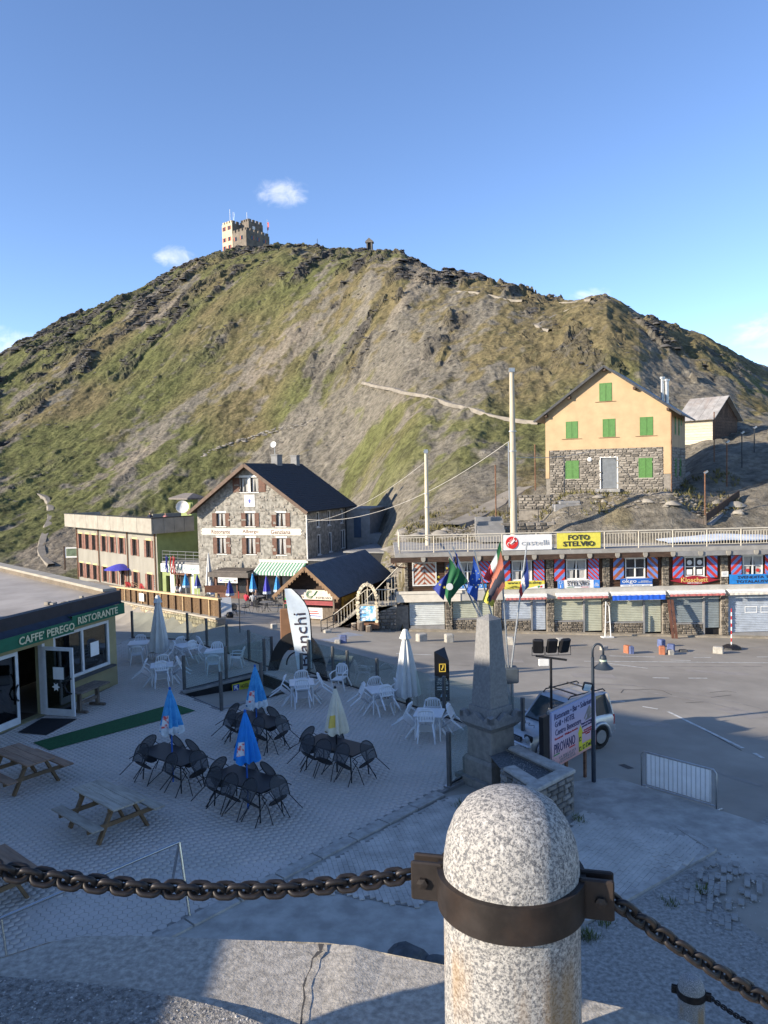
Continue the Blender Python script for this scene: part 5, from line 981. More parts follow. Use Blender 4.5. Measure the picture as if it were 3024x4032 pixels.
TER = [(-17, 8), (-15.2, 12.42), (-12.6, 20.8), (-10.17, 28.64), (-12.8, 31.8), (-12.4, 37.2), (-11.8, 36.8), (-9.4, 36), (-4.6, 30.3), (-3.3, 29.3), (-1.45, 27.6), (3.9, 21.15), (1.5, 18.45), tuple(KA), tuple(KB), tuple(KC)]
ter = flat('terrace', TER, M_joint, -.014, [PIT], label='raised cafe terrace paved with grey hexagonal blocks', kind='structure')
mb = MB(); n = len(TER)
for i in range(n): a, b = TER[i], TER[(i + 1) % n]; mb.add([(a[0], a[1], -3), (b[0], b[1], -3), (b[0], b[1], -.014), (a[0], a[1], -.014)], [(3, 2, 1, 0)])
obj('terrace_edge', mb, M_concd, ter)
hr = .094; fx, fy = hr * math.sqrt(3), hr * 1.5; ca_, sa_ = math.cos(R_(-42)), math.sin(R_(-42))
ii, jj = np.meshgrid(np.arange(-170, 230), np.arange(-200, 300)); hx = (ii + .5 * (jj & 1)) * fx; hy = jj * fy; wx_, wy_ = hx * ca_ - hy * sa_, hx * sa_ + hy * ca_ + 18
wx_, wy_ = wx_.ravel(), wy_.ravel(); keep = inpoly(wx_, wy_, TER) & ~inpoly(wx_, wy_, [(-7.55, 27.25), (-5.55, 25.0), (-3.0, 27.5), (-4.95, 29.9)]) & (np.abs((wx_ - KA.x) * kd.y - (wy_ - KA.y) * kd.x) > .175); wx_, wy_ = wx_[keep], wy_[keep]
mbp = MB(); ang = [R_(-42) + math.pi / 6 + k * math.pi / 3 for k in range(6)]
top = [(.93 * hr * math.cos(a), .93 * hr * math.sin(a), 0) for a in ang]; low = [(.975 * hr * math.cos(a), .975 * hr * math.sin(a), -.012) for a in ang]
pv = np.array(top + low); pf = [tuple(range(6))] + [(k + 6, (k + 1) % 6 + 6, (k + 1) % 6, k) for k in range(6)]
mbp.add([tuple(p) for p in pv], pf); pmesh = mesh('paver', mbp, M_hex)
vis = (wy_ > 12.2) & (np.abs(wx_) < wy_ * .49); dist = np.where(vis, np.hypot(wx_, wy_), 1e9); order = np.argsort(dist)
for i in order[:300]:
    o = bpy.data.objects.new('paver', pmesh); COL.objects.link(o); o.parent = ter; o.location = (wx_[i], wy_[i], random.uniform(-.003, .003)); o.rotation_euler = (random.uniform(-.01, .01), random.uniform(-.01, .01), 0)
rest = order[300:]; V = (pv[None] + np.stack([wx_[rest], wy_[rest], rng.uniform(-.003, .003, len(rest))], -1)[:, None]).reshape(-1, 3)
me = bpy.data.meshes.new('pavers'); off = np.arange(len(rest)) * 12; nf = len(rest)
tops = off[:, None] + np.arange(6); sides = np.concatenate([off[:, None] + np.array([k + 6, (k + 1) % 6 + 6, (k + 1) % 6, k]) for k in range(6)])
me.vertices.add(len(V)); me.vertices.foreach_set('co', V.ravel()); li = np.concatenate([tops.ravel(), sides.ravel()]).astype(np.int32); me.loops.add(len(li)); me.loops.foreach_set('vertex_index', li)
me.polygons.add(nf + len(sides)); me.polygons.foreach_set('loop_start', np.concatenate([np.arange(nf) * 6, nf * 6 + np.arange(len(sides)) * 4]).astype(np.int32)); me.update(calc_edges=True); me.materials.append(M_hex)
o = bpy.data.objects.new('pavers', me); COL.objects.link(o); o.parent = ter; o['kind'] = 'stuff'
# kerb strip, herringbone strip, apron, side pavement
mb = MB(); kn = Vector((kd.y, -kd.x)) * -1
L = 0
while L < 11.6:
    a = KA + kd * (L + .01); b = KA + kd * (L + .97); w = Vector((-kd.y, kd.x)) * .15; mb = MB(); mb.hexa([(*(a - w), -.1), (*(b - w), -.1), (*(b + w), -.1), (*(a + w), -.1), (*(a - w), .012), (*(b - w), .012), (*(b + w), .012), (*(a + w), .012)]); obj('kerb_stone', mb, M_kerb, ter); L += 1.0
apron = flat('apron', [tuple(KA + Vector((.2, -.1))), (5.6, 18.9), (8.9, 15.2), (9.5, 13.5), (4.6, 9.3), (2.5, 2.2), (-9, 2.2), tuple(KC)], M_apron, -.03, kind='structure', label='stained concrete apron below the terrace kerb')
HB = [tuple(KA + Vector((.15, -.25))), (2.1, 17.3), (3.2, 16.2), (2.0, 14.6), (.4, 13.3), tuple(KA + kd * 5.2 + Vector((.3, -.1)))]
flat('herringbone_paving', HB, M_joint, -.018, kind='structure', label='herringbone block paving between kerb and monument')
def blocks(name, poly, bw, bl, z, mat, ang, label, drop=0., herring=False):
    t = MB(); c, s_ = math.cos(ang), math.sin(ang); xs = [p[0] for p in poly]; ys = [p[1] for p in poly]; mx_, my_ = sum(xs) / len(xs), sum(ys) / len(ys); R = max(max(xs) - min(xs), max(ys) - min(ys)); par = obj(name, MB().add([(0, 0, -5), (0, .01, -5), (.01, 0, -5)], [(0, 1, 2)]), mat, ter)
    cells = []; nu = int(R / bw) + 2
    for i in range(-nu, nu):
        for j in range(-int(R / bl) - 2, int(R / bl) + 2):
            u, v = i * bw, (j + .5 * (i & 1)) * bl; x = mx_ + u * c - v * s_; y = my_ + u * s_ + v * c
            if inpoly(np.array(x), np.array(y), poly) and random.random() >= drop: cells.append((x, y))
    for x, y in cells: t.T = Matrix.Translation((x, y, z(x, y) if callable(z) else z)) @ Matrix.Rotation(ang + random.uniform(-.01, .01), 4, 'Z'); e = random.uniform(-.003, .003); t.add([(-bw * .47, -bl * .48, e), (bw * .47, -bl * .48, e), (bw * .47, bl * .48, e), (-bw * .47, bl * .48, e), (-bw * .49, -bl * .49, -.02), (bw * .49, -bl * .49, -.02), (bw * .49, bl * .49, -.02), (-bw * .49, bl * .49, -.02)], [(0, 1, 2, 3), (4, 5, 1, 0), (5, 6, 2, 1), (6, 7, 3, 2), (7, 4, 0, 3)])
    bpy.data.objects.remove(par); return obj(name, t, mat, ter, kind='stuff')
M_blk = pm('block_paver', (.44, .41, .37), .88, .2, 2, bump=.01, bscale=40, world=True)
blocks('block_pavers', HB, .1, .2, -.002, M_blk, R_(12), '')
PV = [g2(2310, 3150, -.1), g2(2470, 3130, -.1), g2(2810, 3355, -.05), g2(2300, 3630, -.0), g2(2180, 3560, 0), g2(2260, 3250, -.1)]
zpv = lambda x, y: gz(x, y) + .07
flat('side_pavement', PV, M_joint, lambda x, y: gz(x, y) + .045, kind='structure', label='pale paved ramp running past the planter wall'); blocks('ramp_pavers', PV, .1, .2, zpv, pm('ramp_paver', (.46, .43, .385), .9, .15, 2, world=True), R_(-40), '')
for a, b in ((2, 3), (1, 2)):
    p, q = Vector((*PV[a], 0)), Vector((*PV[b], 0)); p.z = zpv(p.x, p.y) - .02; q.z = zpv(q.x, q.y) - .02; mb = MB(); mb.bar(p, q, .14, .1); obj('kerb_stone', mb, M_kerb, ter)
# gravel with scattered stones and leftover pavers
GV = [g2(2480, 3560), g2(2850, 3330), g2(3100, 3100), g2(3500, 3100), (14, 6), (3, 5), g2(2050, 3900), g2(2310, 3640)]
flat('gravel', GV, M_gravel, lambda x, y: gz(x, y) + .05, kind='structure', label='loose grey gravel at the foot of the wall')
def rocks(name, spots, mat, parent=None, **k):
    mb = MB()
    for x, y, z, r in spots:
        mb.T = Matrix.Translation((x, y, z)) @ Matrix.Rotation(random.uniform(0, 6.3), 4, 'Z') @ Matrix.Rotation(random.uniform(-.5, .5), 4, 'X'); e = lambda: r * random.uniform(.55, 1.1)
        mb.add([(e(), 0, 0), (0, e(), 0), (-e(), 0, 0), (0, -e(), 0), (e() * .3, e() * .2, e() * .7), (0, 0, -r * .5), (-e() * .4, e() * .1, e() * .6)], [(0, 1, 4), (1, 6, 4), (1, 2, 6), (2, 3, 6), (3, 4, 6), (3, 0, 4), (1, 0, 5), (2, 1, 5), (3, 2, 5), (0, 3, 5)])
    mb.T = None; return obj(name, mb, mat, parent, **k)
M_peb = pm('pebbles', (.33, .315, .29), .9, .3, 4, world=True)
sp = []
while len(sp) < 5200:
    x, y = random.uniform(2.5, 13), random.uniform(6, 19)
    if inpoly(np.array(x), np.array(y), GV): r = random.choice((.012, .016, .022, .03)) * random.uniform(.7, 1.3); sp.append((x, y, gz(x, y) + .05, r if random.random() > .015 else r * 2.6))
rocks('gravel_stones', sp, M_peb, kind='stuff')
hp = [g2(2420, 3950), g2(2480, 3800), g2(2640, 3690), g2(2700, 3760), g2(2600, 3900), g2(2560, 4000)]
mb = MB(); sel = np.stack([(ii + .5 * (jj & 1)) * .2, jj * .2 * .866], -1).reshape(-1, 2)
for x, y in sel:
    if 3 < x < 10 and 5 < y < 16 and inpoly(np.array(x), np.array(y), hp) and random.random() < .8: mb.T = Matrix.Translation((x, y, gz(x, y) + .056)); mb.add([(a * 1.15, b * 1.15, c) for a, b, c in pv], pf)
mb.T = None; obj('loose_hexagons', mb, pm('pale_hexagon', (.3, .285, .26), .9, .15, 3, world=True), kind='stuff')
bp_ = [g2(2700, 3480), g2(2830, 3360), g2(3040, 3480), g2(2960, 3560), g2(2850, 3680), g2(2700, 3560)]
blocks('sunken_pavers', bp_, .1, .2, lambda x, y: gz(x, y) + .05, pm('pale_hexagon', (.3, .285, .26)), R_(-25), '', .5)
# tufts of weeds
def tufts(name, spots, mat, hgt=.12, n=14, **k):
    mb = MB()
    for x, y, z in spots:
        for q in range(n):
            a = random.uniform(0, 6.28); r = random.uniform(0, .12); h = hgt * random.uniform(.5, 1.2); px, py = x + r * math.cos(a), y + r * math.sin(a); l = random.uniform(.2, .8) * h; w = .008
            mb.add([(px - w * math.sin(a), py + w * math.cos(a), z), (px + w * math.sin(a), py - w * math.cos(a), z), (px + l * math.cos(a), py + l * math.sin(a), z + h)], [(0, 1, 2)])
    return obj(name, mb, mat, kind='stuff', **k)
M_weed = pm('weed_green', (.09, .11, .03), .9, .35, 8)
ws = []
for px, py in ((2270, 3225), (2285, 3235), (2310, 3130), (2340, 3115), (2370, 3110), (2310, 3680), (2330, 3700), (2300, 3690), (2510, 3630), (2640, 3560), (2770, 3510), (1800, 3170), (1830, 3185), (2380, 3640), (2270, 3110)):
    for _ in range(4): x, y = g2(px + random.uniform(-18, 18), py + random.uniform(-8, 8), 0); ws.append((x, y, gz(x, y) + .04))
tufts('weeds', ws, M_weed)
# ------------------------------------------------------------------ stairwell
def stairwell():
    t = thing('stairwell', 'dark stairwell sunk in the terrace behind the black tables', 'stairs', (0, 0, 0)); P = [Vector((*p, 0)) for p in PIT]; dz = Vector((0, 0, -2.4))
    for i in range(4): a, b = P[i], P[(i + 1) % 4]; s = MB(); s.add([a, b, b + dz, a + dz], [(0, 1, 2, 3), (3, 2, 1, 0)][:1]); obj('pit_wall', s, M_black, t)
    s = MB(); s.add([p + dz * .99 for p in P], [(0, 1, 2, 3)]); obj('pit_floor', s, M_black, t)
    d = (P[1] - P[0]).normalized(); e = (P[2] - P[1]).normalized()
    for k in range(6): a = P[0] + e * (.1 + k * .28); b = P[1] + e * (.1 + k * .28); s = MB(); s.hexa([a + Vector((0, 0, -2.3)), b + Vector((0, 0, -2.3)), b + e * .28 + Vector((0, 0, -2.3)), a + e * .28 + Vector((0, 0, -2.3)), a + Vector((0, 0, -.2 - k * .18)), b + Vector((0, 0, -.2 - k * .18)), b + e * .28 + Vector((0, 0, -.2 - k * .18)), a + e * .28 + Vector((0, 0, -.2 - k * .18))]); obj('step', s, M_concd, t)
    for i, (a, b) in enumerate(((P[1], P[2]), (P[0], P[3]))): s = MB(); s.bar(a + Vector((0, 0, .0)), b + Vector((0, 0, .0)), .18, .1); obj('edge_kerb', s, M_concd, t)
    # far wall rises above the ground as a black plinth that carries the sign
    a, b = P[0], P[3]; dd = (b - a).normalized(); nn = Vector((dd.y, -dd.x, 0))
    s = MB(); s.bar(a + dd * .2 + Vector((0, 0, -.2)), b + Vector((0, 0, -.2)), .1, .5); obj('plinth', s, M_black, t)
    sg = thing('hotel_board', 'yellow and blue direction board on the black stairwell wall', 'sign', a + dd * 2.05 + nn * .1 + Vector((0, 0, -.85)), math.atan2(dd.y, dd.x)); s = MB(); s.box(0, -.03, 0, 1.3, 0, .72); bd = obj('board', s, pm('sign_yellow', (.55, .5, .04), .6, .1), sg); s = MB(); s.box(.03, -.036, .03, .3, -.031, .69); obj('blue_field', s, pm('sign_blue', (.03, .06, .35)), bd)
    s = MB(); s.add([(.08, -.04, .66), (.24, -.04, .66), (.19, -.04, .6), (.27, -.04, .5), (.22, -.04, .46), (.14, -.04, .56), (.08, -.04, .5)], [tuple(range(6, -1, -1))]); obj('arrow', s, M_text_white, bd)
    text('lettering', 'bike\nparking\nfree', .2, .2, M_text_white, bd, (.165, -.042, .17)); text('lettering', 'HOTEL PEREGO', .85, .14, M_text_dk, bd, (.8, -.036, .57)); text('lettering', 'Terrazza - Bar', .85, .12, M_text_dk, bd, (.8, -.036, .34), bold=.015); text('lettering', 'Ristorante', .65, .12, M_text_dk, bd, (.7, -.036, .13), bold=.015)
stairwell()
# ------------------------------------------------------------------ glass windbreak
M_post = pm('windbreak_post', (.13, .13, .13), .5, .15, 6, metal=.5); M_glass = glassmat('windbreak_glass', (.9, .945, .93), .07)
def windbreak(name, label, pts, h=1.32, skip=(), z0=0.):
    t = thing(name, label, 'windbreak', (*pts[0], z0)); o = Vector((*pts[0], 0)); P = [Vector((*p, 0)) - o for p in pts]
    for i, p in enumerate(P):
        q = P[min(i + 1, len(P) - 1)] - P[max(i - 1, 0)]; T = Matrix.Translation(p) @ Matrix.Rotation(math.atan2(q.y, q.x), 4, 'Z'); s = MB(T); s.cbox(-.05, -.045, -.05, .05, .045, h, .008); s.box(-.015, -.052, .02, .015, -.046, h - .05); po = obj('post', s, M_post, t)
        s = MB(T); s.box(-.1, -.1, .0, .1, .1, .012); obj('foot_plate', s, M_metal, po)
    for i in range(len(P) - 1):
        if i in skip: continue
        a, b = P[i], P[i + 1]; d = (b - a).normalized() * .06; n_ = Vector((-d.y, d.x, 0)) * .1; zz = Vector((0, 0, 1)); s = MB(); a, b = a + d, b - d; s.hexa([a - n_ + zz * .08, b - n_ + zz * .08, b + n_ + zz * .08, a + n_ + zz * .08, a - n_ + zz * (h - .06), b - n_ + zz * (h - .06), b + n_ + zz * (h - .06), a + n_ + zz * (h - .06)]); obj('pane', s, M_glass, t)
        s = MB(); s.bar(a + zz * .05, b + zz * .05, .05, .05); obj('bottom_rail', s, M_dkmetal, t)
windbreak('glass_windbreak', 'glass panes on grey posts along the back of the terrace', [(-12.3, 36.9), (-11.0, 36.45), (-9.4, 36.0), (-8.15, 34.5), (-6.95, 33.1), (-5.75, 31.7), (-4.6, 30.3)])
fl = [(-1.45 - .64 * 2.6 * 1, 27.6 + .77 * 2.6), (-1.45 - .64 * 1.0, 27.6 + .77 * 1.0), (-1.45 + .64 * .7, 27.6 - .77 * .7), (-.1, 25.98), (.95, 24.7), (1.9, 23.55), (2.85, 22.4), (3.75, 21.3)]
fl = [(-1.45 + .64 * s, 27.6 - .77 * s) for s in (-2.5, -.9, .0, 1.7, 3.35, 5.0, 6.6, 8.16)]
windbreak('glass_windbreak', 'glass panes on grey posts along the road edge by the monument', fl)
windbreak('glass_windbreak', 'glass panes over the stairwell sign', [(-7.35, 27.45), (-6.1, 28.75), (-4.85, 30.0)][:3], 1.3)
windbreak('glass_windbreak', 'glass panes on the near edge of the stairwell', [(-5.5, 25.0), (-4.35, 26.15), (-3.1, 27.4)], 1.3, (0,))
windbreak('glass_windbreak', 'single pane with grey post left of the monument', [(1.45, 18.5), (2.3, 19.5)], 1.35)
# ------------------------------------------------------------------ cafe
def cafe():
    P0 = Vector((-15.27, 12.42)); P1 = Vector((-10.17, 28.64)); d = (P1 - P0).normalized(); L = (P1 - P0).length
    ph = math.atan2(d.y, d.x); t = thing('cafe', 'low flat roofed cafe with green awning and glass doors', 'cafe', (P0.x, P0.y, 0), ph); H = 3.2
    # local x runs along the front away from the viewer, the front faces local -y
    wall = pm('ochre_render', (.3, .26, .14), .85, .12, 2); wf = pm('white_frame', (.62, .62, .62), .5, .08, 4); m_roof = pm('roof_slabs', (.34, .31, .28), .9, .15, .7, dirt=.3)
    u = lambda px, py: (Vector(g2(px, py)) - P0).dot(d)
    door1 = (L - 8, L - 4.83); opening = (L - 4.83, L - 3.87); win = (L - 3.3, L - .4)
    s = MB(); s.facade(0, L, 0, H, [(door1[0], .02, opening[1] + .05, 2.35), (win[0], .85, win[1], 2.5)], .3); obj('front_wall', s, wall, t)
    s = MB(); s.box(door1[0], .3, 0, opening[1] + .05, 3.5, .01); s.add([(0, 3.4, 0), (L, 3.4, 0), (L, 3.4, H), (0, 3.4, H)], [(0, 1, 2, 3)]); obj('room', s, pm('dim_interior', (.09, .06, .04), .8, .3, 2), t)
    a, b = P1 - P0, Vector((-20.4, 39.6)) - P0; rot = lambda v: (v.dot(d), v.dot(Vector((-d.y, d.x))))
    c1 = rot(b); s = MB(); s.add([(L, 0, 0), (c1[0], c1[1], 0), (c1[0], c1[1], H), (L, 0, H)], [(0, 1, 2, 3)]); obj('end_wall', s, wall, t)
    # roof: slab, parapet, coping
    RP = [(0, .0), (L, 0), c1, (c1[0] - 3, c1[1] + 12), (-6, c1[1] + 12), (-6, 0)]
    rf = flat('roof', RP, m_roof, H + .05, parent=t)
    s = MB(); s.box(-.1, -.18, H - .12, L + .15, .12, H + .32); obj('fascia', s, pm('tarred_fascia', (.016, .017, .024), .55, .2, 3), t)
    dv = (Vector(c1) - Vector((L, 0))).normalized(); Lr = (Vector(c1) - Vector((L, 0))).length; T = Matrix.Translation((L + .05, .1, 0)) @ Matrix.Rotation(math.atan2(dv.y, dv.x), 4, 'Z')
    s = MB(T); s.box(.3, -.15, H - .2, Lr, .1, H + .28); obj('parapet', s, pm('tarred_parapet', (.14, .115, .09), .8, .2, 2), t); s = MB(T); s.box(.25, -.25, H + .281, Lr + .1, .28, H + .38); obj('coping', s, M_conc, t)
    for k in range(9): px, py = random.uniform(L - 2.2, L - .3), random.uniform(.4, 1.4); s = MB(); s.cbox(px, py, H + .06, px + random.uniform(.1, .35), py + random.uniform(.1, .2), H + .06 + random.uniform(.05, .13), .015); obj('rubble_piece', s, random.choice((M_conc, M_rust, M_stone)), rf)
    # awning with lettering
    gm = pm('awning_green_dark', (.01, .115, .06), .7, .1, 5); top = pm('awning_top', (.02, .03, .05), .8, .2, 4); lt = pm('cream_lettering', (.62, .56, .36), .7, .08)
    for x0, x1, z, dep in ((L - 2.85, L - .02, 2.9, .24), (0, L - 2.83, 2.78, .27)):
        s = MB(); s.grid(20, 4, lambda a_, v: (x0 + (x1 - x0) * a_, -.18 - dep * v, H - .06 - (H - .06 - z - .2) * v - .03 * math.sin(v * 3.14))); aw = obj('awning', s, top, t, True)
        s = MB(); s.grid(30, 2, lambda a_, v: (x0 + (x1 - x0) * a_, -.18 - dep - .01 - .012 * math.sin(a_ * 40) * v, z + .2 - .4 * v)); obj('valance', s, gm, aw, True)
        s = MB(); s.add([(x1, -.18, H - .06), (x1, -.18 - dep, z + .2), (x1, -.18 - dep, z - .2), (x1, -.18, z - .2)], [(0, 1, 2, 3)]); obj('side_flap', s, gm, aw)
        if x1 > L - 1: text('lettering', 'RISTORANTE', 2.15, .25, lt, aw, ((x0 + x1) / 2 - .1, -.18 - dep - .045, z), bold=.02)
        else: text('lettering', 'CAFFE\u2019 PEREGO', 2.5, .25, lt, aw, (L - 4.08, -.18 - dep - .045, z), bold=.02)
    # window
    s = MB(); w0, w1 = win
    for a_ in (w0, (w0 + w1) / 2 - .05, w1 - .1): s.box(a_, -.0, .85, a_ + .1, .12, 2.5)
    for z in (.85, 2.4): s.box(w0 + .1, .01, z, (w0 + w1) / 2 - .05, .11, z + .1); s.box((w0 + w1) / 2 + .05, .01, z, w1 - .1, .11, z + .1)
    w = obj('window', s, wf, t); s = MB(); s.box(w0, .06, .9, w1, .07, 2.45); obj('pane', s, glassmat('cafe_glass', (.25, .27, .27), .25), w); s = MB(); s.box(w0 - .1, -.2, .77, w1 + .1, -.003, .84); obj('sill', s, pm('slate_sill', (.05, .05, .055), .6, .2), w)
    s = MB(); s.box(w1 - 1.0, .04, 1.35, w1 - .55, .055, 1.85); obj('paper_notice', s, M_text_white, w)
    # doors: fixed one, opening, swung one
    def door(parent, T, wd, hd):
        s = MB(T); s.box(0, 0, 0, .11, .06, hd); s.box(wd - .11, 0, 0, wd, .06, hd); s.box(.11, 0, 0, wd - .11, .06, .22); s.box(.11, 0, hd - .11, wd - .11, .06, hd); o = obj('door', s, wf, parent); s = MB(T); s.box(.1, .02, .2, wd - .1, .035, hd - .1); obj('pane', s, glassmat('cafe_glass', (.25, .27, .27), .25), o)
        s = MB(T); s.path([(wd - .06, -.01, .75), (wd - .2, -.07, .82), (wd - .27, -.09, 1.0), (wd - .2, -.07, 1.18), (wd - .06, -.01, 1.25)], .03, 6); obj('handle', s, M_black, o); return o
    door(t, Matrix.Translation((door1[1] - 1.2, .05, .03)), 1.2, 2.3); door(t, Matrix.Translation((door1[1] - 2.45, .05, .03)), 1.2, 2.3)
    o = door(t, Matrix.Translation((opening[1] - .02, -.05, .03)) @ Matrix.Rotation(R_(-88), 4, 'Z'), 1.15, 2.25)
    s = MB(Matrix.Translation((opening[1] - .02, -.05, .03)) @ Matrix.Rotation(R_(-88), 4, 'Z')); s.box(.4, -.012, 1.2, .8, -.002, 1.6); obj('paper_notice', s, M_text_white, o)
    s = MB(Matrix.Translation((opening[1] - .02, -.05, .03)) @ Matrix.Rotation(R_(-88), 4, 'Z') @ Matrix.Translation((.5, -.012, .95)) @ Matrix.Rotation(R_(90), 4, 'X')); s.add([(r * math.cos(k * math.pi / 6), r * math.sin(k * math.pi / 6), .01) for k in range(12) for r in [.16 if k % 2 == 0 else .08]], [tuple(range(12))]); obj('star_decoration', s, M_text_white, o)
    s = MB(); s.box(opening[1] + .02, -.02, .02, opening[1] + .14, .15, 2.36); obj('jamb', s, wf, t)
    m_ = t.matrix_basis
    # mat, carpet, wall table
    q = thing('door_mat', 'black rubber mat lying before the cafe door', 'mat', (0, 0, 0)); flat('mat', [g2(70, 2886), g2(165, 2830), g2(305, 2832), g2(182, 2896)], pm('rubber_black', (.012, .013, .016), .8, .2, 6), .02, parent=q)
    q = thing('green_carpet', 'long strip of green artificial turf crossing the terrace', 'carpet', (0, 0, 0)); flat('turf', [g2(130, 2926), g2(685, 2772), g2(770, 2800), g2(195, 2956)], pm('artificial_turf', (.015, .085, .03), .95, .3, 20, bump=.02, bscale=90, world=True), .018, parent=q)
    c = Vector((*g2(350, 2790), 0)); q = thing('wall_table', 'worn wooden trestle table below the cafe window', 'table', c, ph); s = MB(); s.cbox(-.75, -.33, .7, .75, .33, .75, .012); obj('table_top', s, M_greywood, q)
    for x in (-.45, .45): s = MB(); s.box(x - .05, -.06, .08, x + .05, .06, .7); obj('leg', s, M_greywood, q); s = MB(); s.box(x - .05, -.3, 0, x + .05, .3, .08); obj('foot', s, M_greywood, q)
    s = MB(); s.box(-.4, -.03, .25, .4, .03, .35); obj('stretcher', s, M_greywood, q)
cafe()
# ------------------------------------------------------------------ the neighbouring hotel that shades the terrace (left of the picture)
def big_hotel():
    K = Vector((-33.6, 16.4)); d = Vector((.8, -.6)); ph = math.atan2(d.y, d.x); t = thing('big_hotel', 'tall pale hotel block standing left of the cafe terrace', 'hotel', (K.x, K.y, 0), ph); L, D, H = 25, 15, 12.2
    # local x along the roof edge facing the road (local +y side), body lies towards -y
    s = MB(); s.box(0, -D, -1, L, 0, H - .6); obj('wall', s, M_render, t); s = MB(); s.box(-.5, -D - .5, H - .6, L + .5, .4, H); obj('roof', s, M_concd, t)
    for k in range(4):
        for i in range(9):
            for T in (Matrix.Translation((L, 0, 0)) @ R180, ): window(t, T, 1.5 + i * 2.7, 1 + k * 2.8, 1.2, 1.5, M_white, d=-.08, sill=M_conc)
        for i in range(5): window(t, Matrix.Translation((L, -D, 0)) @ R90, 1.6 + i * 2.8, 1 + k * 2.8, 1.2, 1.5, M_white, d=-.08, sill=M_conc)
big_hotel()
# ------------------------------------------------------------------ terrace furniture
M_plastic = pm('white_plastic', (.66, .67, .68), .4, .04, 4); M_iron = pm('black_iron', (.012, .014, .018), .45, .2, 6, metal=.2)
def meshmat(name, col, alpha):
    m = bpy.data.materials.new(name); m.use_nodes = True; N = m.node_tree.nodes; L = m.node_tree.links; b = N['Principled BSDF']; b.inputs['Base Color'].default_value = rgb(*col); b.inputs['Roughness'].default_value = .5
    t = N.new('ShaderNodeBsdfTransparent'); x = N.new('ShaderNodeMixShader'); x.inputs[0].default_value = alpha; L.new(t.outputs[0], x.inputs[1]); L.new(b.outputs[0], x.inputs[2]); L.new(x.outputs[0], N['Material Output'].inputs[0]); return m
M_mesh = meshmat('wire_mesh', (.014, .016, .02), .78)
def white_chair(name, tip):
    th = R_(tip); T = Matrix.Rotation(-th, 4, 'X'); t = thing(name, 'x', 'chair'); fy, ry = 0, -.42
    s = MB(T); s.grid(6, 6, lambda u, v: (-.22 + .44 * u, .03 - .45 * v, .44 - .02 * math.sin(u * 3.14) * (1 - v) - .03 * v)); s2 = MB(T); s2.grid(6, 6, lambda u, v: (.22 - .44 * u, .03 - .45 * v, .425 - .02 * math.sin(u * 3.14) * (1 - v) - .03 * v)); s.add([], []); s.v += []; q = len(s.v); s.v += s2.v; s.f += [tuple(i + q for i in f) for f in s2.f]; s.m += s2.m; s.box(-.225, .02, .39, .225, .035, .445); obj('seat', s, M_plastic, t, True)
    s = MB(T)
    hoop = [(-.21, -.42, .42), (-.235, -.47, .6), (-.2, -.52, .76), (-.1, -.545, .83), (.1, -.545, .83), (.2, -.52, .76), (.235, -.47, .6), (.21, -.42, .42)]; s.path(hoop, .022, 6); s.path([(-.2, -.525, .75), (-.08, -.55, .78), (.08, -.55, .78), (.2, -.525, .75)], .03, 6); s.path([(-.21, -.44, .5), (.21, -.44, .5)], .025, 6)
    for k in range(5): x = -.15 + k * .075; s.bar((x, -.44, .5), (x * .9, -.535, .78), .045, .012, (0, 1, 0))
    obj('backrest', s, M_plastic, t, 40)
    for sx in (-1, 1):
        s = MB(T); s.path([(sx * .235, -.47, .62), (sx * .27, -.25, .64), (sx * .265, -.02, .62), (sx * .24, .0, .44)], [.018, .025, .025, .02], 6); obj('armrest', s, M_plastic, t, 40)
        s = MB(T); s.path([(sx * .22, -.01, .43), (sx * .25, .03, .0)], [.032, .02], 6); obj('leg', s, M_plastic, t, 40)
        s = MB(T); s.path([(sx * .2, -.4, .42), (sx * .25, -.5, .0)], [.032, .02], 6); obj('leg', s, M_plastic, t, 40)
    return t
def iron_chair(name, tip):
    T = Matrix.Rotation(-R_(tip), 4, 'X'); t = thing(name, 'x', 'chair')
    arch = [(-.2, -.4, .42), (-.235, -.43, .6)] + [(-.235 * math.cos(a), -.45 - .05 * math.sin(a), .68 + .22 * math.sin(a)) for a in [math.pi * k / 10 for k in range(11)]] + [(.235, -.43, .6), (.2, -.4, .42)]
    s = MB(T); s.path(arch, .012, 6); obj('back_hoop', s, M_iron, t, True)
    s = MB(T); n = len(arch) // 2
    for k in range(n): a, b, c, d_ = arch[k], arch[k + 1], arch[-k - 2], arch[-k - 1]; s.add([a, b, c, d_], [(0, 1, 2, 3)])
    obj('back_mesh', s, M_mesh, t)
    s = MB(T); s.path([(.22 * math.cos(a), -.19 + .22 * math.sin(a), .44) for a in [2 * math.pi * k / 16 for k in range(16)]], .011, 5, closed=True); obj('seat_ring', s, M_iron, t, True)
    s = MB(T); s.add([(.215 * math.cos(a), -.19 + .215 * math.sin(a), .437) for a in [2 * math.pi * k / 16 for k in range(16)]], [tuple(range(16))]); obj('seat_mesh', s, pm('seat_dark', (.012, .014, .018), .5, .2), t)
    for sx in (-1, 1):
        s = MB(T); s.path([(sx * .2, -.02, .43), (sx * .25, .04, .0)], .011, 6); obj('leg', s, M_iron, t, True); s = MB(T); s.path([(sx * .2, -.38, .43), (sx * .26, -.5, .0)], .011, 6); obj('leg', s, M_iron, t, True)
        s = MB(T); s.path([(sx * .225, -.42, .62), (sx * .28, -.25, .66), (sx * .28, -.08, .64), (sx * .22, -.04, .44)], .01, 5); obj('armrest', s, M_iron, t, True)
    return t
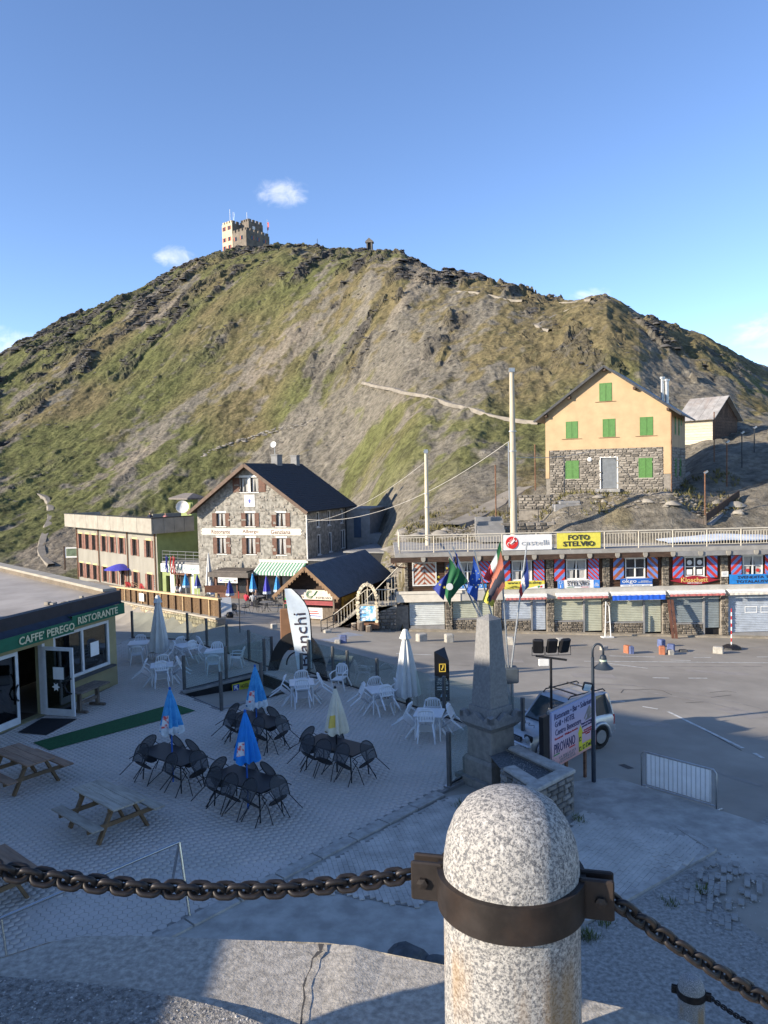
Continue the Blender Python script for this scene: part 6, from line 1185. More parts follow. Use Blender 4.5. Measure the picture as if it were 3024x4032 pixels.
def umbrella(name, label, loc, z0, z1, rad, mat, matp, print_=None, r_pole=.022, folds=8, rz=0, cap=None):
    t = thing(name, label, 'umbrella', loc, rz); s = MB(); s.tube((0, 0, .0), (0, 0, z1 + .03), r_pole, n=8); obj('pole', s, matp, t, 40); s = MB(); n = folds * 6
    def fn(r, z, a): k = (z - z0) / (z1 - z0); return r * (1 + (.26 * math.cos(a * folds + 2 * math.sin(a)) + .1 * math.sin(a * 3 + 1)) * (1 - .6 * k))
    prof = [(rad * .9, z0 + .02), (rad, z0), (rad * .93, z0 + (z1 - z0) * .12), (rad * .72, z0 + (z1 - z0) * .4), (rad * .4, z0 + (z1 - z0) * .75), (rad * .16, z0 + (z1 - z0) * .95), (.02, z1)]
    s.lathe(prof, n, fn=lambda r, z, a: fn(r, z + .0, a)); v = list(s.v)
    s.v = [(x, y, z - (.05 * (1 + math.cos(math.atan2(y, x) * folds + 2)) if z < z0 + .03 else 0)) for x, y, z in v]; mats = [mat]
    if print_:
        mats = [mat] + list(print_); fm = []
        for i, f in enumerate(s.f):
            c = [sum(s.v[j][k] for j in f) / len(f) for k in range(3)]; a = math.atan2(c[1], c[0]); h = (c[2] - z0) / (z1 - z0); fm.append((1 if 0.0 <= h < .09 else 2 if .13 < h < .3 and math.sin(a * 2.5 + .5) > .35 else 0) if len(f) == 4 else 0)
        s.m = fm
    c = obj('canopy', s, mats, t, 55)
    if cap: s = MB(); s.lathe([(rad * .5, z1 - .28), (rad * .42, z1 - .2), (rad * .2, z1 + .0), (.02, z1 + .04)], 20, fn=lambda r, z, a: r * (1 + .12 * math.cos(a * 8))); obj('top_flap', s, mat, t, 50)
    s = MB(); s.lathe([(.03, z1 - .01), (.035, z1 + .03), (.01, z1 + .06)], 8); obj('finial', s, matp, t); return t
wc0, wu0, ic0 = white_chair('plastic_chair', 42), white_chair('plastic_chair', 0), iron_chair('iron_chair', 42)
used = {}
def place(proto, loc, rz, label, group):
    if proto.name not in used: used[proto.name] = 1; o = proto; o.location = loc; o.rotation_euler = (0, 0, rz)
    else: o = dup(proto, loc, rz)
    o['label'] = label; o['group'] = group; return o
def white_table(c, rz, where, chairs, mode='tip'):
    t = thing('plastic_table', 'white plastic table ' + where, 'table', c, rz, 'white plastic tables on the terrace'); s = MB(); s.cbox(-.42, -.42, .69, .42, .42, .725, .02); obj('table_top', s, M_plastic, t); s = MB(); s.box(-.36, -.36, .63, .36, .36, .688); obj('apron', s, M_plastic, t)
    for x in (-.34, .34):
        for y in (-.34, .34): s = MB(); s.path([(x, y, .63), (x * 1.08, y * 1.08, 0)], [.03, .022], 6); obj('leg', s, M_plastic, t, 40)
    names = ['near right side', 'far right side', 'far left side', 'near left side']
    for k, a in enumerate(chairs):
        an = rz + R_(a[0]); tp = mode == 'tip'; r = .68 if tp else .62; p = Vector((c[0] + r * math.cos(an), c[1] + r * math.sin(an), 0)); place(wc0 if tp else wu0, p, an + R_(90) + R_(a[1] if len(a) > 1 else 0), ('tipped white plastic chair' if tp else 'white plastic chair') + ' %s of the table %s' % (a[2], where), 'white plastic chairs on the terrace')
Q = lambda px, py: Vector((*g2(px, py), 0))
std = [(-90, 6, 'near side'), (0, -5, 'right side'), (90, 8, 'far side'), (180, -8, 'left side')]
white_table(Q(1190, 2768), R_(8), 'beside the wave shaped flag', std)
white_table(Q(1498, 2798), R_(20), 'beside the road side parasol', std)
white_table(Q(1692, 2900), R_(-12), 'next to the monument', std)
white_table(Q(640, 2692), R_(15), 'nearest the cafe window', std); white_table(Q(735, 2606), R_(40), 'behind the cafe side parasol', std); white_table(Q(548, 2596), R_(10), 'left of the cafe side parasol', std[:3], 'up'); white_table(Q(850, 2632), R_(5), 'behind the stairwell glass', [(-90, 6, 'near side'), (0, -5, 'right side'), (90, 8, 'far side')], 'up')
lone = place(wu0, Q(1335, 2722), R_(250), 'single white plastic chair leaning at the glass windbreak', 'white plastic chairs on the terrace'); lone.rotation_euler = (R_(-8), R_(6), R_(155))
TA = math.atan2(-.61, .79)
umb_blue = pm('umbrella_blue', (.01, .2, .62), .75, .12, 5); umb_lt = pm('umbrella_sky', (.02, .2, .5), .75, .15, 5, col2=(.07, .32, .6)); umb_pr = pm('umbrella_print', (.62, .64, .66), .75, .25, 9, col2=(.5, .06, .06), mixlo=.5, mixhi=.56); umb_wh = pm('umbrella_hem', (.5, .56, .62), .75, .2, 8); umb_bg = pm('umbrella_beige', (.6, .565, .47), .8, .1, 5); umb_w = pm('parasol_white', (.56, .56, .54), .85, .08, 3)
def iron_table(c, where, short, umat, pmat, z0, z1, prints, ulabel):
    t = thing('iron_table', 'long black mesh table ' + where, 'table', c, TA, 'black metal tables on the terrace'); s = MB(); s.cbox(-.9, -.42, .715, .9, .42, .735, .008); obj('table_top', s, pm('table_dark', (.012, .015, .02), .5, .15, 8), t); s = MB(); s.path([(-.88, -.4, .705), (.88, -.4, .705), (.88, .4, .705), (-.88, .4, .705)], .014, 6, closed=True); obj('rim', s, M_iron, t)
    for x in (-.72, .72):
        for y in (-.3, .3): s = MB(); s.path([(x, y, .71), (x * 1.08, y * 1.15, .0)], .016, 6); obj('leg', s, M_iron, t)
    R = Matrix.Rotation(TA, 3, 'Z')
    for lx, ly, rz, nm in ((-.55, -.62, 0, 'near left'), (.05, -.66, 5, 'near middle'), (.62, -.62, -4, 'near right'), (-.5, .64, 180, 'far left'), (.15, .64, 176, 'far middle'), (-1.18, .05, -90, 'left end'), (1.16, -.02, 90, 'right end')):
        if nm == short: continue
        p = Vector(c) + R @ Vector((lx, ly, 0)); place(ic0, p, TA + R_(rz + random.uniform(-7, 7)), 'black mesh chair tipped at the %s of the table %s' % (nm, where), 'black mesh chairs on the terrace')
    umbrella('closed_umbrella', ulabel, c, z0, z1, .26, umat, pmat, prints)
iron_table(Vector((*g2(678, 2967, .73), 0)), 'nearest the green carpet', 'near middle', umb_lt, pm('pole_blue', (.02, .1, .4)), 1.34, 2.38, (umb_wh, umb_pr), 'light blue printed umbrella closed over the table nearest the carpet')
iron_table(Vector((*g2(1010, 2830, .73), 0)), 'close to the stairwell', 'x', umb_lt, pm('pole_blue', (.02, .1, .4)), 1.15, 2.25, (umb_wh, umb_pr), 'light blue printed umbrella closed over the table by the stairwell')
iron_table(Vector((*g2(973, 3063, .73), 0)), 'nearest the viewer', 'x', umb_blue, pm('pole_blue', (.02, .1, .4)), 1.2, 2.28, (umb_blue, umb_pr), 'deep blue umbrella closed over the nearest black table')
iron_table(Vector((*g2(1325, 2930, .73), 0)), 'under the beige umbrella', 'far middle', umb_bg, M_iron, 1.1, 2.2, (umb_bg, pm('umbrella_ochre', (.6, .45, .1), .8, .1)), 'closed beige umbrella over the right hand black table')
umbrella('closed_parasol', 'tall white parasol tied shut beside the road side windbreak', Q(1602, 2790), .5, 2.6, .36, umb_w, M_dkmetal, None, .03, 9, 0, True); umbrella('closed_parasol', 'tall white parasol tied shut near the cafe corner', Q(630, 2600), .42, 2.75, .36, umb_w, M_dkmetal, None, .03, 9, 1, True)
def picnic(c, rz, label, mat):
    t = thing('picnic_table', label, 'picnic table', c, rz); f = pm('trestle_wood', (.17, .11, .06), .8, .25, 4)
    for k in range(3): y = -.36 + k * .245; s = MB(); s.cbox(-.92, y, .71, .92, y + .235, .75, .006); pl = obj('plank', s, mat, t)
    for sy in (-1, 1): s = MB(); y = sy * .72; s.cbox(-.92, y - .13, .41, .92, y + .13, .45, .006); obj('bench_plank', s, mat, t)
    for x in (-.62, .62):
        for sy in (-1, 1): s = MB(); s.bar((x, sy * .22, .71), (x, sy * .58, 0), .06, .11, (1, 0, 0)); obj('leg', s, f, t)
        s = MB(); s.bar((x + .05, -.84, .37), (x + .05, .84, .37), .05, .09); obj('cross_beam', s, f, t); s = MB(); s.bar((x + .05, -.36, .67), (x + .05, .36, .67), .05, .08); obj('top_batten', s, f, t); s = MB(); s.bar((x, 0, .4), (x * .4, 0, .7), .05, .07); obj('brace', s, f, t)
    return t
pg = pm('picnic_grey', (.36, .32, .26), .8, .25, 3, stretch=(.6, 4, 4), bump=.01, dirt=.3, dirtcol=(.4, .39, .36), rand=.12); pb = pm('picnic_brown', (.27, .17, .11), .8, .25, 3, stretch=(.6, 4, 4), bump=.01, dirt=.2, dirtcol=(.4, .36, .32), rand=.12)
picnic(Vector((*g2(423, 3124, .75), 0)), R_(-41.5), 'weathered grey picnic table in the middle of the terrace left half', pg); picnic(Vector((*g2(90, 2968, .75), 0)), R_(-38), 'brown picnic table in front of the cafe door', pb); picnic(Vector((*g2(-85, 3385, .75), 0)), R_(-41), 'picnic table cut off by the left picture edge', pb)
# stainless handrail
hb = Q(747, 3606); hb2 = Q(668, 3530); hl = Q(30, 3990)
t = thing('steel_handrail', 'stainless steel handrail with splayed legs at the terrace edge', 'handrail', hb); m_ss = pm('stainless', (.5, .5, .5), .22, .06, 5, metal=1.0)
top_ = A(706, 3315, hb.y + .25); tl = A(5, 3615, 12.0)
for a, b, nm in ((top_, tl, 'top_rail'), (top_, hb, 'leg'), (top_, hb2, 'leg')): s = MB(); s.tube(a - hb, b - hb,   .026 if nm == 'leg' else .03, n=10); obj(nm, s, m_ss, t, 40)
b = Vector((tl.x, tl.y, 0)); s = MB(); s.tube(tl - hb, b + Vector((.12, -.1, 0)) - hb, .021, n=10); obj('leg', s, m_ss, t, 40)
s = MB(); s.tube(tl - hb, tl - hb + (tl - top_) * .4, .024, n=10); obj('top_rail', s, m_ss, t, 40)
# ------------------------------------------------------------------ feather flag and wheel arch
P29 = A(1180, 2660, 29.6); t = thing('feather_flag', 'tall curved white advertising flag with dark vertical lettering', 'flag', (P29.x, P29.y, gz(P29.x, P29.y)))
bz = gz(P29.x, P29.y); zt = A(1160, 2318, 29.6).z - bz; zb = A(1200, 2635, 29.6).z - bz; xs_ = lambda v: .5 - .02 * v - (.1 * v ** 2) - .62 * max(0, (v - .62) / .38) ** 2.2
s = MB(); s.grid(8, 24, lambda u, v: ((lambda l, r: l + (r - l) * u)(-.08 - .42 * v, max(xs_(v), -.08 - .42 * v + .03)), .05 * math.sin(v * 7 + u * 2), zb + (zt - zb) * v)); obj('cloth', s, pm('flag_ice', (.68, .74, .76), .7, .06, 4), t, True)
s = MB(); s.path([(.1, .0, 0), (.3, .05, zb)] + [(xs_(v) + .02, .05, zb + (zt - zb) * v) for v in [k / 12 for k in range(13)]], .022, 6); obj('pole', s, M_black, t, True)
tt = text('lettering', 'Bianchi', 1, 1, pm('flag_letter', (.05, .035, .05), .7, .1), t, (0, 0, 0)); me_ = tt.data; co = np.zeros(len(me_.vertices) * 3); me_.vertices.foreach_get('co', co); co = co.reshape(-1, 3); Lz = (zt - zb)
vv = .04 + (co[:, 0] + .5) * .66; uu = .5 - co[:, 2]; lx = -.08 - .42 * vv; rx = np.array([xs_(float(q)) for q in vv]); n_ = np.stack([lx + (rx - lx) * (.22 + uu * .62), .05 * np.sin(vv * 7 + uu * 2) - .02 + co[:, 1] * .5, zb + Lz * vv], 1); me_.vertices.foreach_set('co', n_.ravel()); me_.update()
s = MB(); s.box(-.35, -.3, 0, .45, .35, .06); s.box(-.5, .2, .06, .7, .32, .3); obj('base', s, pm('base_slate', (.07, .085, .1), .7, .15), t)
c = A(1172, 2680, 30.2); t = thing('wheel_arch', 'large black arched photo frame behind the feather flag', 'arch', (c.x, c.y, gz(c.x, c.y))); s = MB(); n = 28; ring = []
for k in range(n + 1): a = math.pi * (-.02 + 1.04 * k / n); ring.append((1.2 * math.cos(a), 2.1 * math.sin(a), .8 * math.cos(a), 1.5 * math.sin(a)))
for k in range(n): a, b = ring[k], ring[k + 1]; s.hexa([(a[0], -.12, a[1]), (b[0], -.12, b[1]), (b[2], -.12, b[3]), (a[2], -.12, a[3]), (a[0], .12, a[1]), (b[0], .12, b[1]), (b[2], .12, b[3]), (a[2], .12, a[3])])
obj('ring', s, pm('arch_black', (.02, .017, .016), .6, .2), t)
s = MB(); s.cbox(-.62, -.08, 1.35, .35, .1, 3.0, .03); obj('brown_panel', s, pm('arch_brown', (.2, .105, .055), .7, .12), t)
s = MB(); s.path([(.42 * math.cos(a), 0, .75 + .5 * math.sin(a)) for a in [math.pi * k / 12 for k in range(13)]], .03, 6); obj('inner_hoop', s, M_black, t)
c = A(1330, 2700, 29.0); t = thing('slanted_board', 'grey tilted information board behind the lone white chair', 'sign', (c.x, c.y, gz(c.x, c.y)), R_(-20)); s = MB(); s.hexa([(-.5, 0, .75), (.45, 0, .75), (.45, .04, .72), (-.5, .04, .72), (-.5, .5, 1.25), (.45, .5, 1.25), (.45, .54, 1.22), (-.5, .54, 1.22)]); obj('panel', s, pm('board_grey', (.13, .15, .17), .5, .15), t)
for x in (-.3, .3): s = MB(); s.bar((x, .25, 0), (x, .25, .98), .04, .04); obj('leg', s, M_dkmetal, t)
# museum totem
c = A(1742, 2800, 27.6); bz = gz(c.x, c.y); zt = A(1742, 2560, 27.6).z - bz; t = thing('museum_totem', 'black triangular museum totem with yellow pictogram by the windbreak', 'sign', (c.x, c.y, bz)); s = MB(); s.add([(-.26, 0, 0), (.28, .06, 0), (.16, .5, 0), (-.26, 0, zt - .05), (.28, .06, zt - .42), (.16, .5, zt)], [(0, 1, 4, 3), (1, 2, 5, 4), (2, 0, 3, 5), (3, 4, 5), (2, 1, 0)]); b = obj('column', s, M_black, t)
ye = pm('pictogram_yellow', (.6, .42, .06), .5, .1); s = MB(); z0 = zt - .8
for p in ((-.09, z0, -.06, z0 + .3), (.12, z0, .15, z0 + .3), (-.06, z0, .12, z0 + .03), (-.06, z0 + .27, .12, z0 + .3)): s.box(p[0], .0, p[1], p[2], .015, p[3])
s.bar((.0, -.002, z0 + .08), (.06, -.002, z0 + .2), .02, .04); s.box(.03, -.0, z0 + .2, .08, .012, z0 + .25); o = obj('pictogram', s, ye, b)
text('lettering', 'MUSEO\nSTORICO', .42, .24, M_text_white, b, (.02, .015, zt - 1.15), rz=R_(6)); text('lettering', 'CARLO\nDONEGANI', .36, .16, pm('grey_lettering', (.25, .25, .26)), b, (.02, .015, zt - 2.0), rz=R_(6))
for z in (zt - 1.38, zt - 1.46): s = MB(); s.box(-.18, .0, z, .22, .014, z + .035); obj('line_mark', s, M_text_white, b)
s = MB(); s.add([(.12 * math.cos(a) + .06, .012, zt - 1.72 + .14 * math.sin(a)) for a in [k * .4 for k in range(9)]], [tuple(range(9))]); obj('swirl_mark', s, pm('pale_blue_mark', (.3, .45, .6)), b)
# ------------------------------------------------------------------ monument
def monument():
    c = Vector((2.55, 19.0, 0)); t = thing('obelisk', 'grey granite obelisk on a moulded pedestal at the terrace corner', 'monument', c, R_(38)); gr = pm('monument_granite', (.2, .195, .19), .85, .16, 14, bump=.015, bscale=50, dirt=.35, dirtcol=(.13, .13, .13)); gr2 = pm('monument_base', (.22, .205, .185), .88, .18, 6, bump=.02, bscale=40, dirt=.4, dirtcol=(.14, .13, .12))
    def fr(a, b, z0, z1, mb): mb.hexa([(-a, -a, z0), (a, -a, z0), (a, a, z0), (-a, a, z0), (-b, -b, z1), (b, -b, z1), (b, b, z1), (-b, b, z1)])
    s = MB(); fr(.72, .72, -.5, .1, s); obj('step', s, gr2, t); t.scale = (.9, .9, 1.0)
    s = MB(); z0, z1, a = .102, .5, .56; T = []
    s.box(-a, -a, z0, a, a, z1); o = obj('base_block', s, gr2, t); s = MB(); fr(.56, .5, .501, .58, s); obj('base_moulding', s, gr2, t)
    s = MB(); s.box(-.16, -a - .004, .14, .16, -a + .1, .36); ni = obj('niche', s, M_black, o); s = MB(Matrix.Translation((.02, -a - .05, .2)) @ Matrix.Rotation(.5, 4, 'Y')); s.cbox(-.12, -.05, -.07, .1, .08, .09, .02); obj('broken_stone', s, gr, o)
    s = MB(); fr(.46, .45, .581, 1.3, s); dd = obj('die', s, gr2, t)
    for k in range(4): tt = text('lettering', ('CARLO', 'DONEGANI', '1775', '1845')[k], .4 - .06 * (k > 1), .06, pm('worn_lettering', (.13, .12, .11)), dd, (.46, 0, 1.15 - k * .1), face='right')
    s = MB(); fr(.46, .6, 1.301, 1.45, s); fr(.6, .6, 1.4501, 1.56, s); obj('cornice', s, gr, t)
    for k in range(4):
        T = Matrix.Rotation(k * math.pi / 2, 4, 'Z'); s = MB(T); s.prism([(-.6, -.6, 1.561), (.6, -.6, 1.561), (.6, -.6, 1.7), (.45, -.6, 1.74), (.3, -.6, 1.6), (0, -.6, 1.76), (-.3, -.6, 1.6), (-.45, -.6, 1.74), (-.6, -.6, 1.7)], (0, .14, 0)); obj('acroterion', s, gr, t)
    s = MB(); fr(.43, .42, 1.561, 1.86, s); obj('collar', s, gr, t)
    s = MB(); fr(.365, .235, 1.861, 4.02, s); s.add([(-.235, -.235, 4.02), (.235, -.235, 4.02), (.235, .235, 4.02), (-.235, .235, 4.02), (0, 0, 4.15)], [(0, 1, 4), (1, 2, 4), (2, 3, 4), (3, 0, 4)]); obj('shaft', s, gr, t)
monument()
# flag poles
def flags():
    c = A(2000, 2700, 22.8); bz = gz(c.x, c.y); t = thing('flag_stand', 'dark planter post holding a fan of steel flag poles', 'flag stand', (c.x, c.y, bz)); hz = A(2000, 2640, 22.8).z - bz
    s = MB(); s.cbox(-.25, -.2, hz - .35, .3, .25, hz + .1, .03); obj('holder', s, pm('holder_slate', (.06, .075, .09), .6, .15), t); s = MB(); s.tube((0, 0, 0), (0, 0, hz - .3), .07, n=8); s.tube((.14, .1, 0), (.14, .1, hz - .3), .05, n=8); obj('stand_leg', s, M_metal, t)
    defs = [((1765, 2168), (1988, 2640)), ((1782, 2152), (1992, 2650)), ((1866, 2165), (1998, 2645)), ((1968, 2135), (2003, 2650)), ((2075, 2135), (2010, 2650)), ((1972, 2168), (2000, 2640))]
    def cloth(name, label, top, fn, mats, nu=10, nv=16, star=None):
        f = thing(name, label, 'flag', top); s = MB(); n = len(mats)
        for j in range(nv):
            for i in range(nu):
                q = [fn((i + a) / nu, (j + b) / nv) for a, b in ((0, 0), (1, 0), (1, 1), (0, 1))]; s.add(q, [(0, 1, 2, 3)], star((i + .5) / nu, (j + .5) / nv))
        o = obj('cloth', s, mats, f, True); return f, o
    Y0 = 22.5; PP = []
    for i, ((tx, ty), (bx, by)) in enumerate(defs[:5]):
        a = A(tx, ty, Y0 - .4 + .2 * i); b = A(bx, by, 22.8); s = MB(); s.tube(a - Vector((c.x, c.y, bz)), b - Vector((c.x, c.y, bz)), .022, .03, n=8); obj('flag_pole', s, M_metal, t, 40); PP.append((a, b))
    px = Y0 / 3029.
    def drape(top, bot, w, seed, amp=.12):   # hangs below 'top' along the pole, folds collect towards the free corner
        d = (bot - top)
        return lambda u, v: (d.x * v * (1 - u * .3) + u * w * (1 - .25 * v) + .05 * math.sin(u * 9 + seed), amp * math.sin(u * 7 + v * 3 + seed), d.z * v - u * .75 - .15 * u * u)
    eu = pm('eu_blue', (.015, .03, .2), .75, .12, 4); g_ = pm('green_cloth', (.01, .1, .035), .75, .12, 4); wh = pm('white_cloth', (.62, .62, .6), .75, .05); rd = pm('red_flag', (.42, .035, .03), .75, .1); bk = pm('charcoal_flag', (.035, .035, .05), .75, .15); yl = pm('yellow_flag', (.55, .45, .06), .75, .1); pk = pm('faded_red_flag', (.48, .16, .1), .75, .1); nb = pm('navy_flag', (.012, .03, .16), .75, .1); st = pm('star_yellow', (.6, .48, .05), .7, .1)
    def W(pxx, py, Y): return A(pxx, py, Y)
    def poly_flag(name, label, corners, Y, mats, star, fold=5, amp=.09, nu=12, nv=18):
        # corners: hoist top, fly top, fly bottom, hoist bottom (in order), cloth hangs in soft folds between them
        C = [W(*q, Y) for q in corners]; o0 = C[0]
        def fn(u, v): p = C[0].lerp(C[1], u).lerp(C[3].lerp(C[2], u), v) - o0; return (p.x + .03 * math.sin(v * 5 + u * 3), p.y + amp * math.sin(u * fold + v * 2.2) * (.2 + .8 * v), p.z)
        return cloth(name, label, o0, fn, mats, nu, nv, star)
    f, o = poly_flag('star_flag', 'dark blue flag with yellow stars at the left of the flag fan', [(1790, 2180), (1765, 2260), (1699, 2318), (1752, 2365)], Y0 - .5, [eu, st], lambda u, v: 0, 6)
    for k, (x, y) in enumerate(((1760, 2237), (1727, 2272), (1732, 2302), (1750, 2313), (1723, 2290))):
        p = A(x, y, Y0 - .66) - f.location; s = MB(); s.add([(p.x + r * math.sin(q * math.pi / 5), p.y, p.z + r * math.cos(q * math.pi / 5)) for q in range(10) for r in [.05 if q % 2 == 0 else .02]], [tuple(range(9, -1, -1))]); obj('star', s, st, f)
    f, o = poly_flag('green_flag', 'green flag with white disc hanging in front of the blue star flag', [(1768, 2195), (1800, 2250), (1768, 2392), (1757, 2345)], Y0 - .75, [g_], lambda u, v: 0, 6, .06)
    p = A(1770, 2310, Y0 - .9) - f.location; s = MB(Matrix.Translation(p) @ Matrix.Rotation(R_(90), 4, 'X')); s.lathe([(.01, 0), (.1, 0), (.1, .006), (.01, .006)], 16); obj('white_disc', s, wh, f)
    poly_flag('green_flag', 'green lower flag cloth bunched on the leaning pole', [(1800, 2230), (1840, 2290), (1772, 2360), (1768, 2330)], Y0 - .62, [g_], lambda u, v: 0, 6, .05)
    poly_flag('blue_flag', 'plain dark blue flag wrapped along the leftmost leaning pole', [(1792, 2175), (1800, 2190), (1838, 2300), (1800, 2290)], Y0 - .45, [nb], lambda u, v: 0, 4, .04)
    f, o = poly_flag('star_flag', 'bright blue flag with small pale stars hanging in the middle', [(1863, 2190), (1895, 2285), (1875, 2370), (1843, 2330)], Y0 - .3, [pm('eu_bright', (.015, .07, .33), .75, .12)], lambda u, v: 0, 5)
    for k in range(8): a = k * .785; p = A(1874 + 13 * math.cos(a), 2280 + 32 * math.sin(a), Y0 - .5) - f.location; s = MB(); s.add([(p.x + r * math.sin(q * math.pi / 5), p.y, p.z + r * math.cos(q * math.pi / 5)) for q in range(10) for r in [.025 if q % 2 == 0 else .01]], [tuple(range(9, -1, -1))]); obj('star', s, pm('star_pale', (.5, .5, .25)), f)
    poly_flag('tricolour_flag', 'green white and red flag at the top of the flag fan', [(1968, 2130), (1976, 2215), (1928, 2290), (1908, 2280)], Y0 - .1, [g_, wh, rd], lambda u, v: 0 if v < .3 else 1 if v < .62 else 2, 5, .06)
    poly_flag('tricolour_flag', 'torn black red and yellow flag hanging below the italian colours', [(1972, 2168), (1988, 2310), (1935, 2392), (1905, 2365)], Y0 - .35, [bk, pk, yl], lambda u, v: 2 if v > .84 - .1 * math.sin(u * 9) else 0 if .3 < u + .25 * (v - .5) < .72 else 1, 6, .07, 14, 22)
    poly_flag('tricolour_flag', 'blue white and red flag hanging on the right hand pole', [(2073, 2190), (2082, 2310), (2046, 2358), (2048, 2330)], Y0 + .2, [nb, wh, rd], lambda u, v: 0 if v < .5 - .25 * u else 1 if v < .72 - .15 * u else 2, 5, .06)
flags()
# ------------------------------------------------------------------ planter wall
def planter():
    zt = .92; P = [Vector(g2(2019, 2926, zt)), Vector(g2(2250, 3030, zt)), Vector(g2(2118, 3098, zt)), Vector((2.6, 17.45))]; t = thing('planter', 'stone faced planter with concrete rim around the monument', 'planter', (P[1].x, P[1].y, 0)); o = Vector((P[1].x, P[1].y, 0))
    for i in range(3):
        a, b = P[i], P[i + 1]; d = (b - a).normalized(); nn = Vector((d.y, -d.x)) * -1; L = (b - a).length; T = Matrix.Translation((a.x - o.x, a.y - o.y, 0)) @ Matrix.Rotation(math.atan2(d.y, d.x), 4, 'Z')
        s = MB(T); s.box(-.05, -.2, -.6, L + .05, .02, zt - .1); w = obj('wall_core', s, M_mortar, t); s = MB(T); s.cbox(-.1 if i == 1 else .12, -.26, zt - .099, L + .1 if i == 1 else L - .12, .06, zt + (.0 if i == 1 else -.006), .025); obj('coping', s, M_kerb, t)
        stones(w, T @ Matrix.Translation((L, .03, 0)) @ R180, 0, L, -.35, zt - .1, (), .26, .17, .05, 60, mat=pm('planter_stone', (.2, .185, .17), .88, .25, 7, bump=.03, bscale=18, rand=.4))
    pts = [(P[0].x - o.x, P[0].y - o.y), (-.1, 0), (P[2].x - o.x, P[2].y - o.y), (P[3].x - o.x, P[3].y - o.y), (P[3].x - o.x - .3, 2.2)]; flat('soil', pts, pm('planter_gravel', (.1, .105, .11), .95, .4, 20, bump=.03, bscale=60), zt - .16, parent=t)
planter()
rocks('planter_stones', [(random.uniform(2.9, 4.0), random.uniform(17.3, 18.6), .78, random.uniform(.008, .02)) for _ in range(300)], M_peb, kind='stuff')
ws = []
for px, py in ((2040, 2940), (2070, 2955), (2090, 2970), (2150, 3000), (2180, 3020), (2120, 2985), (2060, 2948), (2110, 3085)):
    for _ in range(3): x, y = g2(px + random.uniform(-12, 6), py + random.uniform(0, 12), .78); ws.append((x, y, .77))
tufts('planter_weeds', ws, M_weed, .09)
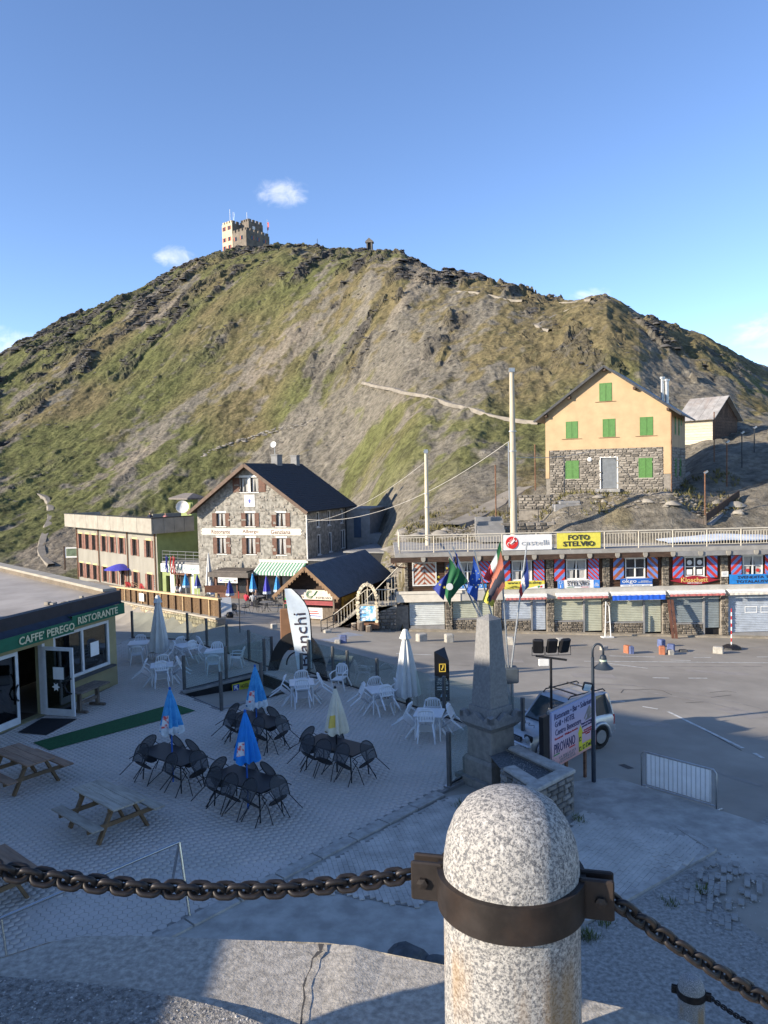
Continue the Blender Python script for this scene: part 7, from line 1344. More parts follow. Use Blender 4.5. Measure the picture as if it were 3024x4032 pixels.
# ------------------------------------------------------------------ billboard, lamp posts
def billboard():
    a, b = Vector((3.86, 18.15)), Vector((5.35, 19.75)); d = (b - a); L = d.length; t = thing('hotel_billboard', 'lilac and pink hotel billboard on posts in front of the car', 'billboard', (a.x, a.y, 0), math.atan2(d.y, d.x)); z0, z1 = .5, 1.88
    bm = bpy.data.materials.new('billboard_print'); bm.use_nodes = True; N = bm.node_tree.nodes; Lk = bm.node_tree.links; tcn = N.new('ShaderNodeTexCoord'); sx = N.new('ShaderNodeSeparateXYZ'); Lk.new(tcn.outputs['Generated'], sx.inputs[0]); cr = N.new('ShaderNodeValToRGB'); cr.color_ramp.elements[0].color = (.6, .3, .26, 1); cr.color_ramp.elements[1].color = (.34, .37, .57, 1); e = cr.color_ramp.elements.new(.45); e.color = (.55, .42, .52, 1)
    nz_ = N.new('ShaderNodeTexNoise'); nz_.inputs['Scale'].default_value = 3; ad = N.new('ShaderNodeMath'); ad.operation = 'MULTIPLY_ADD'; ad.inputs[1].default_value = .25; Lk.new(nz_.outputs[0], ad.inputs[0]); Lk.new(sx.outputs[2], ad.inputs[2]); sb = N.new('ShaderNodeMath'); sb.operation = 'SUBTRACT'; sb.inputs[1].default_value = .12; Lk.new(ad.outputs[0], sb.inputs[0]); Lk.new(sb.outputs[0], cr.inputs[0]); Lk.new(cr.outputs[0], N['Principled BSDF'].inputs['Base Color']); N['Principled BSDF'].inputs['Roughness'].default_value = .45
    s = MB(); s.box(0, -.05, z0, L, 0, z1); p = obj('panel', s, bm, t); s = MB(); s.box(-.02, .001, z0 - .02, L + .02, .06, z1 + .03); obj('frame', s, M_metal, t); s = MB(); s.box(-.3, .0, z0 - .6, -.03, .12, z1 - .05); obj('dark_panel', s, M_black, t)
    navy = pm('navy_lettering', (.02, .025, .1), .5, .1); yb = pm('billboard_yellow', (.62, .56, .03), .5, .08)
    for tx, x, z, w, h, m in (('Ristorante \u2022 Bar \u2022 Solarium', 1.05, 1.74, 1.85, .15, navy), ('Grill \u2022 HOTEL', .62, 1.55, .95, .14, navy), ('Centro Benessere', .78, 1.35, 1.25, .15, navy), ('Restaurant \u2022 Wellness bereich', .68, 1.2, 1.1, .06, M_text_red), ('PIROVANO', .6, .96, 1.0, .24, navy), ('LA BELLO SCI\nUNIVERSITY\nMONTAGNA', .72, .64, .8, .18, pm('grey_lettering', (.25, .25, .26))), ('Ampio parcheggio\npartenza funivie', 1.72, 1.2, .62, .15, navy), ('Aussichtsplatz\nParkplatz Bergbahn\nSeilbahn', 1.75, 1.0, .55, .16, M_text_red)): text('lettering', tx, w, h, m, p, (x, -.054, z))
    s = MB(); s.add([(1.28, -.055, .56), (2.1, -.055, .56), (2.1, -.055, .74), (1.45, -.055, .74), (1.45, -.055, 1.02), (1.5, -.055, 1.02), (1.37, -.055, 1.24), (1.24, -.055, 1.02), (1.28, -.055, 1.02)], [tuple(range(9))]); obj('arrow_field', s, yb, p); text('lettering', 'm100', .3, .11, M_text_dk, p, (1.92, -.062, .65))
    for x, z in ((1.35, .88), (1.35, .63), (1.53, .64), (1.69, .65)): s = MB(); s.box(x - .05, -.06, z - .055, x + .05, -.056, z + .055); obj('icon_square', s, M_text_dk, p); s = MB(); s.box(x - .02, -.064, z - .03, x + .025, -.061, z + .03); obj('icon_sign', s, yb, p)
    s = MB(); s.add([(1.55, -.055, 1.36), (1.8, -.055, 1.62), (1.85, -.055, 1.62), (1.6, -.055, 1.33)], [(3, 2, 1, 0)]); s.add([(1.72, -.056, 1.34), (1.95, -.056, 1.4), (1.98, -.056, 1.5), (1.84, -.056, 1.65), (1.72, -.056, 1.5)], [(0, 1, 2, 3, 4)]); s.add([(1.6, -.055, 1.28), (1.95, -.055, 1.3), (1.95, -.055, 1.38), (1.66, -.055, 1.34)], [(0, 1, 2, 3)]); obj('house_picture', s, pm('picture_grey', (.22, .2, .19), .5, .3, 9), p)
    for c_, x in ((pm('flag_green', (.02, .22, .06)), .2), (pm('mark_red', (.55, .02, .02)), .95)): s = MB(); s.box(x - .14, -.058, .8, x + .14, -.054, .825); obj('colour_bar', s, c_, p)
    for x in (.9, 1.85): s = MB(); s.box(x - .04, .06, -.8, x + .04, .12, z1 - .1); obj('post', s, M_rust, t)
billboard()
c = G(2338, 3096, -.15); bz = gz(c.x, c.y); zt = A(2338, 2515, c.y).z - bz
t = thing('street_lamp', 'dark swan neck street lamp with bell shade beside the billboard', 'street lamp', (c.x, c.y, bz)); s = MB(); s.tube((0, 0, 0), (0, 0, zt - .45), .045, .04, n=10); s.lathe([(.11, 0), (.1, .05), (.05, .07)], 10); s.tube((0, 0, 0), (0, 0, 1.5), .055, n=10); obj('post', s, pm('lamp_slate', (.03, .04, .055), .45, .15), t, 40)
s = MB(); s.path([(.0, 0, zt - .46), (0, 0, zt - .3)] + [(.13 - .13 * math.cos(a), 0, zt - .3 + .17 * math.sin(a)) for a in [math.pi * k / 10 for k in range(1, 11)]] + [(.26, 0, zt - .42)], .028, 8); obj('swan_neck', s, pm('lamp_slate', (.03, .04, .055)), t, True)
s = MB(); s.lathe([(.03, -.4), (.07, -.43), (.085, -.5), (.085, -.56), (.12, -.63), (.2, -.7), (.245, -.73), (.24, -.735), (.1, -.65), (.03, -.6)], 20, (.26, 0, zt)); sh = obj('bell_shade', s, pm('lamp_slate', (.03, .04, .055)), t, 40); s = MB(); s.lathe([(.087, -.56), (.087, -.515)], 16, (.26, 0, zt)); obj('glass_band', s, pm('lamp_band', (.5, .58, .45), .3, .1), sh)
s = MB(Matrix.Translation((-.15, -.02, zt - 1.18)) @ Matrix.Rotation(R_(15), 4, 'X') @ Matrix.Rotation(R_(12), 4, 'Y')); s.cbox(-.1, -.04, -.11, .1, .05, .11, .015); fl_ = obj('spot_light', s, M_black, t); s = MB(Matrix.Translation((-.15, -.02, zt - 1.18)) @ Matrix.Rotation(R_(15), 4, 'X') @ Matrix.Rotation(R_(12), 4, 'Y')); s.box(-.085, -.05, -.09, .085, -.041, .09); obj('spot_glass', s, pm('spot_glass', (.45, .55, .6), .15, .1), fl_)
c = A(2172, 2850, 20.6); bz = gz(c.x, c.y); z_ = lambda py: A(2172, py, 20.6).z - bz
t = thing('floodlight_mast', 'slim black mast with three black floodlights and a white box', 'floodlight', (c.x, c.y, bz)); s = MB(); s.tube((0, 0, 0), (0, 0, z_(2590)), .035, n=8); obj('mast', s, M_black, t, 40); s = MB(); s.bar((-.4, .05, z_(2583)), (.42, -.05, z_(2598)), .05, .05); obj('cross_arm', s, M_black, t)
for k, (x, a) in enumerate(((-.34, 12), (.03, -4), (.37, -18))):
    s = MB(Matrix.Translation((x, -.0, z_(2545))) @ Matrix.Rotation(R_(-a), 4, 'Z') @ Matrix.Rotation(R_(22), 4, 'X')); s.cbox(-.145, -.06, -.2, .145, .05, .24, .03); s.cbox(-.11, .05, -.14, .11, .14, .1, .02); f = obj('floodlight', s, M_black, t)
    s = MB(Matrix.Translation((x, 0, z_(2545)))); s.path([(-.16, 0, 0), (-.17, 0, -.24), (.17, 0, -.24), (.16, 0, 0)], .012, 5); obj('bracket', s, M_black, f)
s = MB(); s.cbox(-.32, -.02, z_(2622), -.05, .1, z_(2596), .01); obj('junction_box', s, M_white, t)
# ------------------------------------------------------------------ car
def car():
    hd = Vector((-.85, -.52)).normalized(); ph = math.atan2(hd.y, hd.x); c = Vector((4.92, 22.15)); bz = gz(c.x, c.y); t = thing('parked_car', 'silver two door off road car with roof rails parked at the terrace edge', 'car', (c.x, c.y, bz), ph)
    t.scale = (.92, .92, .92)
    for sy in (-1, 1):
        for x in (.5, -.55): s = MB(); s.box(x - .007, sy * .763 - .004, .45, x + .007, sy * .763 + .004, .9); obj('door_seam', s, M_black, t)
        s = MB(); s.cbox(-.5, sy * .775 - .012, .76, -.32, sy * .775 + .012, .8, .004); obj('door_handle', s, M_black, t)
    s = MB(); s.box(1.862, -.26, .45, 1.868, .26, .56); obj('number_plate', s, M_text_white, t)
    body = pm('silver_paint', (.42, .43, .45), .35, .06, 3, metal=.55, coat=.4); gls = pm('car_glass', (.035, .05, .055), .08, .2, 2, spec=.7); blk = pm('car_black', (.015, .015, .017), .55, .2, 6); W = .76
    # lower body by cross sections along x (front at +x)
    prof = [(-1.78, .42, .78), (-1.74, .36, 1.0), (-1.2, .34, 1.02), (-.3, .33, 1.0), (.55, .33, .98), (.75, .33, .97), (1.3, .36, .93), (1.62, .4, .86), (1.75, .45, .72)]
    s = MB(); vs = []; n = len(prof)
    for x, z0, z1 in prof: k = 1 - .1 * max(0, (x - 1.2) / .55) ** 2; vs += [(x, -W * .96 * k, z0), (x, -W * k, z0 + .15), (x, -W * k, z1 - .12), (x, -W * .93 * k, z1 - .02), (x, -W * .75 * k, z1 + .015), (x, W * .75 * k, z1 + .015), (x, W * .93 * k, z1 - .02), (x, W * k, z1 - .12), (x, W * k, z0 + .15), (x, W * .96 * k, z0)]
    f = [];
    for i in range(n - 1):
        for k in range(10): a = i * 10 + k; b = i * 10 + (k + 1) % 10; f.append((a, b, b + 10, a + 10))
    f += [tuple(range(10)), tuple(range((n - 1) * 10 + 9, (n - 1) * 10 - 1, -1))]; s.add(vs, f); obj('body', s, body, t, 35)
    # cabin
    lo = [(.72, .7), (-1.74, .72)]; s = MB()
    b0 = [(.72, -.7, .97), (.72, .7, .97), (-1.74, .71, 1.0), (-1.74, -.71, 1.0)]; t0 = [(.12, -.58, 1.62), (.12, .58, 1.62), (-1.6, .6, 1.64), (-1.6, -.6, 1.64)]; s.add(b0 + t0, [(0, 1, 5, 4), (1, 2, 6, 5), (2, 3, 7, 6), (3, 0, 4, 7)]); obj('cabin_glass', s, gls, t)
    s = MB(); s.add([(.16, -.6, 1.6), (.16, .6, 1.6), (-1.64, .62, 1.62), (-1.64, -.62, 1.62), (.0, -.52, 1.69), (.0, .52, 1.69), (-1.5, .54, 1.7), (-1.5, -.54, 1.7)], [(3, 2, 1, 0), (4, 5, 6, 7), (0, 1, 5, 4), (1, 2, 6, 5), (2, 3, 7, 6), (3, 0, 4, 7)]); rf = obj('roof', s, body, t)
    def pil(a, b, w, nm='pillar'):
        for sy in (-1, 1): s = MB(); s.bar((a[0], sy * a[1], a[2]), (b[0], sy * b[1], b[2]), w, .05, (1, 0, 0)); obj(nm, s, body, t)
    pil((.72, .715, .95), (.12, .595, 1.63), .06); pil((-.35, .715, .98), (-.42, .61, 1.64), .07); pil((-1.62, .725, .98), (-1.5, .615, 1.64), .26); pil((-.95, .72, .99), (-.95, .612, 1.64), .05)
    s = MB(); s.bar((-1.74, 0, 1.0), (-1.62, 0, 1.62), 1.2, .02, (1, 0, 0)); obj('tailgate_window', s, gls, t)
    for sy in (-1, 1): s = MB(); s.path([(.05, sy * .55, 1.68), (-.05, sy * .55, 1.76), (-1.45, sy * .57, 1.78), (-1.55, sy * .57, 1.7)], .022, 6); obj('roof_rail', s, blk, t)
    for x in (-.25, -1.05): s = MB(); s.bar((x, -.6, 1.8), (x, .6, 1.8), .05, .03); obj('cross_bar', s, blk, t)
    for x in (1.13, -1.12):
        for sy in (-1, 1):
            s = MB(Matrix.Translation((x, sy * .68, .35)) @ Matrix.Rotation(R_(90), 4, 'X')); s.lathe([(.2, -.1), (.31, -.1), (.35, -.07), (.355, 0), (.35, .07), (.31, .1), (.2, .1)], 24); wl = obj('wheel', s, pm('tyre', (.018, .018, .019), .85, .2, 8), t, 40)
            s = MB(Matrix.Translation((x, sy * .775, .35)) @ Matrix.Rotation(R_(90), 4, 'X')); s.lathe([(.0, 0), (.05, .02), (.06, .0), (.19, -.01), (.215, .02), (.215, -.04), (0, -.04)], 20); rm = obj('rim', s, pm('rim_alloy', (.4, .4, .41), .35, .1, 5, metal=.8), wl, 40)
            for k in range(5): s = MB(Matrix.Translation((x, sy * .78, .35)) @ Matrix.Rotation(k * 1.2566, 4, 'Y')); s.bar((.05, 0, 0), (.2, 0, 0), .06, .03, (0, 1, 0)); obj('spoke', s, pm('rim_alloy', (.4, .4, .41)), wl)
            s = MB(); ar = [(x + .42 * math.cos(a), sy * .79, .35 + .42 * math.sin(a)) for a in [math.pi * (-.06 + 1.12 * k / 12) for k in range(13)]]; s.path(ar, .055, 6); obj('wheel_arch', s, body, t, True)
            s = MB(Matrix.Translation((x, sy * .72, .36)) @ Matrix.Rotation(R_(90), 4, 'X')); s.lathe([(.01, -.06), (.4, -.06), (.4, .045), (.01, .045)], 20); obj('wheel_well', s, blk, t)
    s = MB(); s.cbox(1.7, -.72, .4, 1.86, .72, .62, .04); obj('front_bumper', s, body, t); s = MB(); s.cbox(-1.88, -.74, .4, -1.74, .74, .62, .04); obj('rear_bumper', s, body, t)
    s = MB(); s.box(1.74, -.3, .64, 1.785, .3, .78); g = obj('grille', s, blk, t)
    for k in range(3): s = MB(); s.box(1.79, -.28, .66 + k * .04, 1.797, .28, .675 + k * .04); obj('grille_bar', s, M_metal, g)
    for sy in (-1, 1):
        s = MB(Matrix.Translation((1.68, sy * .52, .74)) @ Matrix.Rotation(R_(90), 4, 'Y')); s.lathe([(.01, .1), (.07, .09), (.105, .06), (.11, 0)], 16); obj('headlight', s, pm('lamp_glass', (.35, .38, .4), .1, .1), t, True)
        s = MB(); s.cbox(1.62, sy * .52 - .17, .62, 1.72, sy * .52 + .17, .87, .03); obj('headlight_surround', s, blk, t)
        s = MB(); s.cbox(.55, sy * .86 - .1, .98, .68, sy * .86 + .1, 1.14, .03); obj('mirror', s, body, t)
        s = MB(); s.cbox(-1.79, sy * .69 - .07, .62, -1.72, sy * .69 + .07, .95, .01); obj('tail_light', s, pm('tail_red', (.4, .02, .02), .3, .1), t)
    s = MB(); s.path([(1.0, -.35, .962), (1.15, -.2, .955), (1.05, -.1, .962), (1.2, 0, .952), (1.1, .15, .958), (1.25, .3, .948)], .012, 4); obj('bonnet_graphic', s, blk, t)
    s = MB(); s.bar((-.02, 0, .955), (-.02, .0, .96), .01, .01); s = MB(); s.bar((.74, -.62, .99), (.74, .62, .99), .06, .03); obj('cowl', s, blk, t)
car()
# crowd barrier
a = Vector((*g2(2545, 3128, -.3), 0)); b = Vector((*g2(2800, 3205, -.3), 0)); d = b - a; L = d.length; bz = (gz(a.x, a.y) + gz(b.x, b.y)) / 2
t = thing('crowd_barrier', 'metal crowd barrier with white panel standing on the road', 'barrier', (a.x, a.y, bz), math.atan2(d.y, d.x)); zb, zt = .22, 1.02
s = MB(); s.path([(-.12, 0, .02), (-.12, 0, zt - .08), (-.06, 0, zt), (L + .06, 0, zt), (L + .12, 0, zt - .08), (L + .12, 0, .02)], .02, 8); obj('frame', s, M_metal, t, True); s = MB(); s.tube((-.12, 0, zb - .04), (L + .12, 0, zb - .04), .018, n=8); obj('bottom_rail', s, M_metal, t)
for k in range(15): x = .02 + (L - .04) * k / 14; s = MB(); s.tube((x, -.012, zb), (x, -.012, zt - .03), .005, n=6); obj('bar', s, M_metal, t)
s = MB(); s.grid(28, 2, lambda u, v: (.0 + L * u, .008 + .006 * math.sin(u * 88), zb + (zt - zb - .04) * v)); obj('white_panel', s, pm('panel_white', (.8, .8, .8), .6, .06, 3, dirt=.25, dirtcol=(.4, .36, .3)), t)
for x in (-.12, L + .12): s = MB(); s.path([(x, -.32, .015), (x, -.1, .06), (x, .1, .06), (x, .32, .015)], .018, 6); obj('foot', s, M_metal, t)
# shop front clutter on the pavement
def rock_thing(label, px, py, sx, sy, sz, mat, name='stone_block', rz=.3):
    c = G(px, py, -2.2); c = G(px, py, gz(c.x, c.y)); c.z = gz(c.x, c.y); t = thing(name, label, 'block', c, rz); s = MB(); s.cbox(-sx / 2, -sy / 2, -.05, sx / 2, sy / 2, sz, min(sx, sy) * .12); o = obj('block', s, mat, t); return t
cs = pm('cast_concrete', (.36, .34, .3), .9, .2, 5, bump=.02); bl_ = pm('blue_painted_block', (.1, .13, .26), .8, .25, 4); rdb = pm('red_brick_block', (.35, .13, .07), .85, .2, 4)
for i, (px, py, sx, sy, sz, m_, lb) in enumerate(((1660, 2535, .55, .4, .42, cs, 'grey block left of the flag fan on the shop pavement'), (1768, 2538, .45, .4, .45, cs, 'pale block directly below the leftmost flag'), (2010, 2546, .4, .4, .42, cs, 'hollow grey block between the two right flag poles'), (2205, 2552, .4, .35, .45, cs, 'grey block behind the three floodlights'), (2378, 2566, .38, .3, .22, cs, 'flat rough stone left of the red and blue block'), (2470, 2578, .24, .35, .4, rdb, 'red side of the red and blue block pair'), (2484, 2580, .22, .35, .38, bl_, 'blue side of the red and blue block pair'), (2604, 2548, .34, .34, .4, bl_, 'rear blue block by the red awning pillar'), (2642, 2570, .36, .34, .4, bl_, 'front blue block in the mixed heap'), (2607, 2582, .3, .34, .42, rdb, 'red brown block in the mixed heap'), (2640, 2583, .3, .3, .25, cs, 'pale low block in the mixed heap'), (2690, 2570, .4, .25, .12, pm('dark_slab', (.08, .08, .08)), 'dark flat slab right of the mixed heap'), (2828, 2575, .5, .35, .35, cs, 'white stepped block beside the rubber base'), (1352, 2536, .35, .3, .4, bl_, 'blue grey block on the road before the log arch'), (1330, 2537, .3, .3, .2, cs, 'small pale stone beside the blue grey block'), (1290, 2508, .4, .3, .16, cs, 'rough flat stone before the kiosk platform'), (1080, 2500, .35, .3, .3, cs, 'grey block at the edge of the hotel forecourt'))): rock_thing(lb, px, py, sx, sy, sz, m_, rz=random.uniform(-.5, .5))
c = G(2880, 2578, -2.5); t = thing('rubber_base_post', 'red and white striped post in a black rubber base', 'post', (c.x, c.y, gz(c.x, c.y))); s = MB(); s.lathe([(.5, 0), (.48, .12), (.3, .22), (.1, .25)], 16); obj('rubber_base', s, M_black, t)
for k in range(10): s = MB(); s.tube((0, 0, .2 + k * .2), (0, 0, .4 + k * .2), .03, n=6); obj('stripe', s, (M_text_white, M_text_red)[k % 2], t)
c = A(2390, 2530, 44.3); t = thing('folded_stand', 'folded white display stand leaning at a shop pillar', 'stand', (c.x, c.y, gz(c.x, c.y)), .2); s = MB(); s.path([(-.12, 0, .05), (-.05, 0, 2.1), (.15, 0, 1.8), (.25, 0, .05)], .03, 6); s.tube((-.1, 0, .9), (.2, 0, .9), .02); obj('frame', s, M_white, t); s = MB(); s.box(-.3, -.2, 0, .35, .2, .06); obj('foot', s, M_white, t)
c = A(2640, 2520, 44.9); t = thing('leaning_boards', 'brown boards leaning at the pillar beside the slate shutters', 'boards', (c.x, c.y, gz(c.x, c.y)));
for k in range(2): s = MB(); s.hexa([(k * .2 - .1, -.5, 0), (k * .2 + .06, -.5, 0), (k * .2 + .06, -.46, 0), (k * .2 - .1, -.46, 0), (k * .2 - .1, .2, 2.2), (k * .2 + .06, .2, 2.2), (k * .2 + .06, .24, 2.2), (k * .2 - .1, .24, 2.2)]); obj('board', s, M_brown, t)
# road markings
mk = pm('worn_road_paint', (.55, .54, .5), .85, .25, 6, world=True)
def marking(pts, w=.12, dz=.008, nm='road_marking'):
    P = []
    for px, py in pts: z = -1.5; c = G(px, py, z); c = G(px, py, gz(c.x, c.y)); c = G(px, py, gz(c.x, c.y)); P.append(c)
    s = MB()
    for i in range(len(P) - 1):
        a, b = P[i], P[i + 1]; d = (b - a); d.z = 0; d.normalize(); nn = Vector((-d.y, d.x, 0)) * w / 2; n = max(1, int((b - a).length / 2))
        for k in range(n):
            q = [a.lerp(b, k / n) - nn, a.lerp(b, (k + 1) / n) - nn, a.lerp(b, (k + 1) / n) + nn, a.lerp(b, k / n) + nn]; s.add([(v.x, v.y, gz(v.x, v.y) + dz) for v in q], [(0, 1, 2, 3)])
    return obj(nm, s, mk, bpy.data.objects['road'])
for p in ([(2400, 2582), (2580, 2586)], [(2730, 2587), (2800, 2587)], [(2980, 2584), (3060, 2583)], [(2300, 2604), (3060, 2608)], [(2640, 2598), (2720, 2600)], [(2390, 2612), (2550, 2632)], [(2570, 2670), (2635, 2671)], [(2710, 2671), (2785, 2671)], [(2365, 2762), (2460, 2765)], [(2530, 2785), (2590, 2795)], [(2630, 2805), (2925, 2950)], [(2970, 2970), (3005, 2990)], [(800, 2525), (870, 2533)], [(1300, 2605), (1350, 2606)], [(1420, 2625), (1470, 2626)], [(1090, 2555), (1140, 2560)], [(980, 2560), (1060, 2566)], [(1560, 2575), (1700, 2580)]): marking(p)
crk = pm('crack_dark', (.06, .055, .05), .95, .2)
mk_, mk = mk, crk
for p in ([(2445, 2730), (2455, 2718), (2560, 2716), (2610, 2722), (2645, 2738)], [(2795, 2728), (2860, 2722), (2900, 2728)], [(2800, 2748), (2880, 2738)], [(2700, 2770), (2770, 2766)], [(1700, 2628), (1760, 2620), (1850, 2622)], [(2640, 2810), (2740, 2860), (2920, 2960)]): marking(p, .03, .006, 'road_crack')
mk = pm('tar_patch', (.3, .27, .235), .9, .1, 2, world=True)
for p, w_ in (([(2250, 2660), (2420, 2665)], .9), ([(2700, 2640), (2950, 2655)], .7), ([(1900, 2600), (2060, 2604)], .8), ([(2850, 2790), (2990, 2830)], 1.0), ([(2480, 2850), (2640, 2860)], .6), ([(1420, 2580), (1560, 2590)], .7)): marking(p, w_, .004, 'road_patch')
mk = pm('tyre_mark', (.27, .245, .215), .9, .15, 3, world=True)
for p in ([(2200, 2690), (2500, 2700), (2800, 2745), (3030, 2800)], [(2200, 2705), (2500, 2718), (2790, 2768), (3030, 2830)], [(1600, 2650), (2000, 2640), (2400, 2625), (3000, 2622)], [(2600, 3010), (2800, 3040), (3000, 3100)]): marking(p, .16, .005, 'tyre_mark')
mk = pm('patch_blue_grey', (.28, .3, .34), .9, .15, 2, world=True); marking([(1290, 2525), (1400, 2495)], 1.1, .006, 'road_patch'); mk = pm('oil_stain', (.05, .05, .05), .7, .3, 3, world=True); marking([(2446, 3015), (2485, 3032)], .22, .006, 'oil_stain'); mk = mk_
# ------------------------------------------------------------------ hotel forecourt
wl = pm('yellowish_stone', (.34, .28, .19), .9, .25, 6, bump=.03, rand=.35)
fa, fb = A(856, 2440, 45.), A(430, 2362, 67.5); 
t = thing('forecourt_wall', 'pale stone retaining wall under the bamboo fence', 'wall', (fa.x, fa.y, 0)); d = Vector((fb.x - fa.x, fb.y - fa.y, 0)); L = d.length
T = Matrix.Rotation(math.atan2(-d.y, -d.x), 4, 'Z'); T = Matrix.Translation(d) @ T; dz = (fa.z - fb.z) / L; Sh = Matrix.Identity(4); Sh[2][0] = dz
s = MB(T @ Sh); s.box(0, 0, fb.z - 3.6, L, .5, fb.z); w = obj('wall_core', s, M_mortar, t); stones(w, T @ Sh @ Matrix.Translation((0, -.03, 0)), L * .25, L, fb.z - 1.6, fb.z - .02, (), .42, .26, .08, 220, mat=wl); s = MB(T @ Sh); s.box(0, -.12, fb.z + .001, L, .5, fb.z + .1); obj('coping', s, M_conc, t)
t2 = thing('bamboo_fence', 'reed fence with pale wooden top rail along the hotel forecourt', 'fence', (fa.x, fa.y, 0))
rd_ = pm('reed', (.24, .15, .08), .85, .3, 9, rand=.2)
for k in range(17): x = L * k / 16; s = MB(T @ Sh); s.box(x - .05, .1, fb.z + .1, x + .05, .2, fb.z + 1.2); obj('post', s, M_wood if k % 3 == 0 else M_dkwood, t2)
s = MB(T @ Sh); x = .05
while x < L: s.box(x, .22, fb.z + .12, x + .045, .25, fb.z + 1.12 + random.uniform(-.03, .03)); x += random.uniform(.06, .1)
obj('reeds', s, rd_, t2, kind='stuff'); s = MB(T @ Sh); s.box(-.05, .06, fb.z + 1.13, L + .05, .3, fb.z + 1.25); obj('top_rail', s, M_wood, t2); s = MB(T @ Sh); s.box(L * .36, .05, fb.z + .35, L * .36 + 1.3, .09, fb.z + .95); sg = obj('small_sign', s, M_white, t2); s = MB(T @ Sh); s.box(L * .36 + .15, .04, fb.z + .6, L * .36 + 1.1, .049, fb.z + .72); obj('printed_line', s, pm('grey_blue_print', (.2, .25, .3)), sg)
navy_u = pm('umbrella_navy', (.02, .03, .16), .75, .15, 5, col2=(.05, .07, .28)); purp = pm('umbrella_violet', (.06, .06, .4), .75, .12, 5)
def FQ(px, py):
    c = G(px, py, -2.); 
    for _ in range(6): c = G(px, py, gz(c.x, c.y))
    return c
for i, (px, py, m_, hgt, lb) in enumerate(((779, 2345, navy_u, 2.1, 'navy closed umbrella beside the green hotel front'), (733, 2342, umb_lt, 2.1, 'light blue closed umbrella by the hotel entrance flags'), (676, 2325, navy_u, 2.2, 'navy closed umbrella left of the hotel entrance flags'), (906, 2380, navy_u, 2.0, 'navy closed umbrella right of the arrow sign'), (997, 2360, umb_lt, 2.4, 'light blue closed umbrella before the bar porch'), (1051, 2372, purp, 2.3, 'violet blue closed umbrella among the bar tables'), (1092, 2362, umb_lt, 2.2, 'light blue closed umbrella nearest the kiosk'), (832, 2375, umb_w, 1.9, 'short white closed umbrella behind the arrow sign'))): umbrella('closed_umbrella', lb, FQ(px, py), .8, hgt, .3, m_, M_white, (umb_wh, m_), .025, 7)
umbrella('closed_parasol', 'tall white parasol tied shut against the stone hotel wall', FQ(826, 2350), 1.0, 4.3, .32, umb_w, M_dkmetal, None, .03, 8)
c = FQ(476, 2312); t = thing('open_parasol', 'open violet blue parasol over the red deck chairs', 'umbrella', c); s = MB(); s.tube((0, 0, 0), (0, 0, 2.6), .03, n=6); obj('pole', s, M_white, t)
for k in range(8): a0, a1 = k * math.pi / 4, (k + 1) * math.pi / 4; s = MB(); s.grid(4, 4, lambda u, v: (lambda a, r: (r * math.cos(a), r * math.sin(a), 2.65 - .62 * (r / 1.75) ** 1.6 + .04 * math.sin(u * 3.14) * v))(a0 + (a1 - a0) * u, .02 + 1.73 * v)); obj('canopy_panel', s, purp, t, True)
s = MB()
for k in range(8): a0 = k * math.pi / 4; s.path([(1.75 * math.cos(a0), 1.75 * math.sin(a0), 2.03), (.0, 0, 2.6)], .012, 4)
obj('ribs', s, M_metal, t)
def deck_chair(c, rz, label, m_):
    t = thing('deck_chair', label, 'deck chair', c, rz); s = MB(); s.grid(3, 8, lambda u, v: (-.3 + .6 * u, -.7 + 1.3 * v, .35 - .12 * math.sin(v * 3.14) + .75 * max(0, v - .45) ** 1.2)); obj('sling', s, m_, t, True)
    for x in (-.32, .32): s = MB(); s.path([(x, -.75, 0), (x, .3, .55)], .02, 5); obj('frame', s, M_wood, t); s = MB(); s.path([(x, .5, 0), (x, -.6, .38), (x, .62, .85)], .02, 5); obj('frame', s, M_wood, t)
for i, (px, py, rz, m_, lb) in enumerate(((505, 2318, .4, M_red, 'red deck chair partly under the violet parasol'), (545, 2318, 1.2, M_red, 'red deck chair with high back right of the violet parasol'), (560, 2326, .2, M_red, 'red deck chair in the middle of the forecourt row'), (592, 2322, -.6, M_red, 'rightmost red deck chair turned to the sun'), (528, 2312, .8, M_white, 'white deck chair between the red ones'))): deck_chair(FQ(px, py), rz, lb, m_)
def round_table(c, label):
    t = thing('bar_table', label, 'table', c, 0, 'round tables of the hotel bar'); s = MB(); s.lathe([(.02, .7), (.5, .7), (.51, .715), (.5, .73), (.02, .73)], 20); obj('table_top', s, pm('bar_table_top', (.12, .12, .12), .5, .15), t)
    for k in range(4): a = k * math.pi / 2 + .6; s = MB(); s.path([(.05 * math.cos(a), .05 * math.sin(a), .7), (.08 * math.cos(a), .08 * math.sin(a), .35), (.36 * math.cos(a), .36 * math.sin(a), 0)], .018, 5); obj('leg', s, M_iron, t)
bt = [((1050, 2408), 'large round bar table with chairs in the open forecourt'), ((1092, 2385), 'round bar table below the light blue umbrella near the kiosk'), ((1022, 2382), 'round bar table where the red shirted guest sits'), ((915, 2420), 'round bar table beside the arrow sign post'), ((840, 2385), 'round table at the terrace corner behind the arrow sign')]
ic1 = iron_chair('bar_chair', 0); k_ = 0
for (px, py), lb in bt:
    c = FQ(px, py); round_table(c, lb)
    for q in range(3): a = q * 2.1 + px * .01; p = Vector((c.x + .85 * math.cos(a), c.y + .85 * math.sin(a), 0)); p.z = gz(p.x, p.y); place(ic1, p, a + math.pi / 2, ('left', 'far', 'right')[q] + ' black chair at the ' + lb.split(' with')[0].split(' where')[0].split(' below the')[0] + (' near the kiosk' if 'kiosk' in lb else ' of the red shirted guest' if 'guest' in lb else ''), 'chairs of the hotel bar')
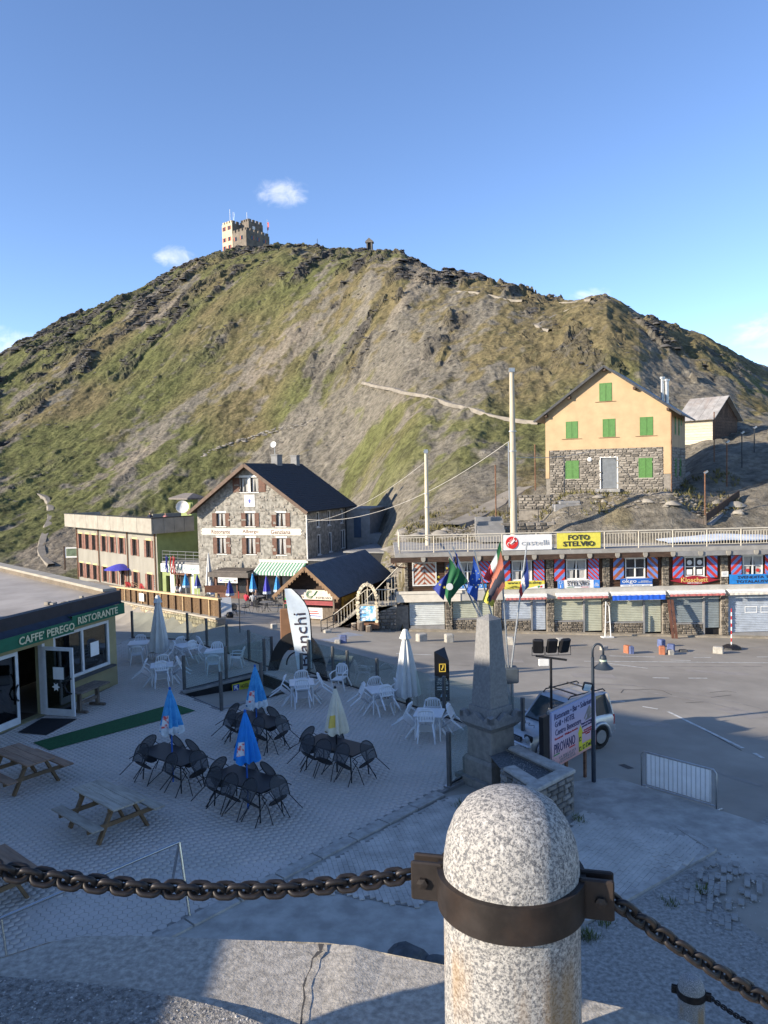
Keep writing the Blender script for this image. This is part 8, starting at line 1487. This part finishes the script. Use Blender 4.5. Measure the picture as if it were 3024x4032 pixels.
# stacks of plastic chairs by the wing
for i, (px, m_) in enumerate(((618, umb_w), (640, umb_w), (655, pm('dark_green_plastic', (.03, .06, .045), .5, .1)))):
    c = FQ(px, 2328); t = thing('chair_stack', ('left stack of pale plastic chairs before the hotel wing', 'right stack of pale plastic chairs before the hotel wing', 'dark green stacked chairs before the hotel wing')[i], 'chairs', c, .4)
    for k in range(5): s = MB(); z = k * .2; s.box(-.28, -.25, .42 + z, .28, .28, .46 + z); s.hexa([(-.28, .24, .45 + z), (.28, .24, .45 + z), (.28, .28, .45 + z), (-.28, .28, .45 + z), (-.26, .38, .9 + z), (.26, .38, .9 + z), (.26, .42, .9 + z), (-.26, .42, .9 + z)]); obj('chair_shell', s, m_, t)
    for x in (-.26, .26):
        for y in (-.22, .25): s = MB(); s.tube((x, y, 0), (x, y, .44), .025, n=5); obj('leg', s, m_, t)
c = FQ(855, 2440); t = thing('arrow_sign', 'brown arrow shaped sign on a pale wooden post', 'sign', c); s = MB(); s.box(-.07, -.07, 0, .07, .07, 1.75); obj('post', s, M_wood, t); s = MB(); s.prism([(-.7, -.1, 1.75), (.5, -.1, 1.75), (.75, -.1, 1.98), (.5, -.1, 2.2), (-.7, -.1, 2.2)], (0, .05, 0)); obj('arrow_board', s, M_brown, t)
c = FQ(890, 2430); t = thing('white_aboard', 'white folding board with a motorcycle helmet at its foot', 'sign', c, .3); s = MB(); s.hexa([(-.4, -.2, .1), (.4, -.2, .1), (.4, -.17, .1), (-.4, -.17, .1), (-.36, .05, 1.3), (.36, .05, 1.3), (.36, .08, 1.3), (-.36, .08, 1.3)]); obj('board', s, M_text_white, t); s = MB(); s.lathe([(.01, 0), (.2, .03), (.26, .2), (.18, .38), (.01, .44)], 14, (.2, -.5, 0)); obj('helmet', s, M_black, t, True)
c = FQ(971, 2350); t = thing('menu_stand', 'red and white ice cream poster stand by the bar porch', 'sign', c); s = MB(); s.box(-.38, -.03, .25, .38, .03, 1.6); b_ = obj('poster', s, pm('poster_red', (.5, .03, .03), .5, .1), t); s = MB(); s.box(-.28, -.04, .75, .28, -.031, 1.25); obj('poster_panel', s, M_text_white, b_); s = MB(); s.box(-.4, -.2, 0, .4, .2, .24); obj('foot', s, M_red, t)
c = FQ(868, 2345); t = thing('chalk_board', 'dark framed notice board left of the bar porch', 'sign', c); s = MB(); s.box(-.6, -.03, .4, .6, .03, 1.7); obj('board', s, pm('board_green', (.05, .07, .06), .6, .1), t); s = MB(); s.path([(-.6, -.04, 0), (-.6, -.04, 1.72), (.6, -.04, 1.72), (.6, -.04, 0)], .035, 5); obj('frame', s, M_dkwood, t)
c = FQ(1142, 2408); t = thing('green_bin', 'bright green waste bin between bar tables and kiosk', 'bin', c); s = MB(); s.lathe([(.28, 0), (.36, .95), (.38, .96), (.38, 1.02), (.3, 1.04)], 18); obj('barrel', s, pm('bin_green', (.02, .3, .05), .5, .1), t, 40); s = MB(); s.lathe([(.29, 1.0), (.29, 1.045), (.02, 1.05)], 16); obj('bin_lid', s, pm('bin_dark', (.02, .12, .03), .6, .1), t)
c = FQ(945, 2490); t = thing('barrier_pole', 'thin red tipped marker pole at the forecourt edge', 'post', c); s = MB(); s.tube((0, 0, 0), (0, 0, 1.9), .03, n=6); obj('shaft', s, M_dkmetal, t); s = MB(); s.tube((0, 0, 1.9), (0, 0, 2.3), .03, n=6); obj('tip', s, M_text_red, t)
t = thing('info_board', 'wooden framed information board beside the hotel wing', 'sign', A(292, 2205, 96)); s = MB(); s.box(-1.1, 0, .3, 1.1, .08, 1.6); b_ = obj('board', s, M_white, t); s = MB(); s.box(-.95, -.01, .5, .95, -.002, 1.45); obj('picture', s, pm('picture_green', (.12, .16, .1), .6, .4, 2), b_)
for x in (-1.2, 1.2): s = MB(); s.box(x - .08, -.05, -1.2, x + .08, .1, 1.75); obj('post', s, M_dkwood, t)
# ------------------------------------------------------------------ people
def person(loc, rz, label, top, legs, pose, hair=(.03, .02, .015), skin=(.42, .25, .17)):
    t = thing('person', label, 'person', loc, rz)
    if pose == 'stand': J = dict(pel=(0, 0, .92), che=(0, .01, 1.25), nec=(0, .02, 1.48), hed=(0, -.01, 1.62), ctop=(0, -.01, 1.72), kl=(-.1, .0, .5), kr=(.1, -.03, .5), al=(-.11, .02, .09), ar=(.11, .02, .09), tl=(-.12, -.12, .04), tr=(.12, -.12, .04), sl=(-.19, .02, 1.4), sr=(.19, .02, 1.4), el=(-.27, .03, 1.13), er=(.27, .03, 1.13), hl=(-.25, -.1, .92), hr=(.25, -.1, .92))
    elif pose == 'sit': J = dict(pel=(0, 0, .5), che=(0, .03, .82), nec=(0, .02, 1.04), hed=(0, -.02, 1.18), ctop=(0, -.02, 1.28), kl=(-.12, -.42, .52), kr=(.12, -.42, .52), al=(-.12, -.42, .1), ar=(.12, -.45, .1), tl=(-.12, -.58, .05), tr=(.12, -.6, .05), sl=(-.19, .02, .97), sr=(.19, .02, .97), el=(-.27, -.05, .73), er=(.27, -.05, .73), hl=(-.15, -.28, .74), hr=(.15, -.28, .74))
    else: J = dict(pel=(0, .1, .85), che=(0, -.15, 1.08), nec=(0, -.33, 1.22), hed=(0, -.45, 1.27), ctop=(0, -.52, 1.3), kl=(-.1, .02, .47), kr=(.1, .02, .47), al=(-.11, .08, .09), ar=(.11, .08, .09), tl=(-.12, -.08, .04), tr=(.12, -.08, .04), sl=(-.19, -.26, 1.17), sr=(.19, -.26, 1.17), el=(-.25, -.38, .98), er=(.25, -.38, .98), hl=(-.2, -.55, 1.02), hr=(.2, -.55, 1.02))
    rad = dict(pel=.14, che=.15, nec=.055, hed=.095, ctop=.06, kl=.065, kr=.065, al=.045, ar=.045, tl=.04, tr=.04, sl=.065, sr=.065, el=.045, er=.045, hl=.035, hr=.035)
    nm = list(J); E = [('pel', 'che'), ('che', 'nec'), ('nec', 'hed'), ('hed', 'ctop'), ('pel', 'kl'), ('kl', 'al'), ('al', 'tl'), ('pel', 'kr'), ('kr', 'ar'), ('ar', 'tr'), ('che', 'sl'), ('sl', 'el'), ('el', 'hl'), ('che', 'sr'), ('sr', 'er'), ('er', 'hr')]
    me = bpy.data.meshes.new('body'); me.from_pydata([J[k] for k in nm], [(nm.index(a), nm.index(b)) for a, b in E], []); o = bpy.data.objects.new('body', me); COL.objects.link(o); o.modifiers.new('s', 'SKIN'); o.modifiers.new('u', 'SUBSURF').levels = 1
    for i, k in enumerate(nm): sv = me.skin_vertices[0].data[i]; sv.radius = (rad[k], rad[k]); sv.use_root = k == 'pel'
    dg = bpy.context.evaluated_depsgraph_get(); m2 = bpy.data.meshes.new_from_object(o.evaluated_get(dg)); bpy.data.objects.remove(o)
    ms = [pm('skin', skin, .6, .08), pm('cloth_%.2f_%.2f' % top[:2], top, .85, .15), pm('trousers_%.2f_%.2f' % legs[:2], legs, .85, .15), pm('hair_dark', hair, .8, .2)]
    m2.materials.clear(); [m2.materials.append(x) for x in ms]; P_ = J['pel'][2]; nz_ = Vector(J['nec']); hd = Vector(J['hed'])
    for p in m2.polygons:
        c = p.center; 
        if (c - hd).length < .16 and (c - nz_).length > .05: p.material_index = 3 if c.z > hd.z + .03 or c.y > hd.y + .03 else 0
        elif min((c - Vector(J['hl'])).length, (c - Vector(J['hr'])).length) < .12: p.material_index = 0
        elif min((c - Vector(J[k])).length for k in ('kl', 'kr', 'al', 'ar', 'tl', 'tr')) < min((c - Vector(J[k])).length for k in ('che', 'sl', 'sr', 'el', 'er', 'nec')) : p.material_index = 2
        else: p.material_index = 1
        p.use_smooth = True
    b = bpy.data.objects.new('body', m2); COL.objects.link(b); b.parent = t; return t
person(FQ(972, 2392), 2.6, 'person in a red shirt sitting with back turned at a bar table', (.5, .03, .06), (.04, .04, .06), 'sit'); person(FQ(998, 2394), 3.2, 'person in a pale grey shirt sitting beside the red shirted guest', (.35, .36, .38), (.05, .05, .08), 'sit'); person(FQ(1010, 2380), .4, 'person facing the viewer at the bar table with bare arms', (.3, .22, .18), (.08, .07, .07), 'sit', (.1, .06, .03))
person(FQ(712, 2352), -1.2, 'person in white top and dark trousers sitting between the blue umbrellas', (.5, .52, .55), (.02, .02, .025), 'sit'); person(FQ(697, 2350), 1.4, 'bare legged person sitting left of the guest in white', (.45, .42, .4), (.4, .25, .18), 'sit')
wg = bpy.data.objects['hotel_wing'].matrix_basis
for x, y, rz, lb, tp, lg, po in ((9.0, 9.0, 1.0, 'person in a dark jacket leaning on the roof terrace parapet', (.06, .06, .08), (.05, .05, .06), 'lean'), (14.6, 1.2, .3, 'person in dark clothes standing on the roof terrace', (.03, .035, .07), (.05, .04, .05), 'stand'), (16.9, 1.6, .2, 'person in red and white shirt standing on the roof terrace', (.5, .22, .2), (.05, .05, .08), 'stand')): p = wg @ Vector((x, y, 2.96)); person(p, rz, lb, tp, lg, po)
# ------------------------------------------------------------------ summit fort, shrine
def fort():
    k = 300.; tl = A(872, 985, k); c = A(965, 990, 316); zg = tz(c.x, c.y); base = A(960, 985, 316).z - 3; t = thing('summit_fort', 'castle like stone refuge with battlements on the summit', 'fort', (c.x, c.y, 0), R_(-38)); st_ = pm('fort_stone', (.16, .135, .11), .9, .3, .5, dirt=.4, dirtcol=(.1, .085, .07)); lt_ = pm('fort_render', (.48, .4, .29), .9, .12, .4, dirt=.3, dirtcol=(.36, .29, .2)); rs = pm('fort_shutter', (.4, .1, .06), .7, .15)
    z = lambda py: A(960, py, 316).z
    zt1, zt2 = z(925), z(880)
    # local: -y face looks to the viewer's left (sunlit), +x face looks to the right
    s = MB(); s.box(-6.5, -6, base - 3, 7.5, 6.5, zt1 - .8); obj('lower_wall', s, [st_], t); s = MB(); s.box(-6.56, -6.06, base - 2, -.5, -5.9, zt2 - .9); obj('rendered_front', s, lt_, t); s = MB(); s.box(-6.5, -5.9, zt1 - .8, -.6, 4.5, zt2 - .9); obj('upper_tower', s, st_, t); s = MB(); s.box(-.5, -1.5, zt1 - .8, 4.2, 6.2, zt2 - .2); obj('rear_tower', s, st_, t)
    def mer(x0, x1, y, zz, n, ax='x', m_=st_):
        for i in range(n):
            a = x0 + (x1 - x0) * (i + .15) / n; b = x0 + (x1 - x0) * (i + .75) / n; s = MB()
            if ax == 'x': s.box(a, y - .3, zz, b, y + .3, zz + 1.0)
            else: s.box(y - .3, a, zz, y + .3, b, zz + 1.0)
            obj('merlon', s, m_, t)
    mer(-6.5, -.6, -5.6, zt2 - .9, 4, m_=lt_); mer(-5.9, 4.5, -.9, zt2 - .9, 5, 'y'); mer(-.5, 7.5, -5.7, zt1 - .8, 4); mer(-6, 6.5, 7.2, zt1 - .8, 6, 'y'); mer(-.5, 4.2, -1.2, zt2 - .2, 4); mer(-1.5, 6.2, 3.9, zt2 - .2, 4, 'y')
    for zz in (zt1 - 3.2, zt1 - 6.4, zt2 - 3.4):
        for x in (-5.2, -2.2): s = MB(); s.box(x - .5, -6.14, zz, x + .5, -6.07, zz + 1.5); w = obj('window', s, WG, t); s = MB(); s.box(x - .95, -6.16, zz, x - .52, -6.08, zz + 1.5); obj('shutter', s, rs, w); s = MB(); s.box(x + .52, -6.16, zz, x + .95, -6.08, zz + 1.5); obj('shutter', s, rs, w)
    for x in (1.5, 5): s = MB(); s.box(x - .5, -6.1, zt1 - 4, x + .5, -6.01, zt1 - 2.6); w = obj('window', s, WG, t); s = MB(); s.box(x - .95, -6.12, zt1 - 4, x - .52, -6.02, zt1 - 2.6); obj('shutter', s, rs, w)
    for y in (-3, 0, 3.5): s = MB(); s.box(7.51, y - .5, zt1 - 4, 7.58, y + .5, zt1 - 2.6); w = obj('window', s, WG, t); s = MB(); s.box(7.52, y + .52, zt1 - 4, 7.6, y + .95, zt1 - 2.6); obj('shutter', s, rs, w)
    s = MB(); s.box(4.21, .5, zt2 - 3, 4.28, 1.8, zt2 - 1.8); obj('window', s, M_white, t)
    for x, y, zz, hh, m_ in ((-5, -3, zt2 - 1, 7, M_white), (-.5, 2, zt2, 5, M_white), (-2, -4, zt2 - 1, 5, M_metal), (7, 6, zt1 - 1, 7, M_metal)): s = MB(); s.tube((x, y, zz), (x, y, zz + hh), .1, n=5); obj('mast', s, m_, t)
    for x, y, zz, m_ in ((-2, -4, zt2 + 1.8, M_sblue), (7, 6, zt1 + 2.8, M_sred)): s = MB(); s.grid(3, 5, lambda u, v: (x + .1 + u * .7, y + .15 * math.sin(v * 5), zz + 2 - v * 3.2)); obj('flag', s, m_, t)
fort()
c = A(1456, 990, 258); b = tz(c.x, c.y); t = thing('summit_shrine', 'small stone shrine with arched niche on the ridge', 'shrine', (c.x, c.y, c.z - .6), R_(-10)); H = 4.6; fs = pm('shrine_stone', (.13, .12, .11), .9, .25, 1)
s = MB(); s.box(-1.1, -.9, -1, 1.1, .9, H * .2); obj('plinth', s, fs, t)
for x in (-.95, .55): s = MB(); s.box(x, -.8, H * .2, x + .4, .8, H * .72); obj('side_wall', s, fs, t)
s = MB(); s.box(-.55, -.1, H * .2, .55, .6, H * .72); obj('niche_back', s, M_black, t); s = MB(); s.prism([(-1.3, -1, H * .72), (1.3, -1, H * .72), (1.3, -1, H * .8), (0, -1, H * 1.05), (-1.3, -1, H * .8)], (0, 2, 0)); obj('gable_roof', s, fs, t)
c = A(1250, 975, 285); t = thing('summit_mast', 'thin pole standing on the ridge between fort and shrine', 'pole', (c.x, c.y, c.z - 3)); s = MB(); s.tube((0, 0, 0), (0, 0, 6.2), .1, n=5); obj('shaft', s, M_dkmetal, t)
c = A(1098, 970, 305); t = thing('viewpoint_board', 'small pale panorama board right of the summit fort', 'sign', (c.x, c.y, c.z - 2)); s = MB(); s.tube((-1, 0, 0), (-1, 0, 2.6), .1, n=5); s.tube((1, 0, 0), (1, 0, 2.6), .1, n=5); obj('legs', s, M_dkmetal, t); s = MB(); s.hexa([(-1.5, -.3, 2.5), (1.5, -.3, 2.5), (1.5, .5, 2.8), (-1.5, .5, 2.8), (-1.5, -.3, 2.7), (1.5, -.3, 2.7), (1.5, .5, 3.0), (-1.5, .5, 3.0)]); obj('panel', s, M_metal, t)
# ------------------------------------------------------------------ lookout wall, bollards and chain
P = lambda px, py, dep: Vector((0, 0, CZ)) + ray(px, py) * dep
ZL = 6.36
M_ledge = pm('ledge_concrete', (.35, .32, .275), .92, .3, 55, bump=.07, bscale=130, world=True, dirt=.45, dirtcol=(.29, .265, .23)); M_rough = pm('rough_aggregate', (.3, .285, .265), .92, .5, 70, bump=.2, bscale=110, world=True)
edge = [(-3.2, .4), (-2.2, 1.55)] + [g2(x, y, ZL) for x, y in ((-150, 3830), (0, 3772), (184, 3712), (321, 3690), (540, 3690), (762, 3698), (1020, 3703), (1286, 3712), (1400, 3728), (1520, 3753), (1900, 3830), (2281, 3930), (2694, 4020))] + [(1.35, 1.2), (1.6, .2)]
t = thing('lookout_wall', 'curved pale concrete parapet cap cracked across, at the bottom of the picture', 'wall', (0, 0, 0)); s = MB(); n = len(edge); inner = [(x * .6, -.6) for x, y in edge]
for i in range(n - 1):
    a, b, c, d = edge[i], edge[i + 1], inner[i + 1], inner[i]; m_ = 6
    for k in range(m_): q = lambda p, r, w: (p[0] + (r[0] - p[0]) * w, p[1] + (r[1] - p[1]) * w, ZL + .004 * math.sin(p[0] * 40 + w * 7)); s.add([q(a, d, k / m_), q(b, c, k / m_), q(b, c, (k + 1) / m_), q(a, d, (k + 1) / m_)], [(3, 2, 1, 0)])
    s.add([(a[0], a[1], ZL), (b[0], b[1], ZL), (b[0] * 1.01, b[1] * 1.01, ZL - .05), (a[0] * 1.01, a[1] * 1.01, ZL - .05), (b[0] * 1.01, b[1] * 1.01, -.5), (a[0] * 1.01, a[1] * 1.01, -.5)], [(0, 1, 2, 3), (3, 2, 4, 5)])
obj('cap', s, M_ledge, t)
cr = [(1265, 3716), (1262, 3745), (1230, 3775), (1225, 3810), (1205, 3850), (1195, 3885), (1200, 3930), (1190, 3975), (1185, 4040), (1180, 4120)]; s = MB()
for i in range(len(cr) - 1):
    a, b = G(*cr[i], ZL + .0048), G(*cr[i + 1], ZL + .0048); w0, w1 = .0032 * random.uniform(.3, 1) + (.007 if i < 2 else 0), .0032 * random.uniform(.3, 1); s.add([a - Vector((w0, 0, 0)), b - Vector((w1, 0, 0)), b + Vector((w1, 0, 0)), a + Vector((w0, 0, 0))], [(3, 2, 1, 0), (0, 1, 2, 3)][:1])
pr_ = thing('shade_blocker', 'added unseen pier of the lookout wall left of the picture', 'blocker', (-3.0, .85, ZL)); q = MB(); q.cbox(-.4, -.65, -.5, .4, .65, .7, .03); q.cbox(-.46, -.71, .701, .46, .71, .78, .02); obj('blocker_body', q, M_conc, pr_)  # unseen block added so its shadow falls on the left of the ledge
obj('crack', s, pm('crack_dark', (.06, .055, .05)), t)
ro = [(0, 3843), (250, 3862), (500, 3888), (700, 3925), (850, 3962), (960, 4000), (1060, 4040), (1100, 4200)]; rp = [g2(-200, 3835, ZL + .03)] + [g2(*q, ZL + .03) for q in ro] + [(.0, .8), (-2.2, .8)]
s = flat('rough_slab', rp, M_rough, ZL + .03, parent=t); s2 = MB()
for i in range(len(rp) - 3): a, b = rp[i], rp[i + 1]; s2.add([(a[0], a[1], ZL + .03), (b[0], b[1], ZL + .03), (b[0], b[1], ZL), (a[0], a[1], ZL)], [(3, 2, 1, 0), (0, 1, 2, 3)][:1])
obj('slab_edge', s2, M_rough, t)
sp = []
rpn = np.array(rp)
for _ in range(9000):
    x, y = random.uniform(-1.5, .2), random.uniform(1.5, 2.4)
    if inpoly(np.array(x), np.array(y), rp): sp.append((x, y, ZL + .028, random.uniform(.003, .008)))
rocks('aggregate', sp, pm('aggregate_stone', (.3, .285, .27), .9, .5, 30, world=True), t, kind='stuff')
# granite bollards
def granite():
    m = bpy.data.materials.new('speckled_granite'); m.use_nodes = True; N = m.node_tree.nodes; L = m.node_tree.links; b = N['Principled BSDF']; b.inputs['Roughness'].default_value = .85; tcn = N.new('ShaderNodeTexCoord')
    def noise(sc_, det, rg, off=0):
        n = N.new('ShaderNodeTexNoise'); n.inputs['Scale'].default_value = sc_; n.inputs['Detail'].default_value = det; n.inputs['Roughness'].default_value = rg; mp_ = N.new('ShaderNodeMapping'); mp_.inputs['Location'].default_value = (off, off, off); L.new(tcn.outputs['Object'], mp_.inputs[0]); L.new(mp_.outputs[0], n.inputs['Vector']); return n.outputs[0]
    def rng_(src, a, b2, c=0, d=1): r = N.new('ShaderNodeMapRange'); r.inputs[1].default_value = a; r.inputs[2].default_value = b2; r.inputs[3].default_value = c; r.inputs[4].default_value = d; L.new(src, r.inputs[0]); return r.outputs[0]
    def mix(f, a, b2):
        x = N.new('ShaderNodeMix'); x.data_type = 'RGBA'; L.new(f, x.inputs[0])
        for i, q in ((6, a), (7, b2)):
            if isinstance(q, tuple): x.inputs[i].default_value = rgb(*q)
            else: L.new(q, x.inputs[i])
        return x.outputs[2]
    c = mix(rng_(noise(150, 5, .75), .42, .56), (.115, .115, .12), (.4, .38, .355)); c = mix(rng_(noise(62, 4, .7, 5), .56, .66), c, (.5, .475, .445)); c = mix(rng_(noise(230, 3, .7, 9), .6, .68), c, (.03, .03, .035))
    sx = N.new('ShaderNodeSeparateXYZ'); L.new(tcn.outputs['Object'], sx.inputs[0]); mp2 = N.new('ShaderNodeMapping'); mp2.inputs['Scale'].default_value = (12, 12, 1.2); L.new(tcn.outputs['Object'], mp2.inputs[0]); n2 = N.new('ShaderNodeTexNoise'); n2.inputs['Scale'].default_value = 1; n2.inputs['Detail'].default_value = 4; L.new(mp2.outputs[0], n2.inputs['Vector'])
    lowz = rng_(sx.outputs[2], .68, .61); mm = N.new('ShaderNodeMath'); mm.operation = 'MULTIPLY'; L.new(rng_(n2.outputs[0], .52, .68, 0, .75), mm.inputs[0]); L.new(lowz, mm.inputs[1]); c = mix(mm.outputs[0], c, (.3, .17, .05))
    L.new(c, b.inputs['Base Color']); bp = N.new('ShaderNodeBump'); bp.inputs['Strength'].default_value = .7; bp.inputs['Distance'].default_value = .006; L.new(noise(85, 6, .75), bp.inputs['Height']); L.new(bp.outputs[0], b.inputs['Normal']); return m
M_gran = granite(); M_band = pm('forged_iron', (.032, .026, .024), .55, .3, 18, metal=.45, bump=.006, bscale=120, dirt=.4, dirtcol=(.08, .045, .028))
cB = P(2012, 3600, 1.6); zb = 6.1
def bollard(label, loc, rz, h=.94, r=.14):
    t = thing('granite_bollard', label, 'bollard', loc, rz); prof = [(r * 1.02, 0), (r * 1.01, h * .4), (r, h - r * 1.15), (r * .985, h - r * .95), (r * .94, h - r * .7), (r * .84, h - r * .44), (r * .68, h - r * .22), (r * .46, h - r * .08), (r * .22, h - r * .015), (.004, h)]
    s = MB(); s.lathe(prof, 64, fn=lambda q, z, a: q * (1 + .006 * math.sin(a * 5 + z * 9) + .004 * math.sin(a * 11 + z * 31))); obj('shaft', s, M_gran, t, True)
    zbz = h - .236; s = MB(); s.lathe([(r + .001, zbz), (r + .012, zbz), (r + .012, zbz + .072), (r + .001, zbz + .072)], 64); bd = obj('iron_band', s, M_band, t, 40)
    for sx in (-1, 1):
        for k in (0, 1): s = MB(); s.cbox(sx * (r + .032) - .034, -.026 + k * .034, zbz - .004, sx * (r + .032) + .034, -.014 + k * .034, zbz + .078, .003); obj('flange', s, M_band, bd)
        s = MB(Matrix.Translation((sx * (r + .04), -.026, zbz + .036)) @ Matrix.Rotation(R_(90), 4, 'X')); s.lathe([(.012, 0), (.012, .009), (.003, .011)], 6); obj('bolt', s, M_band, bd)
    return t
b0 = bollard('big speckled granite bollard with iron band close to the viewer', (cB.x, cB.y, zb), R_(-14)); cB2 = P(2722, 3960, 8.5)
bollard('small distant granite bollard at the lower right corner', (cB2.x, cB2.y, A(2722, 3840, cB2.y).z - .94), R_(-25)); bL = bollard('granite bollard left of the picture holding the chain end', (-1.32, 1.2, zb), R_(16))
s = MB(); s.box(-.5, -.5, -3, .5, .5, 0); o = thing('stair_cheek', 'concrete cheek wall carrying the small bollard', 'wall', (cB2.x, cB2.y, A(2722, 3840, cB2.y).z - .94)); obj('cheek', s, M_conc, o)
def linkmesh(L_, W_, r):
    s = MB(); pts = []; n = 20; h = (L_ - W_) / 2
    for k in range(n): a = 2 * math.pi * k / n; x = W_ / 2 * math.cos(a); y = W_ / 2 * math.sin(a); pts.append((y + (h if y > 0 else -h if y < 0 else 0), x, 0))
    s.path(pts, r, 8, closed=True); return mesh('chain_link', s, pm('chain_iron', (.034, .03, .03), .5, .35, 30, metal=.5, dirt=.25, dirtcol=(.07, .04, .025)), True)
def chain(label, pts, pitch, lm):
    t = thing('chain', label, 'chain', pts[0]); acc = 0; out = [pts[0]]; L_ = sum((pts[i + 1] - pts[i]).length for i in range(len(pts) - 1)); n = int(L_ / pitch); k = 0; dist = 0; i = 0; seg = (pts[1] - pts[0]).length
    for q in range(n):
        target = (q + .5) * L_ / n
        while dist + seg < target and i < len(pts) - 2: dist += seg; i += 1; seg = (pts[i + 1] - pts[i]).length
        d = (pts[i + 1] - pts[i]).normalized(); p = pts[i] + d * (target - dist); o = bpy.data.objects.new('chain_link', lm); COL.objects.link(o); o.parent = t
        o.matrix_local = Matrix.Translation(p - pts[0]) @ d.to_track_quat('X', 'Z').to_matrix().to_4x4() @ Matrix.Rotation((math.pi / 2 if q % 2 else 0) + R_(35) + random.uniform(-.15, .15), 4, 'X')
def sag(a, b, s, n=40): return [a.lerp(b, k / n) - Vector((0, 0, s * 4 * (k / n) * (1 - k / n))) for k in range(n + 1)]
lm = linkmesh(.043, .03, .0058)
def w2(o, x, y, z): return Matrix.Translation(o.location) @ Matrix.Rotation(o.rotation_euler.z, 4, 'Z') @ Vector((x, y, z))
ra = w2(b0, -.21, -.0, .742); la = P(-30, 3420, 1.48)
chain('rusty iron chain sagging from the big bollard to the left', [w2(bL, .2, 0, .742)] + sag(la, ra, .04), .0252, lm)
rb = w2(b0, .2, .0, .735); re = P(3150, 4010, 1.62); chain('rusty iron chain running from the big bollard down to the right', sag(rb, re, .012), .0252, lm)
lm2 = linkmesh(.06, .042, .008); chain('distant chain hanging from the small bollard', sag(w2(bpy.data.objects['granite_bollard.001'],   .19, 0, .74), P(3150, 4120, 7.6), .05), .036, lm2)
s = MB(); s.lathe([(.01, 0), (.3, .02), (.32, .15), (.2, .26), (.02, .3)], 12, fn=lambda r, z, a: r * (1 + .18 * math.sin(a * 3 + z * 9))); c = G(1600, 3790, 0); t = thing('dark_boulder', 'dark boulder on the apron just beyond the parapet', 'boulder', (c.x, c.y, -.05)); obj('rock', s, pm('dark_boulder', (.08, .085, .09), .9, .3, 5, bump=.03), t)
s = MB(); s.lathe([(.01, 0), (.22, .02), (.22, .1), (.12, .18), (.02, .2)], 10, fn=lambda r, z, a: r * (1 + .2 * math.sin(a * 2 + z * 9))); t = thing('dark_boulder', 'smaller dark stone right of the boulder beyond the parapet', 'boulder', (c.x + .45, c.y - .1, -.05)); obj('rock', s, pm('dark_boulder', (.08, .085, .09)), t)
